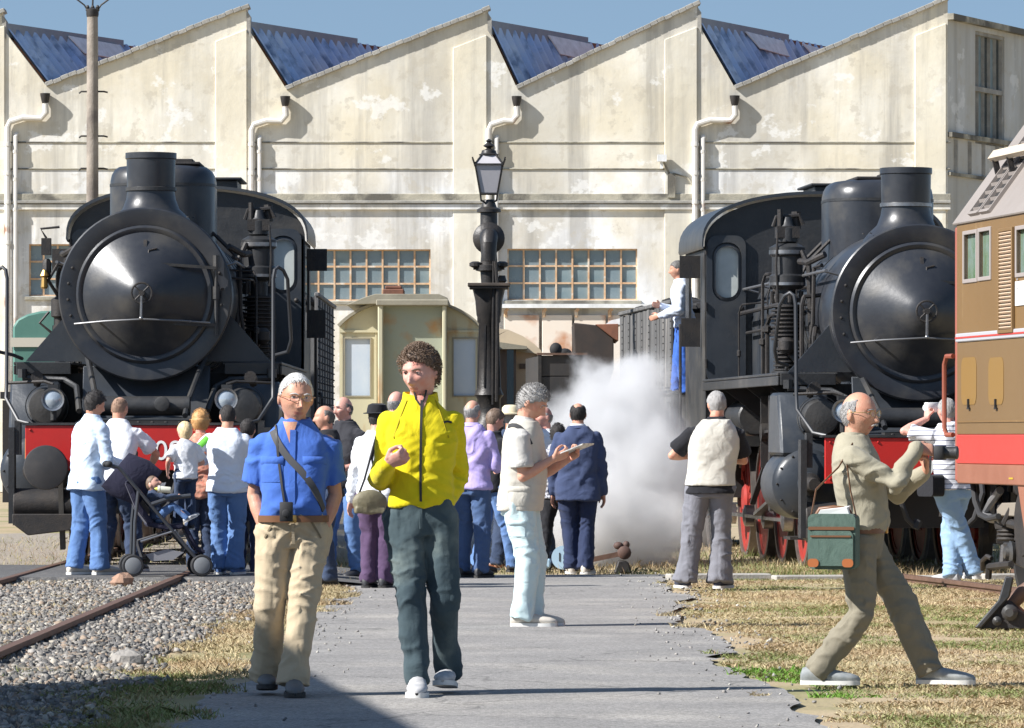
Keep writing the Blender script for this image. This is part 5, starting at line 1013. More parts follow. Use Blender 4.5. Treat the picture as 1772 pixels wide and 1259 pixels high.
def ringstack(mb, rings, M, n=28, e=2.5):
    """rings: (z, half width, front, back, yoff) along local z of frame M(z)->(origin, X, Y)"""
    vs = []
    for z, hx, fr, bk, yo in rings:
        o, X, Y = M(z)
        for k in range(n):
            t = 2*math.pi*k/n; c, s = math.cos(t), math.sin(t); cx = math.copysign(abs(c)**(2/e), c); sy = math.copysign(abs(s)**(2/e), s)
            vs.append(o+X*(hx*cx)+Y*(sy*(bk if s > 0 else fr)+yo))
    m = len(rings); fs = [(i*n+k, i*n+(k+1) % n, (i+1)*n+(k+1) % n, (i+1)*n+k) for i in range(m-1) for k in range(n)]+[tuple(range(n-1, -1, -1)), tuple((m-1)*n+k for k in range(n))]
    mb.add(vs, fs)
def head_points(sc, nth=56, nph=40, jaw=1.0, nose=1.0, feat=True):
    """face looks along -y, centre of skull at origin"""
    P = []
    for i in range(nph+1):
        ph = math.pi*i/nph
        for k in range(nth):
            t = 2*math.pi*k/nth; x = math.sin(ph)*math.cos(t); y = math.sin(ph)*math.sin(t); z = math.cos(ph)
            X, Y, Z = x*.076, y*.096, z*.115
            if z < 0:
                q = (-z)**1.3; X *= 1-.30*q*jaw
                if y > 0: Y *= 1-.45*q
                else: Y *= 1+.02*q
            if z > .2: Y *= 1+.03*z; X *= 1+.03*z
            if y < -.15 and feat:
                f = min(1, (-y-.15)/.35); gx = lambda c, s: math.exp(-((X-c)/s)**2); gz = lambda c, s: math.exp(-((Z-c)/s)**2)
                d = .005*gz(.030,.010)*gx(0,.045)
                for sx in (-1, 1):
                    d -= .013*gx(sx*.031,.015)*gz(.012,.011); d += .006*gx(sx*.044,.018)*gz(-.018,.016); d += .009*nose*gx(sx*.012,.008)*gz(-.034,.009); d -= .004*gx(sx*.045,.02)*gz(-.055,.02)
                t_ = max(0, min(1, (.022-Z)/.052)) if Z > -.032 else math.exp(-((Z+.032)/.007)**2); d += .033*nose*t_*gx(0,.0105)
                d += .0065*gx(0,.022)*gz(-.056,.006)+.006*gx(0,.019)*gz(-.069,.006)-.0055*gx(0,.024)*gz(-.0625,.003)+.009*gx(0,.020)*gz(-.097,.014)-.003*gx(0,.02)*gz(-.081,.006)
                Y -= d*f
            P.append(V(X, Y, Z)*sc)
    return P, nth, nph
def grid_faces(nth, nph): return [(i*nth+k, (i+1)*nth+k, (i+1)*nth+(k+1) % nth, i*nth+(k+1) % nth) for i in range(nph) for k in range(nth)]
def hand(mb, w, fd, pn, right, curl, sc, spread=.10, detail=True, point=None):
    """palm, four fingers, thumb; w wrist, fd finger direction, pn where the palm faces"""
    w, fd, pn = Vector(w), Vector(fd).normalized(), Vector(pn); pn = (pn-fd*pn.dot(fd)).normalized(); th = fd.cross(pn)*(1 if right else -1); s = sc
    mb.tube([w-fd*.02*s, w+fd*.015*s, w+fd*.05*s, w+fd*.088*s, w+fd*.098*s], [(.030*s,.020*s),(.033*s,.021*s),(.041*s,.018*s),(.042*s,.015*s),(.036*s,.010*s)], 12, ref=pn.cross(fd).cross(fd) if 0 else pn)
    for k, (off, ln, r) in enumerate(((.031,.072,.0088),(.0105,.082,.0092),(-.0105,.076,.0088),(-.031,.060,.0078))):
        c = curl if not isinstance(curl, (list, tuple)) else curl[k]; b = w+fd*(.088 if k else .084)*s+th*off*s; d = (fd+th*off*spread*30*(1-c)*.1).normalized(); pts = [b-d*.02*s, b]; a = 0
        for L, da in ((.45, 62), (.32, 75), (.23, 50)):
            a += da*c; dd2 = d*math.cos(R(a))+pn*math.sin(R(a)); pts.append(pts[-1]+dd2*ln*L*s)
        limb(mb, pts, [r*s*1.08, r*s*1.08, r*s, r*s*.92, r*s*.78], 8, 2)
    c = curl if not isinstance(curl, (list, tuple)) else curl[0]
    b = w+fd*.02*s+th*.028*s; d1 = (fd*.70+th*.62+pn*(.25+.3*c)).normalized(); d2 = (fd*(.85-.2*c)+th*(.35-.7*c)+pn*(.25+.55*c)).normalized(); d3 = (fd*(.9-.2*c)+th*(.15-.8*c)+pn*(.25+.5*c)).normalized()
    limb(mb, [b, b+d1*.040*s, b+d1*.040*s+d2*.034*s, b+d1*.040*s+d2*.034*s+d3*.026*s], [.015*s,.0125*s,.0108*s,.009*s], 8, 2)
SK = {}
def skin(tone):
    c = {'fair': (.66,.41,.32), 'tan': (.56,.32,.22), 'warm': (.60,.35,.25), 'pink': (.66,.38,.31), 'dark': (.30,.16,.11)}[tone]
    if 'skin_'+tone not in MATS:
        m = mat('skin_'+tone, c, .5, 0, (c[0]*.93, c[1]*.76, c[2]*.72), 26, .4, .10, 110, spec=.4, col3=(c[0]*.98, c[1]*.68, c[2]*.62), scale3=14, lo3=.5, hi3=.72); q = m.node_tree.nodes['Principled BSDF']; q.inputs['Sheen Weight'].default_value = .05
    return mat('skin_'+tone, c, .55, 0, (c[0]*.88, c[1]*.78, c[2]*.75), 22, .3, .08, 90, spec=.4)
def cloth(name, c, c2=None, bump=.12, scale=14, rough=.9, **k):
    if 'cloth_'+name in MATS: return MATS['cloth_'+name]
    m = mat('cloth_'+name, c, rough, 0, c2 or tuple(q*.85 for q in c), scale, .3, bump, 220, sheen=.08, spec=.25, **k)
    t = m.node_tree; N = t.nodes; L = t.links; b = N['Principled BSDF']; old = b.inputs['Normal'].links[0].from_node
    tcn = N.new('ShaderNodeTexCoord'); n = N.new('ShaderNodeTexNoise'); n.inputs['Scale'].default_value = 8; n.inputs['Detail'].default_value = 2.5; n.inputs['Distortion'].default_value = 1.2; L.new(tcn.outputs['Object'], n.inputs['Vector'])
    bp = N.new('ShaderNodeBump'); bp.inputs['Strength'].default_value = .34; bp.inputs['Distance'].default_value = .03; L.new(n.outputs['Fac'], bp.inputs['Height']); L.new(bp.outputs[0], old.inputs['Normal']); return m
class Person: pass
def person(label, px, Y, h, face, zoff=0.0, vox=.011, skin_tone='warm', lean=(0,0), pel=(0,0,0), feet=((-.10,0,0,0),(.10,0,0,0)), hands=(None,None), elbow=((-.5,.8,-.3),(.5,.8,-.3)),
           hd=(0,0,0), belly=.0, wide=1.0, hsc=1.0, hair=None, shirt=None, trousers=None, shoes=None, seed=1, top_len=.86, sleeve='long', loose=.012, leg_w=1.0, hem=.075, details=True, knees=None, name='person', pose=(('relax',),('relax',)), fold=.019, twist=0.0):
    """local frame faces -y; index 0 = own right (-x), 1 = own left (+x). heights for 1.75 m, scaled by h"""
    S = h/1.75; rng = random.Random(seed); Pn = Person(); X0 = (px-886)*Y/F; fv = vox
    ploc = V(*pel)
    hip0 = V(0, 0, .93)+ploc; ch = hip0+V(lean[0], lean[1], .50); spine = (ch-hip0).normalized(); slen = (ch-hip0).length
    Xa = V(math.cos(twist), math.sin(twist), 0); Ya = Xa.cross(spine).normalized()*-1; Ya = spine.cross(Xa).normalized()
    def SM(z):
        """frame at nominal torso height z (0.93 hip .. 1.43 shoulders)"""
        t = (z-.93)/.50; o = hip0+spine*(slen*t) if t > 0 else hip0+V(0, 0, z-.93)
        q = max(0, min(1, t)); X = V(1,0,0).lerp(Xa, q).normalized(); Yv = V(0,1,0).lerp(Ya, q).normalized(); return o, X, Yv
    sh = [SM(1.37)[0]+SM(1.37)[1]*(s*.166*wide) for s in (-1, 1)]
    hipj = [hip0+V(s*.092*wide, 0, -.02) for s in (-1, 1)]
    ank, kne, wri, elb, toe = [], [], [], [], []
    for i in (0, 1):
        fx_, fy_, yaw, lift = feet[i]; a = V(fx_, fy_, .085+lift); kh = (knees[i] if knees else (0, -1, 0)); k, a = ik(hipj[i], a, .422, .410, kh); ank.append(a); kne.append(k)
        hp = hands[i]; s = -1 if i == 0 else 1
        if hp is None: hp = (s*.27, -.03, .80)
        e, w = ik(sh[i], V(*hp), .295, .265, elbow[i]); elb.append(e); wri.append(w)
    neck0 = SM(1.455)[0]; hc = neck0+spine*.045+V(0, -.022, .105)
    hdx = hd[3] if len(hd) > 3 else 0; hc = hc+V(hdx, hd[4] if len(hd) > 4 else 0, 0)
    HM = Matrix.Rotation(hd[0], 3, 'Z') @ Matrix.Rotation(hd[1], 3, 'X') @ Matrix.Rotation(hd[2], 3, 'Y')
    # ---- body: one continuous skin
    b = MB(); hs = 1.0*hsc; hp_, nth, nph = head_points(hs, 64, 48)
    b.add([hc+HM @ p for p in hp_], grid_faces(nth, nph))
    for s in (-1, 1): b.ball(hc+HM @ (V(s*.077, .010, -.004)*hs), .010*hs, .020*hs, .031*hs, 10, 8, M=HM @ Matrix.Rotation(s*.35, 3, 'Z'))
    limb(b, [neck0-spine*.06, neck0+spine*.03, hc+HM @ (V(0,.018,-.055)*hs)], [.064*wide, .058*wide, .056], 14, 3)
    ringstack(b, [(z, hx*wide, f_+belly*bl, b_, 0) for z, hx, f_, b_, bl in ((.86,.13,.08,.09,0),(.95,.135,.085,.09,.6),(1.08,.13,.085,.085,.8),(1.22,.145,.095,.09,.3),(1.34,.145,.085,.085,0),(1.40,.11,.06,.07,0),(1.45,.06,.05,.055,0))], SM)
    for i in (0, 1):
        limb(b, [sh[i], elb[i], wri[i]], [.044, .039, .0275], 12, 4)
        limb(b, [elb[i], elb[i].lerp(wri[i], .3), wri[i]], [.039, .043, .026], 12, 2)
        limb(b, [hipj[i], kne[i], ank[i]], [.070, .048, .036], 10, 3); b.ball(ank[i]+V(0,0,-.03), .035, .05, .035)
        pz = pose[i]
        if pz[0] != 'none':
            fd = (wri[i]-elb[i]).normalized() if len(pz) < 2 else Vector(pz[1]); pn = V(1 if i == 0 else -1, .3, 0) if len(pz) < 3 else Vector(pz[2]); cu = {'relax': .30, 'fist': .95, 'hold': .6, 'flat': .08}.get(pz[0], .3)
            hand(b, wri[i], fd, pn, i == 0, cu, 1.0)
    b.v = [tuple(Vector(q)*S) for q in b.v]
    me = remesh(b, fv*.62 if details else fv*.85, 1, .35)
    sk = skin(skin_tone); me.materials.append(sk)
    lip = mat('lip_'+skin_tone, tuple(q*w for q, w in zip(sk.node_tree.nodes['Principled BSDF'].inputs['Base Color'].default_value[:3], (.85,.58,.62))), .5); me.materials.append(lip)
    if details:
        v, _ = mesh_np(me); iv = np.array(HM.inverted()); loc = ((v/S-np.array(hc)) @ iv.T)/hs
        near = (np.abs(loc[:, 2]+.0625) < .0085) & (np.abs(loc[:, 0]) < .024) & (loc[:, 1] < -.07)
        for p in me.polygons:
            if all(near[i] for i in p.vertices): p.material_index = 1
    root = link(name, me); root.location = (X0, Y, zoff); root.rotation_euler = (0, 0, face); T(root, label, 'person')
    Pn.root, Pn.S, Pn.hc, Pn.HM, Pn.hs, Pn.SM, Pn.sh, Pn.elb, Pn.wri, Pn.kne, Pn.ank, Pn.hip0 = root, S, hc, HM, hs, SM, sh, elb, wri, kne, ank, hip0
    def put(mb, nm, m, smooth=50, par=None, bevel=0):
        mb.v = [tuple(Vector(q)*S) for q in mb.v]; return mb.build(nm, m, par or root, bevel, smooth=smooth)
    Pn.put = put
    # ---- shirt
    if shirt:
        g = MB(); L = loose
        rg = [(z, hx*wide+L, f_+L+belly*bl, b_+L, 0) for z, hx, f_, b_, bl in ((top_len,.165+(.014 if top_len < .9 else 0),.106+(.01 if top_len < .9 else 0),.118+(.022 if top_len < .9 else 0),.35),(.93,.160+(.008 if top_len < .9 else 0),.104,.116,.8),(1.02,.150,.102,.102,1.),(1.12,.152,.104,.098,.8),(1.24,.168,.114,.108,.25),(1.32,.168,.110,.112,0),(1.375,.155,.098,.106,0),(1.42,.122,.080,.094,0),(1.458,.086,.064,.080,0),(1.49,.068,.055,.066,0)) if z >= top_len]
        ringstack(g, rg, SM)
        for i in (0, 1):
            g.ball(sh[i]+V((.012 if i == 0 else -.012),0,-.008), .052+L*.5, .058+L*.6, .050+L*.4, 14, 10)
            if sleeve == 'long': limb(g, [sh[i], elb[i], wri[i]-(wri[i]-elb[i]).normalized()*.012], [.045+L*.8, .043+L*.9, .032+L*.7], 14, 4)
            elif sleeve == 'rolled': limb(g, [sh[i], elb[i], elb[i].lerp(wri[i], .45)], [.056+L, .050+L, .047+L], 14, 4)
            elif sleeve == 'short':
                t = .78; a, c = sh[i], elb[i]; g.tube([a, a.lerp(c, .4), a.lerp(c, t)], [.050+L, .053+L*1.2, .056+L*1.5], 16)
        g.v = [tuple(Vector(q)*S) for q in g.v]; sm_ = remesh(g, vox, 4)
        jn = [(elb[0]*S, .10, 1.0), (elb[1]*S, .10, 1.0), (SM(1.0)[0]*S, .16, .8)]+[((sh[i]+V(0,0,-.08))*S, .08, .7) for i in (0, 1)]
        folds(sm_, fold, jn, seed*7+1, .5)
        Pn.shirt = link('shirt' if name == 'person' else 'top', sm_, shirt, root)
    # ---- trousers
    if trousers:
        g = MB(); L = .010
        ringstack(g, [(z, hx*wide+L, f_+L+belly*bl, b_+L, 0) for z, hx, f_, b_, bl in ((.80,.150,.095,.115,0),(.86,.160,.100,.118,.1),(.93,.160,.100,.112,.4),(.985,.157,.102,.104,.7))], SM)
        for i in (0, 1):
            d = (ank[i]-kne[i]).normalized(); lo = ank[i]+V(0,0,-.028)
            limb(g, [hipj[i]+V(0,0,-.03), kne[i], kne[i].lerp(lo, .6), lo], [.093*leg_w+L, .068*leg_w+L, (.060+.2*(hem-.06))*leg_w+L, hem*leg_w], 16, 4, False); g.ball(hipj[i]+V(0,0,-.03), .098*leg_w+L, .1*leg_w+L, .095*leg_w+L, 12, 8)
        g.v = [tuple(Vector(q)*S) for q in g.v]; tm = remesh(g, vox, 3)
        jn = [(kne[i]*S, .10, .9) for i in (0, 1)]+[((ank[i]+V(0,0,.05))*S, .08, 1.25) for i in (0, 1)]+[((hip0+V(0,-.05,-.10))*S, .10, .9)]
        folds(tm, .019, jn, seed*7+3, .45, True); Pn.trousers = link('trousers', tm, trousers, root)
    # ---- shoes
    if shoes:
        for i in (0, 1):
            a = ank[i]; yaw = feet[i][2]; lift = feet[i][3]; Mz = Matrix.Rotation(yaw, 3, 'Z') @ Matrix.Rotation(-min(.5, lift*4), 3, 'X'); g = MB(); bz = a+V(0,0,-.085)
            st = [(y*1.12, w*1.14, z*1.18, 0) for y, w, z in ((.075,.012,.045),(.065,.030,.070),(.03,.036,.08),(-.02,.038,.082),(-.07,.042,.068),(-.13,.047,.056),(-.18,.044,.046),(-.215,.028,.034),(-.225,.008,.024))]; vs = []; n = 12
            for y, w, zt, _ in st:
                for k in range(n):
                    t = 2*math.pi*k/n; z = (zt/2+.012)+math.sin(t)*zt/2; vs.append(bz+Mz @ V(math.cos(t)*w, y, max(.012, z)))
            g.add(vs, [(i2*n+k, i2*n+(k+1) % n, (i2+1)*n+(k+1) % n, (i2+1)*n+k) for i2 in range(len(st)-1) for k in range(n)]+[tuple(range(n)), tuple((len(st)-1)*n+k for k in range(n))])
            so_ = put(g, 'shoe', shoes[0]); g = MB(); ol = [(w+.005, y) for y, w, _, _ in st]+[(-w-.005, y) for y, w, _, _ in reversed(st)]
            g.prism(ol, bz, Mz @ V(1,0,0), Mz @ V(0,1,0), Mz @ V(0,0,.024)); put(g, 'sole', shoes[1], par=so_)
    # ---- hair
    if hair: make_hair(Pn, rng=np.random.RandomState(seed), vox=vox, **hair)
    if details:
        hm = hair['m'] if hair else mat('brow_hair', (.10,.07,.05), .8)
        for s in (-1, 1):
            g = MB(); c = hc+HM @ (V(s*.031, -.0718, .0125)*hs); g.ball(c, .0115*hs, .0115*hs, .0095*hs, 12, 8); ey = put(g, 'eye', mat('eye_white', (.62,.56,.52), .25))
            g = MB(); g.ball(c+HM @ (V(0,-.0085,0)*hs), .0052*hs, .0045*hs, .0055*hs, 10, 6); put(g, 'iris', mat('eye_dark', (.04,.03,.025), .2), par=ey)
            g = MB(); g.tube([hc+HM @ (V(s*x, y, z)*hs) for x, y, z in ((.014,-.0985,.0255),(.028,-.0975,.0305),(.042,-.0905,.0295),(.051,-.081,.0245))], [.003,.0045,.004,.0022], 6); put(g, 'eyebrow', hm)
            g = MB(); g.tube([c+HM @ (V(s*x, y, z)*hs) for x, y, z in ((-.013,-.006,.002),(-.004,-.0108,.0062),(.006,-.0098,.0062),(.013,-.003,.001))], [.0025,.0032,.0032,.0022], 6); put(g, 'eyelid', sk)
    return Pn
def make_hair(P, m, style='short', thick=.012, front=.062, side=-.02, back=-.085, bald=0.0, curl=0.0, strands=260, rng=None, vox=.01, m2=None, slen=.03, grey=None):
    """shell over the skull inside a hairline, plus loose strands"""
    nth, nph = 64, 44; pts, _, _ = head_points(1.0, nth, nph, feat=False); A = np.array([tuple(p) for p in pts]); nrm = A/np.array([.076,.096,.115])**2; nrm /= np.linalg.norm(nrm, axis=1, keepdims=True)
    x, y, z = A.T; fr = np.clip((-y+.01)/.10, 0, 1)                # 1 at the face
    line = np.where(y < .0, side+(front-side)*np.clip((-y-.00)/.075, 0, 1)**.7, side+(back-side)*np.clip(y/.06, 0, 1))
    mask = (z-line)/.012
    if bald > 0: mask = np.minimum(mask, (np.hypot(x/.076, (y-.015)/.096)-bald)/.06-np.clip((.02-z)/.02, -3, 0)*0); mask = np.where((z < .03), np.maximum(mask, np.minimum((z-line)/.012, (y+.035)/.012)), mask); mask = np.minimum(mask, (y+.022)/.010)
    mask = mask+.9*vnoise(A*55, 17)+.5*vnoise(A*130, 19); m1 = np.clip(mask, -1, 1); th = np.where(m1 > 0, thick*(.35+.65*m1), .004*m1-.002)
    th = np.where(m1 > 0, th*(.40+.60*np.clip((z+.01)/.07, 0, 1)), th)
    if curl: th = th+curl*np.clip(m1, 0, 1)*(1-np.abs(vnoise(A*75, 3))*1.6+.6*vnoise(A*40, 9))
    else: th = th+.25*thick*np.clip(m1, 0, 1)*vnoise(A*np.array([120, 120, 35.]), 5)
    if style == 'long': th = th+np.where(z < .03, .012, .0)*np.clip(m1, 0, 1)
    B = (A+nrm*th[:, None])*P.hs; keep = mask > -.9
    g = MB(); fs = [f for f in grid_faces(nth, nph) if all(keep[i] for i in f)]
    g.add([P.hc+P.HM @ Vector(tuple(q)) for q in B], fs); o = P.put(g, 'hair', m, smooth=80)
    if strands:
        idx = np.where((mask > .15))[0]; g = MB()
        for k in range(strands):
            i = idx[rng.randint(len(idx))]; n0 = Vector(tuple(nrm[i])); p = Vector(tuple(B[i]/P.hs))-n0*.003; t = Vector((rng.randn(), rng.randn(), rng.randn()-.3)); t = (t-n0*t.dot(n0)).normalized(); L = slen*(.5+.8*rng.rand()); q = [p]
            dn = V(0, .5 if y[i] > -.05 else -.1, -.8); dn = (dn-n0*dn.dot(n0))
            for s in range(1, 5):
                u = s/4
                if curl: q.append(p+n0*(math.sin(u*3.1)*.014+.006*u)+t*(L*.45*u))
                else: q.append(p+dn*(L*u)+t*(L*.25*u*u)+n0*.004*math.sin(u*3))
            w = .0014 if curl else .0011
            g.tube([P.hc+P.HM @ (v*P.hs) for v in q], [w, w*1.05, w, w*.8, w*.3], 4)
        T(P.put(g, 'hair_strands', m2 or m, smooth=80, par=o), kind='stuff')
    return o
def bvh(o):
    me = o.data; return BVHTree.FromPolygons([v.co.copy() for v in me.vertices], [tuple(p.vertices) for p in me.polygons])
def ribbon(P, o, pts, w, m, name, off=.004, view=(0,1,0), thick=.004, par=None, n=14, lo=None):
    """strap laid on a garment: pts are (x, z) nominal, dropped on the surface along view; points may be 3D to leave the surface"""
    T_ = bvh(o); q = []; d = Vector(view).normalized()
    for i in range(len(pts)-1):
        a, c = Vector(pts[i]), Vector(pts[i+1]); k = max(2, int((a-c).length/.03))
        for s in range(k): q.append(a.lerp(c, s/k))
    q.append(Vector(pts[-1])); L = []
    for p in q:
        p = p*P.S; h, nn, _, _ = T_.ray_cast(p-d*1.0, d)
        if h is None: continue
        L.append((h+nn*off, nn))
    # smooth
    for _ in range(2): L = [L[0]]+[((L[i-1][0]+L[i][0]*2+L[i+1][0])/4, (L[i-1][1]+L[i][1]+L[i+1][1]).normalized()) for i in range(1, len(L)-1)]+[L[-1]]
    vs, fs = [], []
    for i, (p, nn) in enumerate(L):
        t = (L[min(i+1, len(L)-1)][0]-L[max(i-1, 0)][0]).normalized(); sd = t.cross(nn).normalized()*w/2
        vs += [p-sd-nn*.004, p+sd-nn*.004, p+sd+nn*thick, p-sd+nn*thick]
    m_ = len(L)
    for i in range(m_-1):
        for a, c in ((0,1),(1,2),(2,3),(3,0)): fs.append((4*i+a, 4*i+c, 4*(i+1)+c, 4*(i+1)+a))
    fs += [(3,2,1,0), (4*m_-4, 4*m_-3, 4*m_-2, 4*m_-1)]
    g = MB(); g.add(vs, fs); return g.build(name, m, par or P.root, smooth=50)
def collar(P, m, h=.045, r=.066, open_=.5, drop=.02, par=None, flare=.016, name='collar'):
    o, X, Yv = P.SM(1.475); up = (P.SM(1.43)[0]-P.SM(1.0)[0]).normalized(); n = 20; vs = []; a0 = R(270)+open_; a1 = R(270)+2*math.pi-open_
    for k in range(n+1):
        t = a0+(a1-a0)*k/n; d = X*math.cos(t)*r+Yv*(math.sin(t)*r*.92+.004); dr = drop*max(0, -math.sin(t))
        vs += [o+d*1.04-up*(.012+dr), o+d*1.0+up*(h*.75-dr*.6), o+d*1.10+up*(h*.72-dr*.6), o+d*(1.18+flare/r)-up*(.006+dr*1.3)]
    g = MB(); g.add(vs, [(4*k+a, 4*k+a+1, 4*k+5+a, 4*k+4+a) for k in range(n) for a in range(3)]); return P.put(g, name, m, par=par)
def vneck(P, o, w=.034, z0=1.47, z1=1.37, x=0.0):
    T_ = bvh(o); vs = []; n = 6
    for j in range(n+1):
        t = j/n; z = z0+(z1-z0)*t; ww = w*(1-t)+.002
        for i in range(5):
            h, nn, _, _ = T_.ray_cast((V(x-ww+2*ww*i/4,0,z)-V(0,1,0))*P.S, V(0,1,0))
            if h is None: h = V(x,-.06,z)*P.S; nn = V(0,-1,0)
            vs.append(h+nn*.004)
    g = MB(); g.add(vs, [(j*5+i, j*5+i+1, j*5+i+6, j*5+i+5) for j in range(n) for i in range(4)]); return g.build('open_neck', P.root.data.materials[0], P.root)
def belt(P, m, z=.955, w=.036, buckle=True, grow=.024, belly=0, wide=1.0):
    g = MB(); o, X, Yv = P.SM(z); n = 32; vs = []
    for k in range(n):
        t = 2*math.pi*k/n; c, s = math.cos(t), math.sin(t); cx = math.copysign(abs(c)**.8, c); sy = math.copysign(abs(s)**.8, s); d = X*cx*(.158*wide+grow)+Yv*sy*((.107+grow) if s > 0 else (.101+grow+belly))
        for dz, e in ((-w/2,1),(w/2,1)): vs.append(o+d+V(0,0,dz))
    g.add(vs, [(2*k, 2*((k+1) % n), 2*((k+1) % n)+1, 2*k+1) for k in range(n)]); b_ = P.put(g, 'belt', m)
    if buckle: g = MB(); c = o-Yv*(.103+grow+belly); g.bx(c.x-.022, c.x+.022, c.y-.006, c.y+.004, c.z-.02, c.z+.02); P.put(g, 'buckle', M_brass, par=b_, bevel=.003)
    return b_
def glasses(P, m=None):
    m = m or mat('gold_wire', (.55,.38,.16), .3, .9); f = lambda x, y, z: P.hc+P.HM @ (V(x, y, z)*P.hs); g = MB()
    for s in (-1, 1):
        g.tube([f(s*(.032+.023*math.cos(t)), -.106+.006*abs(math.cos(t)), .008+.017*math.sin(t)) for t in [2*math.pi*k/16 for k in range(17)]], .0016, 5)
        g.tube([f(s*.055,-.100,.012), f(s*.078,-.07,.014), f(s*.086,.0,.012), f(s*.084,.022,.0)], .0018, 5)
    g.tube([f(-.010,-.108,.012), f(0,-.112,.016), f(.010,-.108,.012)], .0016, 5); go = P.put(g, 'glasses', m)
    for s in (-1, 1):
        g = MB(); c = [f(s*(.032+.022*math.cos(t)), -.1055+.006*abs(math.cos(t)), .008+.016*math.sin(t)) for t in [2*math.pi*k/16 for k in range(16)]]; g.add(c, [tuple(range(16))])
        mg = MATS.get('lens_glass')
        if not mg:
            mg = mat('lens_glass', (.7,.75,.75), .05); bs = mg.node_tree.nodes['Principled BSDF']; bs.inputs['Alpha'].default_value = .22; bs.inputs['Roughness'].default_value = .04
        P.put(g, 'lens', mg, par=go)
def pocket(P, o, x, z, w, h, m, name='pocket', flap=True, view=(0,1,0), axis=(1,0,0)):
    """patch pocket laid on a garment, centred (axis coordinate x, height z)"""
    T_ = bvh(o); d = Vector(view).normalized(); A = Vector(axis); n = 6; vs = []; S = P.S; ok = True
    def drop(u, v): 
        p = (A*u+V(0,0,v))*S; hh, nn, _, _ = T_.ray_cast(p-d*1.0, d); return (hh, nn)
    def patch(x0, x1, z0, z1, off, nm, par):
        vs = []; nx_, nz_ = 6, 4; C = []
        for j in range(nz_+1):
            for i in range(nx_+1):
                hh, nn = drop(x0+(x1-x0)*i/nx_, z0+(z1-z0)*j/nz_)
                if hh is None: return None
                e = 0 if (i in (0, nx_) or j in (0, nz_)) else 1
                C.append(hh+nn*(off*(1 if e else .35)))
        g = MB(); g.add(C, [(j*(nx_+1)+i, j*(nx_+1)+i+1, (j+1)*(nx_+1)+i+1, (j+1)*(nx_+1)+i) for j in range(nz_) for i in range(nx_)]); return g.build(nm, m, par, smooth=60)
    po_ = patch(x-w/2, x+w/2, z-h/2, z+h/2, .010, name, P.root)
    if po_ and flap: patch(x-w/2-.004, x+w/2+.004, z+h*.22, z+h/2+.008, .017, 'flap', po_)
    return po_
# ------------------------------------------------------------------ the people themselves
H_white = mat('hair_white', (.66,.65,.63), .8, 0, (.50,.49,.47), 30, .4); H_brown = mat('hair_brown', (.105,.065,.042), .6, 0, (.20,.14,.10), 50, .4)
H_grey = mat('hair_grey', (.24,.23,.22), .8, 0, (.34,.33,.32), 25, .3); H_black = mat('hair_black', (.018,.016,.016), .8, 0, (.035,.03,.028), 40, .4)
H_blond = mat('hair_blond', (.58,.42,.22), .6, 0, (.70,.56,.34), 50, .4); H_ginger = mat('hair_ginger', (.42,.21,.07), .6, 0, (.55,.32,.13), 50, .4); H_dkgrey = mat('hair_dark_grey', (.07,.065,.06), .6, 0, (.16,.15,.14), 40, .4)
C_jean = cloth('jeans_blue', (.085,.165,.36), (.13,.23,.44), .2, 5); C_jdark = cloth('jeans_dark', (.030,.048,.095), (.05,.07,.12), .2, 6); C_jgreen = cloth('jeans_teal', (.028,.048,.062), (.075,.105,.112), .2, 2.5, col3=(.17,.205,.19), scale3=3.0, lo3=.52, hi3=.72)
C_khaki = cloth('khaki', (.50,.41,.28), (.46,.37,.25), .15); C_black = cloth('black', (.014,.014,.017), (.02,.02,.024)); C_white = cloth('white', (.78,.79,.82), (.72,.74,.78)); C_navy = cloth('navy', (.022,.032,.075), (.028,.04,.09), .08)
S_dark = mat('shoe_dark', (.03,.03,.033), .5); S_sole = mat('sole_dark', (.04,.038,.036), .8); S_white = mat('shoe_white', (.62,.60,.58), .6, 0, (.30,.31,.33), 18, .6); S_pale = mat('shoe_pale', (.60,.55,.48), .7, 0, (.5,.46,.40), 12, .4); S_solew = mat('sole_white', (.66,.65,.62), .7); S_brown = mat('shoe_brown', (.20,.07,.03), .5)
L_brown = mat('leather_brown', (.16,.07,.03), .45); L_black = mat('strap_black', (.02,.02,.022), .6)
def twin(P, name): o = empty(name, P.root.location, P.root.rotation_euler[2]); return o
def button_row(P, o, zs, x=0.0, m=None, par=None, r=.006):
    T_ = bvh(o)
    for z in zs:
        h, n, _, _ = T_.ray_cast((V(x,0,z)-V(0,1,0))*P.S, V(0,1,0))
        if h is not None: g = MB(); g.lathe([(r,-.002),(r,.003),(r*.5,.004)], h, n, 8); g.build('button', m or M_white, par or P.root)
# 1 man in blue shirt
C_bl = cloth('royal_blue', (.055,.135,.46), (.065,.155,.50), .12, 6)
P = person('white-haired man in royal blue shirt walking with hands in his khaki pockets', 497, 27.3, 1.70, 0, vox=.009, skin_tone='tan', lean=(.01,.0), pel=(.035,0,-.005), feet=((-.115,.12,.05,.02),(.04,-.13,.08,0)),
           hands=((-.105,-.055,.845),(.175,-.05,.845)), elbow=((-.7,.8,0),(.7,.8,0)), pose=(('none',),('none',)), hd=(.30,.08,.04), hsc=1.14, belly=.062, wide=1.04, loose=.018, top_len=.965, sleeve='short',
           shirt=C_bl, trousers=C_khaki, shoes=(mat('shoe_grey', (.09,.095,.10), .6, 0, (.14,.14,.14), 10, .4), S_sole), leg_w=1.06, hem=.085, seed=11, hair=dict(m=H_white, thick=.007, front=.100, side=-.022, back=-.085, strands=1100, slen=.032))
collar(P, C_bl, .042, .072, .42, .03); vneck(P, P.shirt, .036, 1.475, 1.36, .02); glasses(P); belt(P, L_brown, .958, .036, grow=.030, belly=.030, wide=1.04)
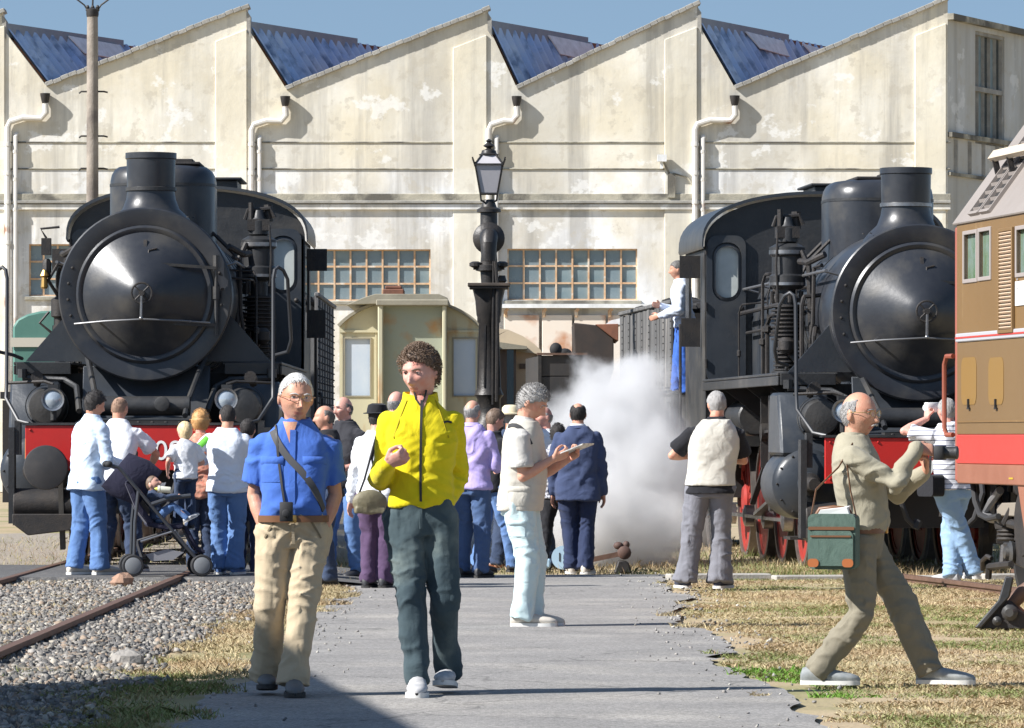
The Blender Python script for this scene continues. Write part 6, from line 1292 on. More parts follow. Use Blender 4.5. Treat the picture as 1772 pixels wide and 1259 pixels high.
ribbon(P, P.shirt, [(.035,0,1.43),(.033,0,1.2),(.035,0,.98)], .030, C_bl, 'placket', .002); button_row(P, P.shirt, (1.38,1.30,1.22,1.14,1.06), .035, M_white)
for x in (-.075, .15): pk = pocket(P, P.shirt, x, 1.215, .115, .13, C_bl); button_row(P, P.shirt, (1.262,), x, M_white, pk, .007) if pk else 0
for s_ in (-1, 1): ribbon(P, P.trousers, [(.035+s_*.095,0,.945),(.035+s_*.125,0,.90),(.035+s_*.15,0,.85)], .010, mat('khaki_seam', (.20,.16,.10), .9), 'pocket_opening', .001)
ribbon(P, P.trousers, [(.035,0,.93),(.038,0,.82)], .016, C_khaki, 'fly', .003)
cb = twin(P, 'camera'); T(cb, 'small black compact camera hanging on the chest of the blue-shirted man', 'camera')
ribbon(P, P.shirt, [(-.055,0,1.455),(-.052,0,1.40),(-.045,0,1.30),(.0,0,1.0)], .012, L_black, 'strap', .006, par=cb)
g = MB(); g.bx(-.03,.04,-.245,-.205,.94,1.045); g.lathe([(.022,0),(.022,.02),(.016,.025)], (.005,-.245,.985), (0,-1,0), 12); P.put(g, 'camera_body', M_rubber, par=cb, bevel=.004)
sg = twin(P, 'shoulder_strap'); T(sg, 'wide dark strap worn diagonally across the royal blue shirt', 'strap')
ribbon(P, P.shirt, [(-.085,0,1.465),(-.06,0,1.38),(.0,0,1.29),(.10,0,1.19),(.16,0,1.10),(.195,0,1.0)], .036, mat('strap_grey', (.06,.06,.065), .7), 'strap', .006, par=sg)
# 2 man in yellow jacket
C_ye = cloth('yellow_fleece', (.72,.60,.012), (.66,.54,.01), .10, 8)
P = person('tall curly-haired man in bright yellow zip jacket walking on the path', 745, 27.4, 1.86, 0, vox=.009, skin_tone='pink', lean=(-.005,-.01), pel=(-.045,0,-.015), feet=((-.06,-.17,.0,0),(.085,.14,-.1,.025)),
           hands=((-.205,-.24,1.145),(.05,-.03,.885)), elbow=((-.22,.9,-.9),(.38,1,0)), pose=(('fist',(.72,-.5,.30),(.25,.75,.6)),('none',)), hd=(-.50,.16,-.05), hsc=1.06, wide=.96, loose=.013, top_len=.945, sleeve='long',
           shirt=C_ye, trousers=C_jgreen, shoes=(S_white, S_solew), leg_w=.93, hem=.064, seed=23, hair=dict(m=H_brown, thick=.015, front=.066, side=-.02, back=-.09, curl=.006, strands=1700, slen=.036, m2=mat('hair_brown_light', (.19,.125,.08), .55, 0, (.11,.07,.045), 40, .4)))
collar(P, C_ye, .050, .078, .45, .03, flare=.0); vneck(P, P.shirt, .034, 1.49, 1.40, -.04)
zp = ribbon(P, P.shirt, [(-.042,0,1.455),(-.045,0,1.3),(-.048,0,1.1),(-.046,0,.955)], .013, L_black, 'zip', .003)
g = MB()
for s in (-1, 1): g.tube([P.SM(1.475)[0]+V(s*.032,-.068,.045), P.SM(1.475)[0]+V(s*.02,-.085,.0), P.SM(1.455)[0]+V(.002,-.092,-.01)], .0045, 6)
P.put(g, 'collar_piping', L_black); ribbon(P, P.shirt, [(.065,0,1.345),(.085,0,1.352),(.105,0,1.345)], .010, L_black, 'logo', .002)
ribbon(P, P.trousers, [(-.046,0,.94),(-.046,0,.82)], .014, C_jgreen, 'fly', .003)
C_yd = mat('yellow_seam', (.42,.34,.008), .9)
for s_ in (-1, 1):
    ribbon(P, P.shirt, [(-.045+s_*.07,0,1.455),(-.045+s_*.10,0,1.38),(-.045+s_*.135,0,1.27)], .006, C_yd, 'seam', .001)

# 3 reading man
C_vest = cloth('beige_vest', (.56,.53,.46), (.50,.47,.41), .12, 8); C_sh3 = cloth('pale_grey_shirt', (.55,.53,.49), (.50,.48,.45)); C_aqua = cloth('aqua_trousers', (.52,.66,.68), (.58,.70,.71), .15, 6)
def vest(P, m, top_len=.86, grow=.016, belly=0, wide=1.0, name='vest', seed=3, vox=.011):
    g = MB(); L = grow+.012
    rg = [(z, hx*wide+L, f_+L+belly*bl, b_+L, 0) for z, hx, f_, b_, bl in ((top_len,.168,.108,.120,.35),(.93,.164,.106,.118,.8),(1.02,.156,.104,.106,1.),(1.12,.156,.106,.102,.8),(1.24,.164,.114,.110,.25),(1.32,.160,.110,.112,0),(1.375,.144,.098,.106,0),(1.42,.118,.082,.096,0),(1.458,.086,.066,.082,0),(1.48,.070,.058,.068,0)) if z >= top_len]
    ringstack(g, rg, P.SM); g.v = [tuple(Vector(q)*P.S) for q in g.v]; me = remesh(g, vox, 3); folds(me, .008, [(P.SM(1.0)[0]*P.S, .15, .8)], seed, .5); return link(name, me, m, P.root)
P = person('grey-haired man in beige utility vest and aqua trousers reading a leaflet', 903, 37.3, 1.75, R(78), vox=.010, skin_tone='warm', lean=(0,-.045), pel=(0,.02,-.005), feet=((-.085,-.02,.1,0),(.085,-.05,-.1,0)),
           hands=((-.085,-.25,1.20),(.075,-.33,1.20)), elbow=((-.5,.9,-.8),(.5,.9,-.8)), pose=(('hold',(.25,-.8,.35),(.75,.2,.6)),('hold',(-.3,-.7,.4),(-.75,.2,.6))), hd=(-.05,.52,0,0,-.02), hsc=1.08, belly=.05, wide=1.08, loose=.020, top_len=.86, sleeve='short',
           fold=.006, shirt=C_sh3, trousers=C_aqua, shoes=(S_pale, S_solew), leg_w=1.12, hem=.085, seed=31, hair=dict(m=H_grey, thick=.012, front=.056, side=-.025, back=-.095, curl=.003, strands=900, slen=.020, m2=mat('hair_silver', (.33,.32,.31), .7, 0, (.22,.21,.20), 20, .3)))
vs3 = vest(P, C_vest, .83, .020, .05, 1.08, vox=.010); collar(P, C_sh3, .045, .072, .45, .02)
for z, w, h, y in ((.93,.15,.13,-.02),(1.20,.11,.10,-.03)): pocket(P, vs3, y, z, w, h, C_vest, view=(1,0,0), axis=(0,1,0))
for z in (.70, .57): pocket(P, P.trousers, .0, z, .13, .11, C_aqua, view=(1,0,0), axis=(0,1,0))
st = twin(P, 'shoulder_strap'); T(st, 'black strap over the shoulder of the reading man', 'strap'); ribbon(P, vs3, [(0,.07,1.43),(0,.02,1.445),(0,-.05,1.40),(0,-.10,1.30)], .034, L_black, 'strap', .006, view=(1,0,0), par=st)
br = twin(P, 'leaflet'); T(br, 'folded white leaflet held by the man in the beige vest', 'leaflet')
M_print = mat('printed_paper', (.80,.79,.75), .7, 0, (.35,.36,.36), 34, .7)
g = MB(); a, b_, c, d = V(-.10,-.30,1.235), V(.12,-.34,1.235), V(.13,-.50,1.30), V(-.09,-.46,1.30); g.add([a,b_,c,d]+[q+V(0,-.004,.010) for q in (a,b_,c,d)], [(0,1,2,3),(7,6,5,4),(0,4,5,1),(1,5,6,2),(2,6,7,3),(3,7,4,0)]); P.put(g, 'page', M_print, par=br)
# 4 photographer with teal bag
C_ol = cloth('olive_shirt', (.34,.31,.23), (.30,.275,.205), .12, 8); C_olt = cloth('olive_trousers', (.235,.21,.155), (.20,.18,.135), .15, 8)
P = person('balding moustached man in olive shirt striding right with a camera raised', 1497, 28.5, 1.70, R(76), vox=.009, skin_tone='tan', lean=(0,.035), pel=(0,.02,-.085), feet=((-.13,.26,.05,.0),(.10,-.36,.0,.0)),
           hands=((-.03,-.30,1.33),(.08,-.33,1.20)), elbow=((-.7,.3,-1.0),(.6,.1,-1.0)), pose=(('hold',(.42,-.85,-.10),(.75,.25,-.5)),('hold',(-.50,-.15,.85),(-.35,.85,.0))), hd=(-.32,.05,0,0,.0), hsc=1.10, belly=.035, wide=1.0, loose=.018, top_len=.955, sleeve='long',
           shirt=C_ol, trousers=C_olt, shoes=(mat('shoe_greyblue', (.20,.22,.23), .6, 0, (.34,.35,.34), 14, .6), S_solew), leg_w=1.02, hem=.078, seed=41, knees=((0,-1,0),(0,-1,0)), hair=dict(m=H_grey, thick=.007, front=.075, side=-.03, back=-.09, bald=.80, strands=600, slen=.016))
collar(P, C_ol, .045, .072, .42, .025); vneck(P, P.shirt, .03, 1.475, 1.40); glasses(P); belt(P, L_brown, .955, .038, grow=.024, belly=.018, wide=1.05)
g = MB(); f = lambda x, y, z: P.hc+P.HM @ (V(x, y, z)*P.hs); g.tube([f(-.026,-.094,-.054),f(-.012,-.104,-.048),f(0,-.106,-.046),f(.012,-.104,-.048),f(.026,-.094,-.054)], [.003,.006,.006,.006,.003], 8); P.put(g, 'moustache', mat('moustache_grey', (.40,.37,.34), .8))
cm = twin(P, 'camera'); T(cm, 'black camera held up in both hands by the man in olive', 'camera')
g = MB(); g.bx(-.06,.07,-.455,-.40,1.265,1.345); cbo = P.put(g, 'camera_body', M_rubber, par=cm, bevel=.006)
g = MB(); g.lathe([(.034,0),(.036,.05),(.038,.07),(.030,.075)], (.0,-.455,1.305), (0,-1,0), 20); P.put(g, 'lens', M_black, par=cm)
bg_ = twin(P, 'shoulder_bag'); T(bg_, 'teal fabric shoulder bag with orange leather corners hanging at the photographer\'s hip', 'bag')
C_teal = cloth('teal_canvas', (.075,.12,.098), (.10,.15,.125), .25, 20); M_or = mat('orange_leather', (.36,.11,.03), .5); BX = -.235
def bagbox(n, y0, y1, z0, z1, x0, x1, m, r=.03, bev=.02): g = MB(); g.prism(rrect(y0,y1,z0,z1,r), (x0,0,0), (0,1,0), (0,0,1), (x1-x0,0,0)); return P.put(g, n, m, par=bg_, bevel=0, smooth=40)
bagbox('bag_body', .065,.335,.655,.965,BX-.14,BX,C_teal,.035); bagbox('front_pocket', .075,.325,.675,.87,BX-.165,BX-.142,C_teal,.03)
bagbox('zip_band', .070,.330,.875,.893,BX-.152,BX-.143,L_brown,.006); bagbox('zip_band', .085,.315,.835,.845,BX-.171,BX-.166,L_brown,.004)
for y0, y1 in ((.072,.135),(.268,.330)): bagbox('leather_corner', y0,y1,.668,.715,BX-.172,BX-.166,M_or,.02)
g = MB(); g.tube([(BX-.07,.10,.955),(BX-.07,.12,.99),(BX-.07,.20,1.0),(BX-.07,.28,.99),(BX-.07,.30,.955)], .013, 8); P.put(g, 'handle', L_brown, par=bg_)
g = MB(); g.add([(BX-.10,.10,.94),(BX-.03,.10,.94),(BX-.03,.30,.94),(BX-.10,.30,.94),(BX-.11,.12,1.0),(BX-.04,.11,1.01),(BX-.04,.28,.99),(BX-.11,.27,.985)], [(0,1,2,3),(7,6,5,4),(0,4,5,1),(1,5,6,2),(2,6,7,3),(3,7,4,0)]); P.put(g, 'papers', M_white, par=bg_)
g = MB(); o_ = P.sh[0]
for y in (.07, .33): g.tube([(BX-.06,y-.075,.94), (BX-.05,y*.75-.02,1.10), o_+V(-.055,.03+(.03 if y > .2 else -.02),-.06), o_+V(-.01,.01,.035), o_+V(.05,.0,.068), o_+V(.09,.0,.070)], .012, 6, flat=.35)
P.put(g, 'strap', L_brown, par=bg_)
for c_ in bg_.children:
    if not c_.name.startswith('strap'): c_.location.y -= .075
# 5 man in navy suit
C_suit = cloth('navy_suit', (.045,.062,.125), (.052,.07,.14), .06, 12)
P = person('balding man in navy suit seen from behind facing the steam', 1000, 51.5, 1.72, R(176), vox=.011, skin_tone='tan', lean=(0,-.01), feet=((-.08,.02,-.2,0),(.07,-.05,.1,0)), hands=((-.26,-.05,.76),(.26,-.05,.78)), wide=1.14, loose=.026, top_len=.74, shirt=C_suit, trousers=C_navy, shoes=(S_pale, S_solew), leg_w=1.05, hem=.08, seed=51, details=False, hair=dict(m=H_black, thick=.010, front=.07, side=-.03, back=-.09, bald=.62))
collar(P, C_white, .05, .066, .2, .0, name='shirt_collar'); collar(P, C_suit, .030, .074, .3, .0)
# 6 man in beige vest with black polo, back view
C_pol = C_black; C_gry = cloth('grey_trousers', (.165,.165,.185), (.20,.20,.225), .15, 6)
P = person('grey-haired man in pale vest over black polo seen from behind', 1222, 46.6, 1.79, R(176), vox=.010, skin_tone='warm', lean=(-.05,0), pel=(-.035,0,0), feet=((-.12,.0,-.35,0),(.18,.03,.3,0)), hands=((-.10,-.27,1.16),(.12,-.27,1.16)), elbow=((-1,.3,-.55),(1,.3,-.55)), hd=(.35,.22,0), wide=1.12, loose=.020, top_len=.83, sleeve='short', fold=.006, shirt=C_pol, trousers=C_gry, shoes=(mat('shoe_navy', (.03,.035,.06), .6), S_solew), leg_w=1.14, hem=.10, seed=61, details=False, hair=dict(m=H_grey, thick=.013, front=.06, side=-.03, back=-.1, strands=160, slen=.022))
vest(P, cloth('pale_vest', (.60,.57,.50), (.54,.52,.46), .12, 8), .90, .026, 0, 1.13, seed=64); collar(P, C_pol, .04, .07, .3, .0)
# 7 striped shirt photographer behind the diesel
C_str = mat('striped_white', (.74,.74,.77), .9)
def stripes():
    t = C_str.node_tree; N = t.nodes; L = t.links; tcn = N.new('ShaderNodeTexCoord'); w = N.new('ShaderNodeTexWave'); w.bands_direction = 'Z'; w.inputs['Scale'].default_value = 7; w.inputs['Distortion'].default_value = .3
    L.new(tcn.outputs['Object'], w.inputs[0]); r = N.new('ShaderNodeMapRange'); r.inputs['From Min'].default_value = .90; r.inputs['From Max'].default_value = .96; L.new(w.outputs['Fac'], r.inputs[0]); m = N.new('ShaderNodeMix'); m.data_type = 'RGBA'; m.inputs['A'].default_value = (.74,.74,.78,1); m.inputs['B'].default_value = (.05,.06,.12,1); L.new(r.outputs[0], m.inputs['Factor']); L.new(m.outputs['Result'], N['Principled BSDF'].inputs['Base Color'])
stripes()
P = person('photographer in striped white shirt and light jeans half hidden by the diesel', 1648, 48.4, 1.76, R(-150), vox=.011, skin_tone='pink', lean=(0,-.06), pel=(0,.0,-.02), feet=((.0,-.0,.3,0),(-.23,.05,-.3,0)), hands=((-.12,-.22,1.50),(.12,-.24,1.52)), elbow=((-1,.0,-.6),(1,0,-.6)), pose=(('hold',(.3,-.4,.7),(.6,-.2,.2)),('hold',(-.3,-.4,.7),(-.6,-.2,.2))), hd=(0,-.02,0), loose=.02, top_len=.88, sleeve='short', shirt=C_str, trousers=cloth('jeans_pale', (.24,.37,.55), (.30,.44,.62), .15, 6), shoes=(S_white, S_solew), leg_w=1.1, hem=.08, seed=71, details=False, hair=dict(m=H_grey, thick=.012))
cm = twin(P, 'camera'); T(cm, 'silver camera raised in front of the striped shirt photographer', 'camera'); g = MB(); g.bx(-.07,.07,-.36,-.30,1.58,1.67); g.lathe([(.035,0),(.035,.08)], (0,-.36,1.62), (0,-1,0), 16); P.put(g, 'camera_body', M_tin, par=cm, bevel=.006)
wb = twin(P, 'waist_bag'); T(wb, 'black camera bag at the hip of the striped shirt photographer', 'bag'); g = MB(); g.prism(rrect(-.14,.12,.80,1.0,.04), (.17,0,0), (0,1,0), (0,0,1), (.13,0,0)); P.put(g, 'bag_body', C_black, par=wb); g = MB(); g.tube([(.22,-.05,1.0),(.16,-.12,1.2),(.05,-.08,1.46)], .016, 6, flat=.4); P.put(g, 'strap', L_black, par=wb)
# 8 left group round the pushchair
Z = .078
C_lb = cloth('pale_blue_shirt', (.56,.68,.84), (.62,.73,.87), .1, 8)
P = person('dark-haired man in pale blue shirt pushing the pushchair', 153, 48.3, 1.72, R(128), Z, vox=.011, skin_tone='tan', lean=(.0,-.06), pel=(0,.02,0), feet=((-.10,-.07,.0,0),(.10,.09,.1,0)), hands=((-.12,-.30,1.03),(.12,-.30,1.03)), elbow=((-.6,.8,-.6),(.6,.8,-.6)), pose=(('hold',(.0,-.9,-.2),(0,-.2,-1)),('hold',(0,-.9,-.2),(0,-.2,-1))), hd=(-.1,.25,0), loose=.026, top_len=.80, sleeve='long', shirt=C_lb, trousers=C_jean, shoes=(S_pale, S_solew), leg_w=1.08, hem=.085, seed=81, details=False, hair=dict(m=H_black, thick=.017, front=.06, side=-.03, back=-.095, curl=.004))
collar(P, C_lb, .05, .07, .3, .0)
P = person('bald man in white t-shirt leaning towards the left locomotive', 203, 49.4, 1.72, R(165), Z, vox=.011, skin_tone='tan', lean=(.02,-.17), pel=(0,.08,-.03), feet=((-.16,-.02,-.2,0),(.13,.10,.1,0)), hands=((-.20,-.42,1.02),(.16,-.48,1.0)), elbow=((-1,.1,-.4),(1,.1,-.4)), hd=(-.1,.30,0), loose=.016, wide=1.1, top_len=.86, sleeve='short', shirt=C_white, trousers=C_jdark, shoes=(S_dark, S_solew), leg_w=1.08, seed=82, details=False, hair=dict(m=mat('stubble_hair', (.30,.19,.13), .8), thick=.0035, side=-.03, back=-.08, bald=.5))
C_red = cloth('red_print', (.50,.10,.06), (.62,.42,.30), .1, 28)
P = person('ginger-haired woman in red patterned top and dark jeans by the red beam', 347, 49.2, 1.55, R(185), Z, vox=.011, skin_tone='fair', lean=(0,-.02), feet=((-.09,0,0,0),(.09,.02,0,0)), hands=((-.14,-.25,1.05),(.14,-.25,1.05)), wide=.92, loose=.014, top_len=.80, sleeve='short', shirt=C_red, trousers=C_jdark, shoes=(mat('sandal', (.33,.18,.10), .6), S_sole), leg_w=.95, hem=.06, seed=83, details=False, hair=dict(m=H_ginger, thick=.020, front=.055, side=-.07, back=-.10, style='long', curl=.004, strands=160, slen=.04))
C_jk = cloth('white_jacket', (.70,.75,.84), (.64,.70,.80), .1, 7)
P = person('short-haired man in white tracksuit top with green sleeve stripe holding a child', 393, 48.4, 1.60, R(172), Z, vox=.011, skin_tone='tan', lean=(0,.0), feet=((-.09,.02,-.1,0),(.09,-.02,.1,0)), hands=((-.12,-.22,1.0),(.26,-.20,1.16)), elbow=((-1,.6,-.6),(1,.5,-.7)), pose=(('relax',),('hold',(.6,-.7,.2),(-.3,-.5,.7))), hd=(.45,.1,0), wide=1.1, loose=.024, top_len=.84, sleeve='long', shirt=C_jk, trousers=C_jean, shoes=(mat('shoe_blue', (.10,.18,.38), .6), S_solew), leg_w=1.12, hem=.09, seed=84, details=False, hair=dict(m=H_black, thick=.008, front=.06, side=-.03, back=-.085))
T_ = bvh(P.shirt); gs = []
for i in range(13):
    t = i/12; c = P.sh[1].lerp(P.elb[1], t) if t <= 1 else P.elb[1]; p = c*P.S+V(.0,.5,.02)
    h, n, _, _ = T_.ray_cast(p, V(0,-1,0))
    if h is not None: gs.append(h+V(0,.005,0))
if len(gs) > 2:
    g = MB(); g.tube(gs, .030, 8, flat=.25, ref=V(0,1,0)); g.build('sleeve_stripe', mat('lime_green', (.16,.62,.06), .7), P.root)
P = person('small blond boy in white shirt held up by the man in the tracksuit top', 321, 48.1, 0.98, R(195), .50, vox=.009, skin_tone='fair', lean=(0,-.02), feet=((-.10,.02,0,0),(.10,-.1,0,0)), hands=((-.22,-.28,1.05),(.28,-.10,.95)), hd=(.2,.1,0,0,0), hsc=1.45, loose=.02, wide=1.05, top_len=.84, sleeve='short', shirt=C_white, trousers=C_jdark, shoes=(S_dark, S_solew), seed=85, details=False, hair=dict(m=H_blond, thick=.014, front=.05, side=-.045, back=-.09, strands=120, slen=.03), name='child')
fl = twin(P, 'paper_flag'); T(fl, 'small white paper flag held by the blond boy', 'flag'); g = MB(); g.add([V(.30,-.14,.78)+q for q in (V(0,0,0),V(.26,.02,-.04),V(.12,.02,-.30),V(0,.01,0),V(.26,.03,-.04),V(.12,.03,-.30))], [(0,1,2),(5,4,3),(0,3,4,1),(1,4,5,2),(2,5,3,0)]); P.put(g, 'sheet', M_white, par=fl)
# pushchair
SX, SY = (278-886)*47.9/F, 47.9; pc = empty('pushchair', (SX, SY, .078), R(8)); T(pc, 'dark navy folding pushchair with grey wheels carrying a baby', 'pushchair')
C_pn = cloth('pushchair_navy', (.022,.022,.045), (.03,.03,.055), .1, 10); M_tub = mat('dark_tube', (.07,.075,.085), .4, .4)
for y in (-.22, .22):
    g = MB(); g.tube([(-.48,y,1.02),(-.40,y,1.0),(-.28,y,.86),(.28,y,.20),(.36,y,.12)], .016, 8); g.build('handle_tube', M_tub, pc)
    g = MB(); g.tube([(-.22,y,.78),(-.25,y,.5),(-.26,y,.10)], .016, 8); g.build('rear_tube', M_tub, pc)
    g = MB(); g.tube([(-.10,y,.66),(.08,y,.72),(.26,y,.74)], .020, 8); g.build('arm_bar', M_tub, pc)
    g = MB(); g.tube([(-.2,y,.32),(.12,y,.42),(.2,y,.30)], .012, 6); g.build('brace', M_steel, pc)
    g = MB(); g.ball((-.49,y,1.03), .035, .035, .03); g.build('grip', M_rubber, pc)
    for x in (-.27, .36):
        for d in (-.035, .035):
            g = MB(); g.lathe([(.05,-.018),(.092,-.018),(.10,-.012),(.10,.012),(.092,.018),(.05,.018)], (x,y+d,.10), (0,1,0), 24); wo = g.build('wheel', M_rubber, pc); g = MB(); g.lathe([(.001,-.02),(.07,-.021),(.078,-.017),(.078,.017),(.07,.021),(.001,.02)], (x,y+d,.10), (0,1,0), 20); g.build('rim', M_grey, wo)
def soft(name, pts, th, y0, y1, m, par=pc):
    g = MB(); n = len(pts); P_ = [(x, z) for x, z in pts]; ol = P_+[(x+th[0], z+th[1]) for x, z in reversed(P_)]; g.prism(ol, (0,y0,0), (1,0,0), (0,0,1), (0,y1-y0,0)); return g.build(name, m, par, .012, 2)
soft('backrest', [(-.34,.86),(-.24,.62),(-.12,.46)], (.05,.03), -.19, .19, C_pn); soft('seat', [(-.14,.46),(.05,.42),(.20,.44)], (.0,.05), -.19, .19, C_pn); soft('footrest', [(.20,.44),(.30,.24),(.38,.2)], (.03,.03), -.17, .17, C_pn)
g = MB(); g.tube([(-.42,0,.98),(-.36,0,.93),(-.20,0,.87),(-.10,0,.80)], [(.03,.2),(.06,.215),(.065,.215),(.03,.2)], 16, ref=V(0,0,1)); g.build('hood', C_pn, pc); soft('basket', [(-.22,.30),(-.18,.17),(.18,.17),(.24,.26)], (.0,.03), -.18, .18, C_black)
g = MB(); g.prism([(-.15,.2),(.05,.25),(.2,.22),(.1,.15),(-.1,.14)], (0,-.195,0), (1,0,0), (0,0,1), (0,.02,0)); g.build('basket_lining', mat('grey_cloth', (.28,.28,.30), .8), pc)
P = person('baby lying in the pushchair and drinking from a bottle', 276, 47.85, .74, R(92), .38, vox=.008, skin_tone='fair', lean=(0,.10), pel=(0,.05,-.45), feet=((-.12,-.62,0,.35),(.12,-.65,0,.38)), knees=((0,-.3,1),(0,-.3,1)), hands=((-.06,-.38,.88),(.10,-.38,.88)), hd=(-.35,-.45,0), hsc=1.7, wide=1.2, loose=.02, sleeve='long', shirt=C_jdark, trousers=C_jean, shoes=(S_white, S_solew), seed=91, details=False, hair=dict(m=H_brown, thick=.003, front=.075, side=.0, back=-.06, strands=60), name='baby')
P.root.location.z = .43; P.root.rotation_euler = (R(0), R(0), R(92))
bt = empty('feeding_bottle', (W(271,845,47.65).x, 47.65, W(0,846,47.65).z), 0); T(bt, 'baby bottle with yellow ring in front of the baby', 'bottle')
g = MB(); g.lathe([(.005,0),(.014,.02),(.016,.03)], (-.02,0,.005), (1,0,-.1), 12); g.build('teat', mat('teat_yellow', (.62,.62,.10), .5), bt); g = MB(); g.lathe([(.032,.03),(.034,.05),(.030,.055),(.030,.14),(.026,.15)], (-.02,0,.005), (1,0,-.1), 14); g.build('bottle_body', mat('milk_bottle', (.66,.66,.55), .4), bt)
# 9 people in the middle distance
def bgp(label, px, Y, h, face, top, bot, hair, **k):
    d = dict(vox=.012, details=False, seed=int(px), loose=.018, shoes=(S_dark, S_sole)); d.update(k); return person(label, px, Y, h, R(face), shirt=top, trousers=bot, hair=hair, **d)
def bal(m, b=.72): return dict(m=m, thick=.006, side=-.03, back=-.085, bald=b)
bgp('balding man in dark shirt in profile behind the blue-shirted man', 566, 47.4, 1.67, -75, C_black, C_jdark, bal(H_dkgrey, .8), skin_tone='warm', hands=((-.20,-.2,1.1),(.2,-.2,1.1)))
P = bgp('bald man in black polo and jeans looking left', 597, 49.8, 1.77, -42, cloth('charcoal', (.03,.03,.036), (.04,.04,.046)), C_jean, bal(H_dkgrey, .9), skin_tone='pink', wide=1.12, belly=.05, sleeve='short', feet=((-.14,-.08,.1,0),(.12,.06,.2,0)), hands=((-.15,-.25,1.08),(.2,-.2,1.05)), hd=(-.15,.05,0), details=True)
collar(P, C_black, .045, .07, .4, .02)
C_pur = cloth('plum_trousers', (.075,.045,.095), (.10,.06,.12), .1, 8)
P = bgp('woman in white blouse and plum trousers mostly hidden by the yellow jacket', 652, 46.8, 1.66, 165, C_white, C_pur, dict(m=H_black, thick=.014, front=.05, side=-.06, back=-.1), skin_tone='fair', hands=((-.22,-.05,.80),(.27,-.02,.80)), top_len=.80, feet=((-.07,0,0,0),(.08,.05,0,0)))
g = MB(); f = lambda z: P.hc+P.HM @ (V(0,.01,z)*P.hs); g.lathe([(.13,.0),(.135,.008),(.10,.014),(.095,.05),(.085,.085),(.05,.10)], f(.045), P.HM @ V(0,0,1), 24); P.put(g, 'hat', C_black)
hb = empty('handbag', (W(640,0,46.5).x, 46.5, W(0,888,46.5).z), R(10)); T(hb, 'olive brown slouchy handbag carried beside the plum trousers', 'bag')
g = MB(); g.ball((0,0,.10), .165, .06, .115, 18, 12); g.bx(-.14,.14,-.05,.05,.0,.05); me = remesh(g, .012, 5); folds(me, .008, [], 77, .9); link('bag_body', me, mat('olive_leather', (.15,.13,.075), .55, 0, (.20,.175,.11), 9, .4, .2, 40), hb); g = MB(); g.tube([(-.10,0,.17),(-.05,0,.30),(.0,.0,.48),(.06,0,.70)], .010, 6); g.tube([(.10,0,.17),(.06,0,.30),(.02,.0,.48),(.07,.02,.70)], .010, 6); g.build('strap', L_black, hb)
bgp('bald man whose pink head shows behind the yellow jacket', 684, 50.4, 1.83, 150, C_white, C_jean, bal(H_grey, .95), skin_tone='pink')
C_lil = cloth('lilac', (.42,.34,.66), (.47,.39,.70), .1, 8)
P = bgp('grey-haired man in lilac shirt and jeans seen from behind', 816, 50.2, 1.74, 155, C_lil, C_jdark, bal(H_grey, .8), skin_tone='warm', wide=1.08, hands=((-.14,-.28,1.05),(.15,-.26,1.05)), feet=((-.12,.05,0,0),(.12,-.06,0,0)), trousers_=None) if 0 else bgp('grey-haired man in lilac shirt and jeans seen from behind', 816, 50.2, 1.74, 155, C_lil, cloth('jeans_mid', (.05,.09,.19), (.08,.13,.25), .2, 6), bal(H_grey, .8), skin_tone='warm', wide=1.08, hands=((-.14,-.28,1.05),(.15,-.26,1.05)), feet=((-.12,.05,0,0),(.12,-.06,0,0)))
collar(P, C_lil, .04, .07, .3, 0)
bgp('young brown-haired man in dark top behind the lilac shirt', 853, 51.6, 1.66, 120, C_black, C_jean, dict(m=H_brown, thick=.014, front=.055, side=-.03, back=-.09, strands=120), skin_tone='pink', feet=((-.10,-.2,0,0),(.10,.15,0,0)), hd=(0,.3,0), hands=((-.12,-.3,1.1),(.12,-.3,1.1)))
P = bgp('person in straw hat hidden behind the reading man', 884, 53.0, 1.69, 170, C_jdark, C_jdark, dict(m=H_grey, thick=.012), shoes=(S_brown, S_sole), feet=((-.12,0,0,0),(.14,.05,1.2,0)))
g = MB(); f = P.hc+P.HM @ (V(0,.01,.04)*P.hs); g.lathe([(.175,-.01),(.178,.0),(.10,.012),(.095,.07),(.07,.095),(.03,.10)], f, P.HM @ V(0,-.05,1), 24); P.put(g, 'hat', mat('straw', (.68,.60,.42), .8, 0, (.58,.50,.34), 40, .4))
bgp('fair man with his hand at his face behind the leaflet', 944, 53.2, 1.70, -60, C_white, C_jdark, bal(H_grey, .95), skin_tone='pink', hands=((.02,-.20,1.45),(.2,-.1,.9)))
bgp('short dark-haired person in patterned top left of the navy suit', 965, 52.6, 1.50, 178, mat('check_cloth', (.55,.55,.58), .9, 0, (.06,.06,.09), 40, .9), C_black, dict(m=H_black, thick=.02, front=.05, side=-.06, back=-.1, curl=.005), skin_tone='warm', feet=((-.20,0,0,0),(.17,.1,0,0)))
bgp('person in dark trousers standing behind the tracksuit man', 428, 49.5, 1.55, 170, C_navy, C_navy, dict(m=H_black, thick=.012), skin_tone='warm')
# engine driver leaning from the right cab
C_drv = cloth('driver_shirt', (.62,.68,.80), (.68,.73,.83), .1, 8)
P = person('engine driver in pale shirt and blue trousers leaning from the right cab', 1178, 62.45, 1.66, R(-88), 1.84, vox=.012, skin_tone='tan', lean=(0,-.06), pel=(0,.05,0), feet=((-.1,-.05,0,0),(.1,.06,0,0)), hands=((-.14,-.25,1.15),(.15,-.28,1.02)), hd=(.0,.05,0), loose=.02, top_len=.88, sleeve='long', shirt=C_drv, trousers=cloth('workwear_blue', (.035,.11,.42), (.045,.13,.46), .1, 8), shoes=(S_dark, S_sole), seed=99, details=False, hair=dict(m=H_dkgrey, thick=.008, front=.06, side=-.03, back=-.085))
collar(P, C_drv, .04, .07, .4, .02)
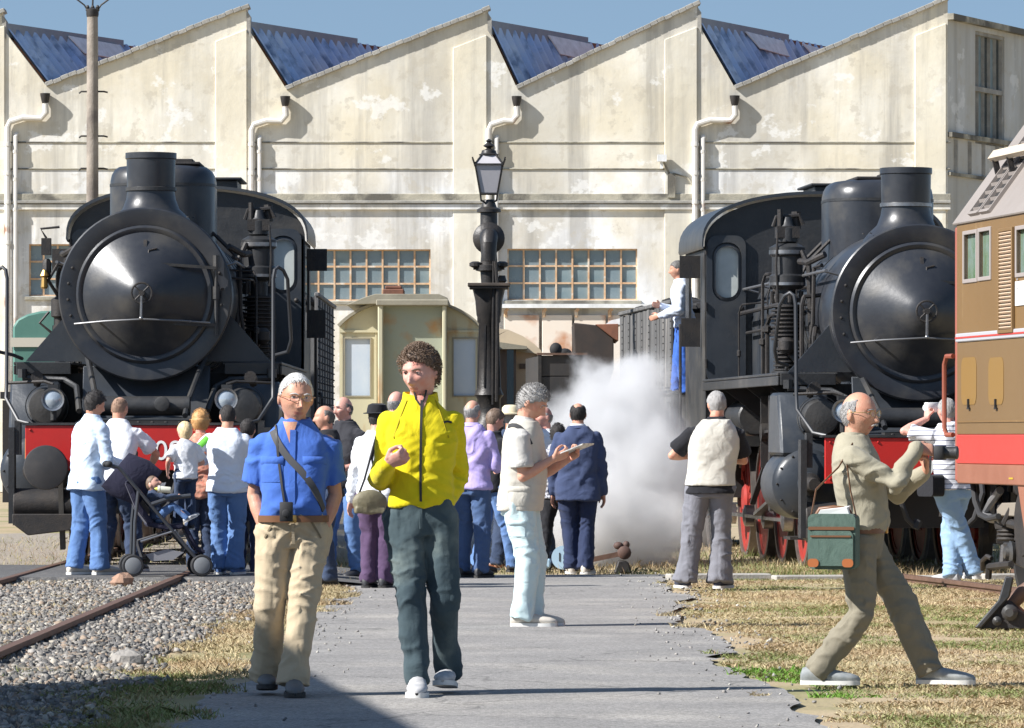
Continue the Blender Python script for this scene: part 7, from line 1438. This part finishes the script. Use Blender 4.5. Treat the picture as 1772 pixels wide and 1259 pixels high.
# ------------------------------------------------------------------ steam at the right engine's cylinders
BL = [(1040,800,57,.80,.8,.95),(1095,850,56,.85,.8,.95),(1105,745,57.5,.62,.7,.75),(1065,690,58,.50,.6,.55),(1020,900,55,.80,.7,.60),(1120,925,55.5,.70,.7,.55),(955,880,56,.70,.7,.62),(880,925,56,.9,.6,.36),(700,935,56.5,1.5,.6,.34),(990,770,57,.55,.6,.50),(1140,820,57.5,.50,.7,.8),(1105,660,58.5,.36,.5,.40)]
mn = V(-3.2, 53.9, -.015); mx_ = V(2.75, 60.2, 2.9)
g = MB(); g.bx(mn.x, mx_.x, mn.y, mx_.y, mn.z, mx_.z)
vm = bpy.data.materials.new('steam'); vm.use_nodes = True; t = vm.node_tree; N = t.nodes; L = t.links; N.clear()
ou = N.new('ShaderNodeOutputMaterial'); pv = N.new('ShaderNodeVolumePrincipled'); pv.inputs['Color'].default_value = (.985,.985,.99,1); pv.inputs['Anisotropy'].default_value = .1
tcn = N.new('ShaderNodeTexCoord'); nn = N.new('ShaderNodeTexNoise'); nn.inputs['Scale'].default_value = 1.9; nn.inputs['Detail'].default_value = 6; nn.inputs['Roughness'].default_value = .6; L.new(tcn.outputs['Object'], nn.inputs['Vector'])
ws = N.new('ShaderNodeVectorMath'); ws.operation = 'MULTIPLY_ADD'; ws.inputs[1].default_value = (1.1,1.1,1.1); ws.inputs[2].default_value = (-.55,-.55,-.55); L.new(nn.outputs['Color'], ws.inputs[0])
wp = N.new('ShaderNodeVectorMath'); wp.operation = 'ADD'; L.new(tcn.outputs['Object'], wp.inputs[0]); L.new(ws.outputs[0], wp.inputs[1]); acc = None
for px, py, Y, rx, ry, rz in BL:
    c = W(px, py, Y); mp = N.new('ShaderNodeMapping'); mp.vector_type = 'TEXTURE'; mp.inputs['Location'].default_value = c; mp.inputs['Scale'].default_value = (rx, ry, rz); L.new(wp.outputs[0], mp.inputs[0])
    ln_ = N.new('ShaderNodeVectorMath'); ln_.operation = 'LENGTH'; L.new(mp.outputs[0], ln_.inputs[0]); mr = N.new('ShaderNodeMapRange'); mr.interpolation_type = 'SMOOTHSTEP'; mr.inputs['From Min'].default_value = 1.08; mr.inputs['From Max'].default_value = .55; L.new(ln_.outputs['Value'], mr.inputs[0])
    if acc is None: acc = mr.outputs[0]
    else: a = N.new('ShaderNodeMath'); a.operation = 'MAXIMUM'; L.new(acc, a.inputs[0]); L.new(mr.outputs[0], a.inputs[1]); acc = a.outputs[0]
mu = N.new('ShaderNodeMath'); mu.operation = 'MULTIPLY'; mu.inputs[1].default_value = 3.6; nm_ = N.new('ShaderNodeMapRange'); nm_.inputs['From Min'].default_value = .36; nm_.inputs['From Max'].default_value = .62; nm_.inputs['To Min'].default_value = .12; nm_.inputs['To Max'].default_value = 1.4; L.new(nn.outputs['Fac'], nm_.inputs[0]); m0 = N.new('ShaderNodeMath'); m0.operation = 'MULTIPLY'; L.new(acc, m0.inputs[0]); L.new(nm_.outputs[0], m0.inputs[1]); L.new(m0.outputs[0], mu.inputs[0]); L.new(mu.outputs[0], pv.inputs['Density']); L.new(pv.outputs[0], ou.inputs['Volume'])
try: vm.cycles.volume_step_rate = .4
except Exception: pass
o = g.build('steam', vm, smooth=0); T(o, 'cloud of white steam drifting from the right locomotive', kind='stuff')
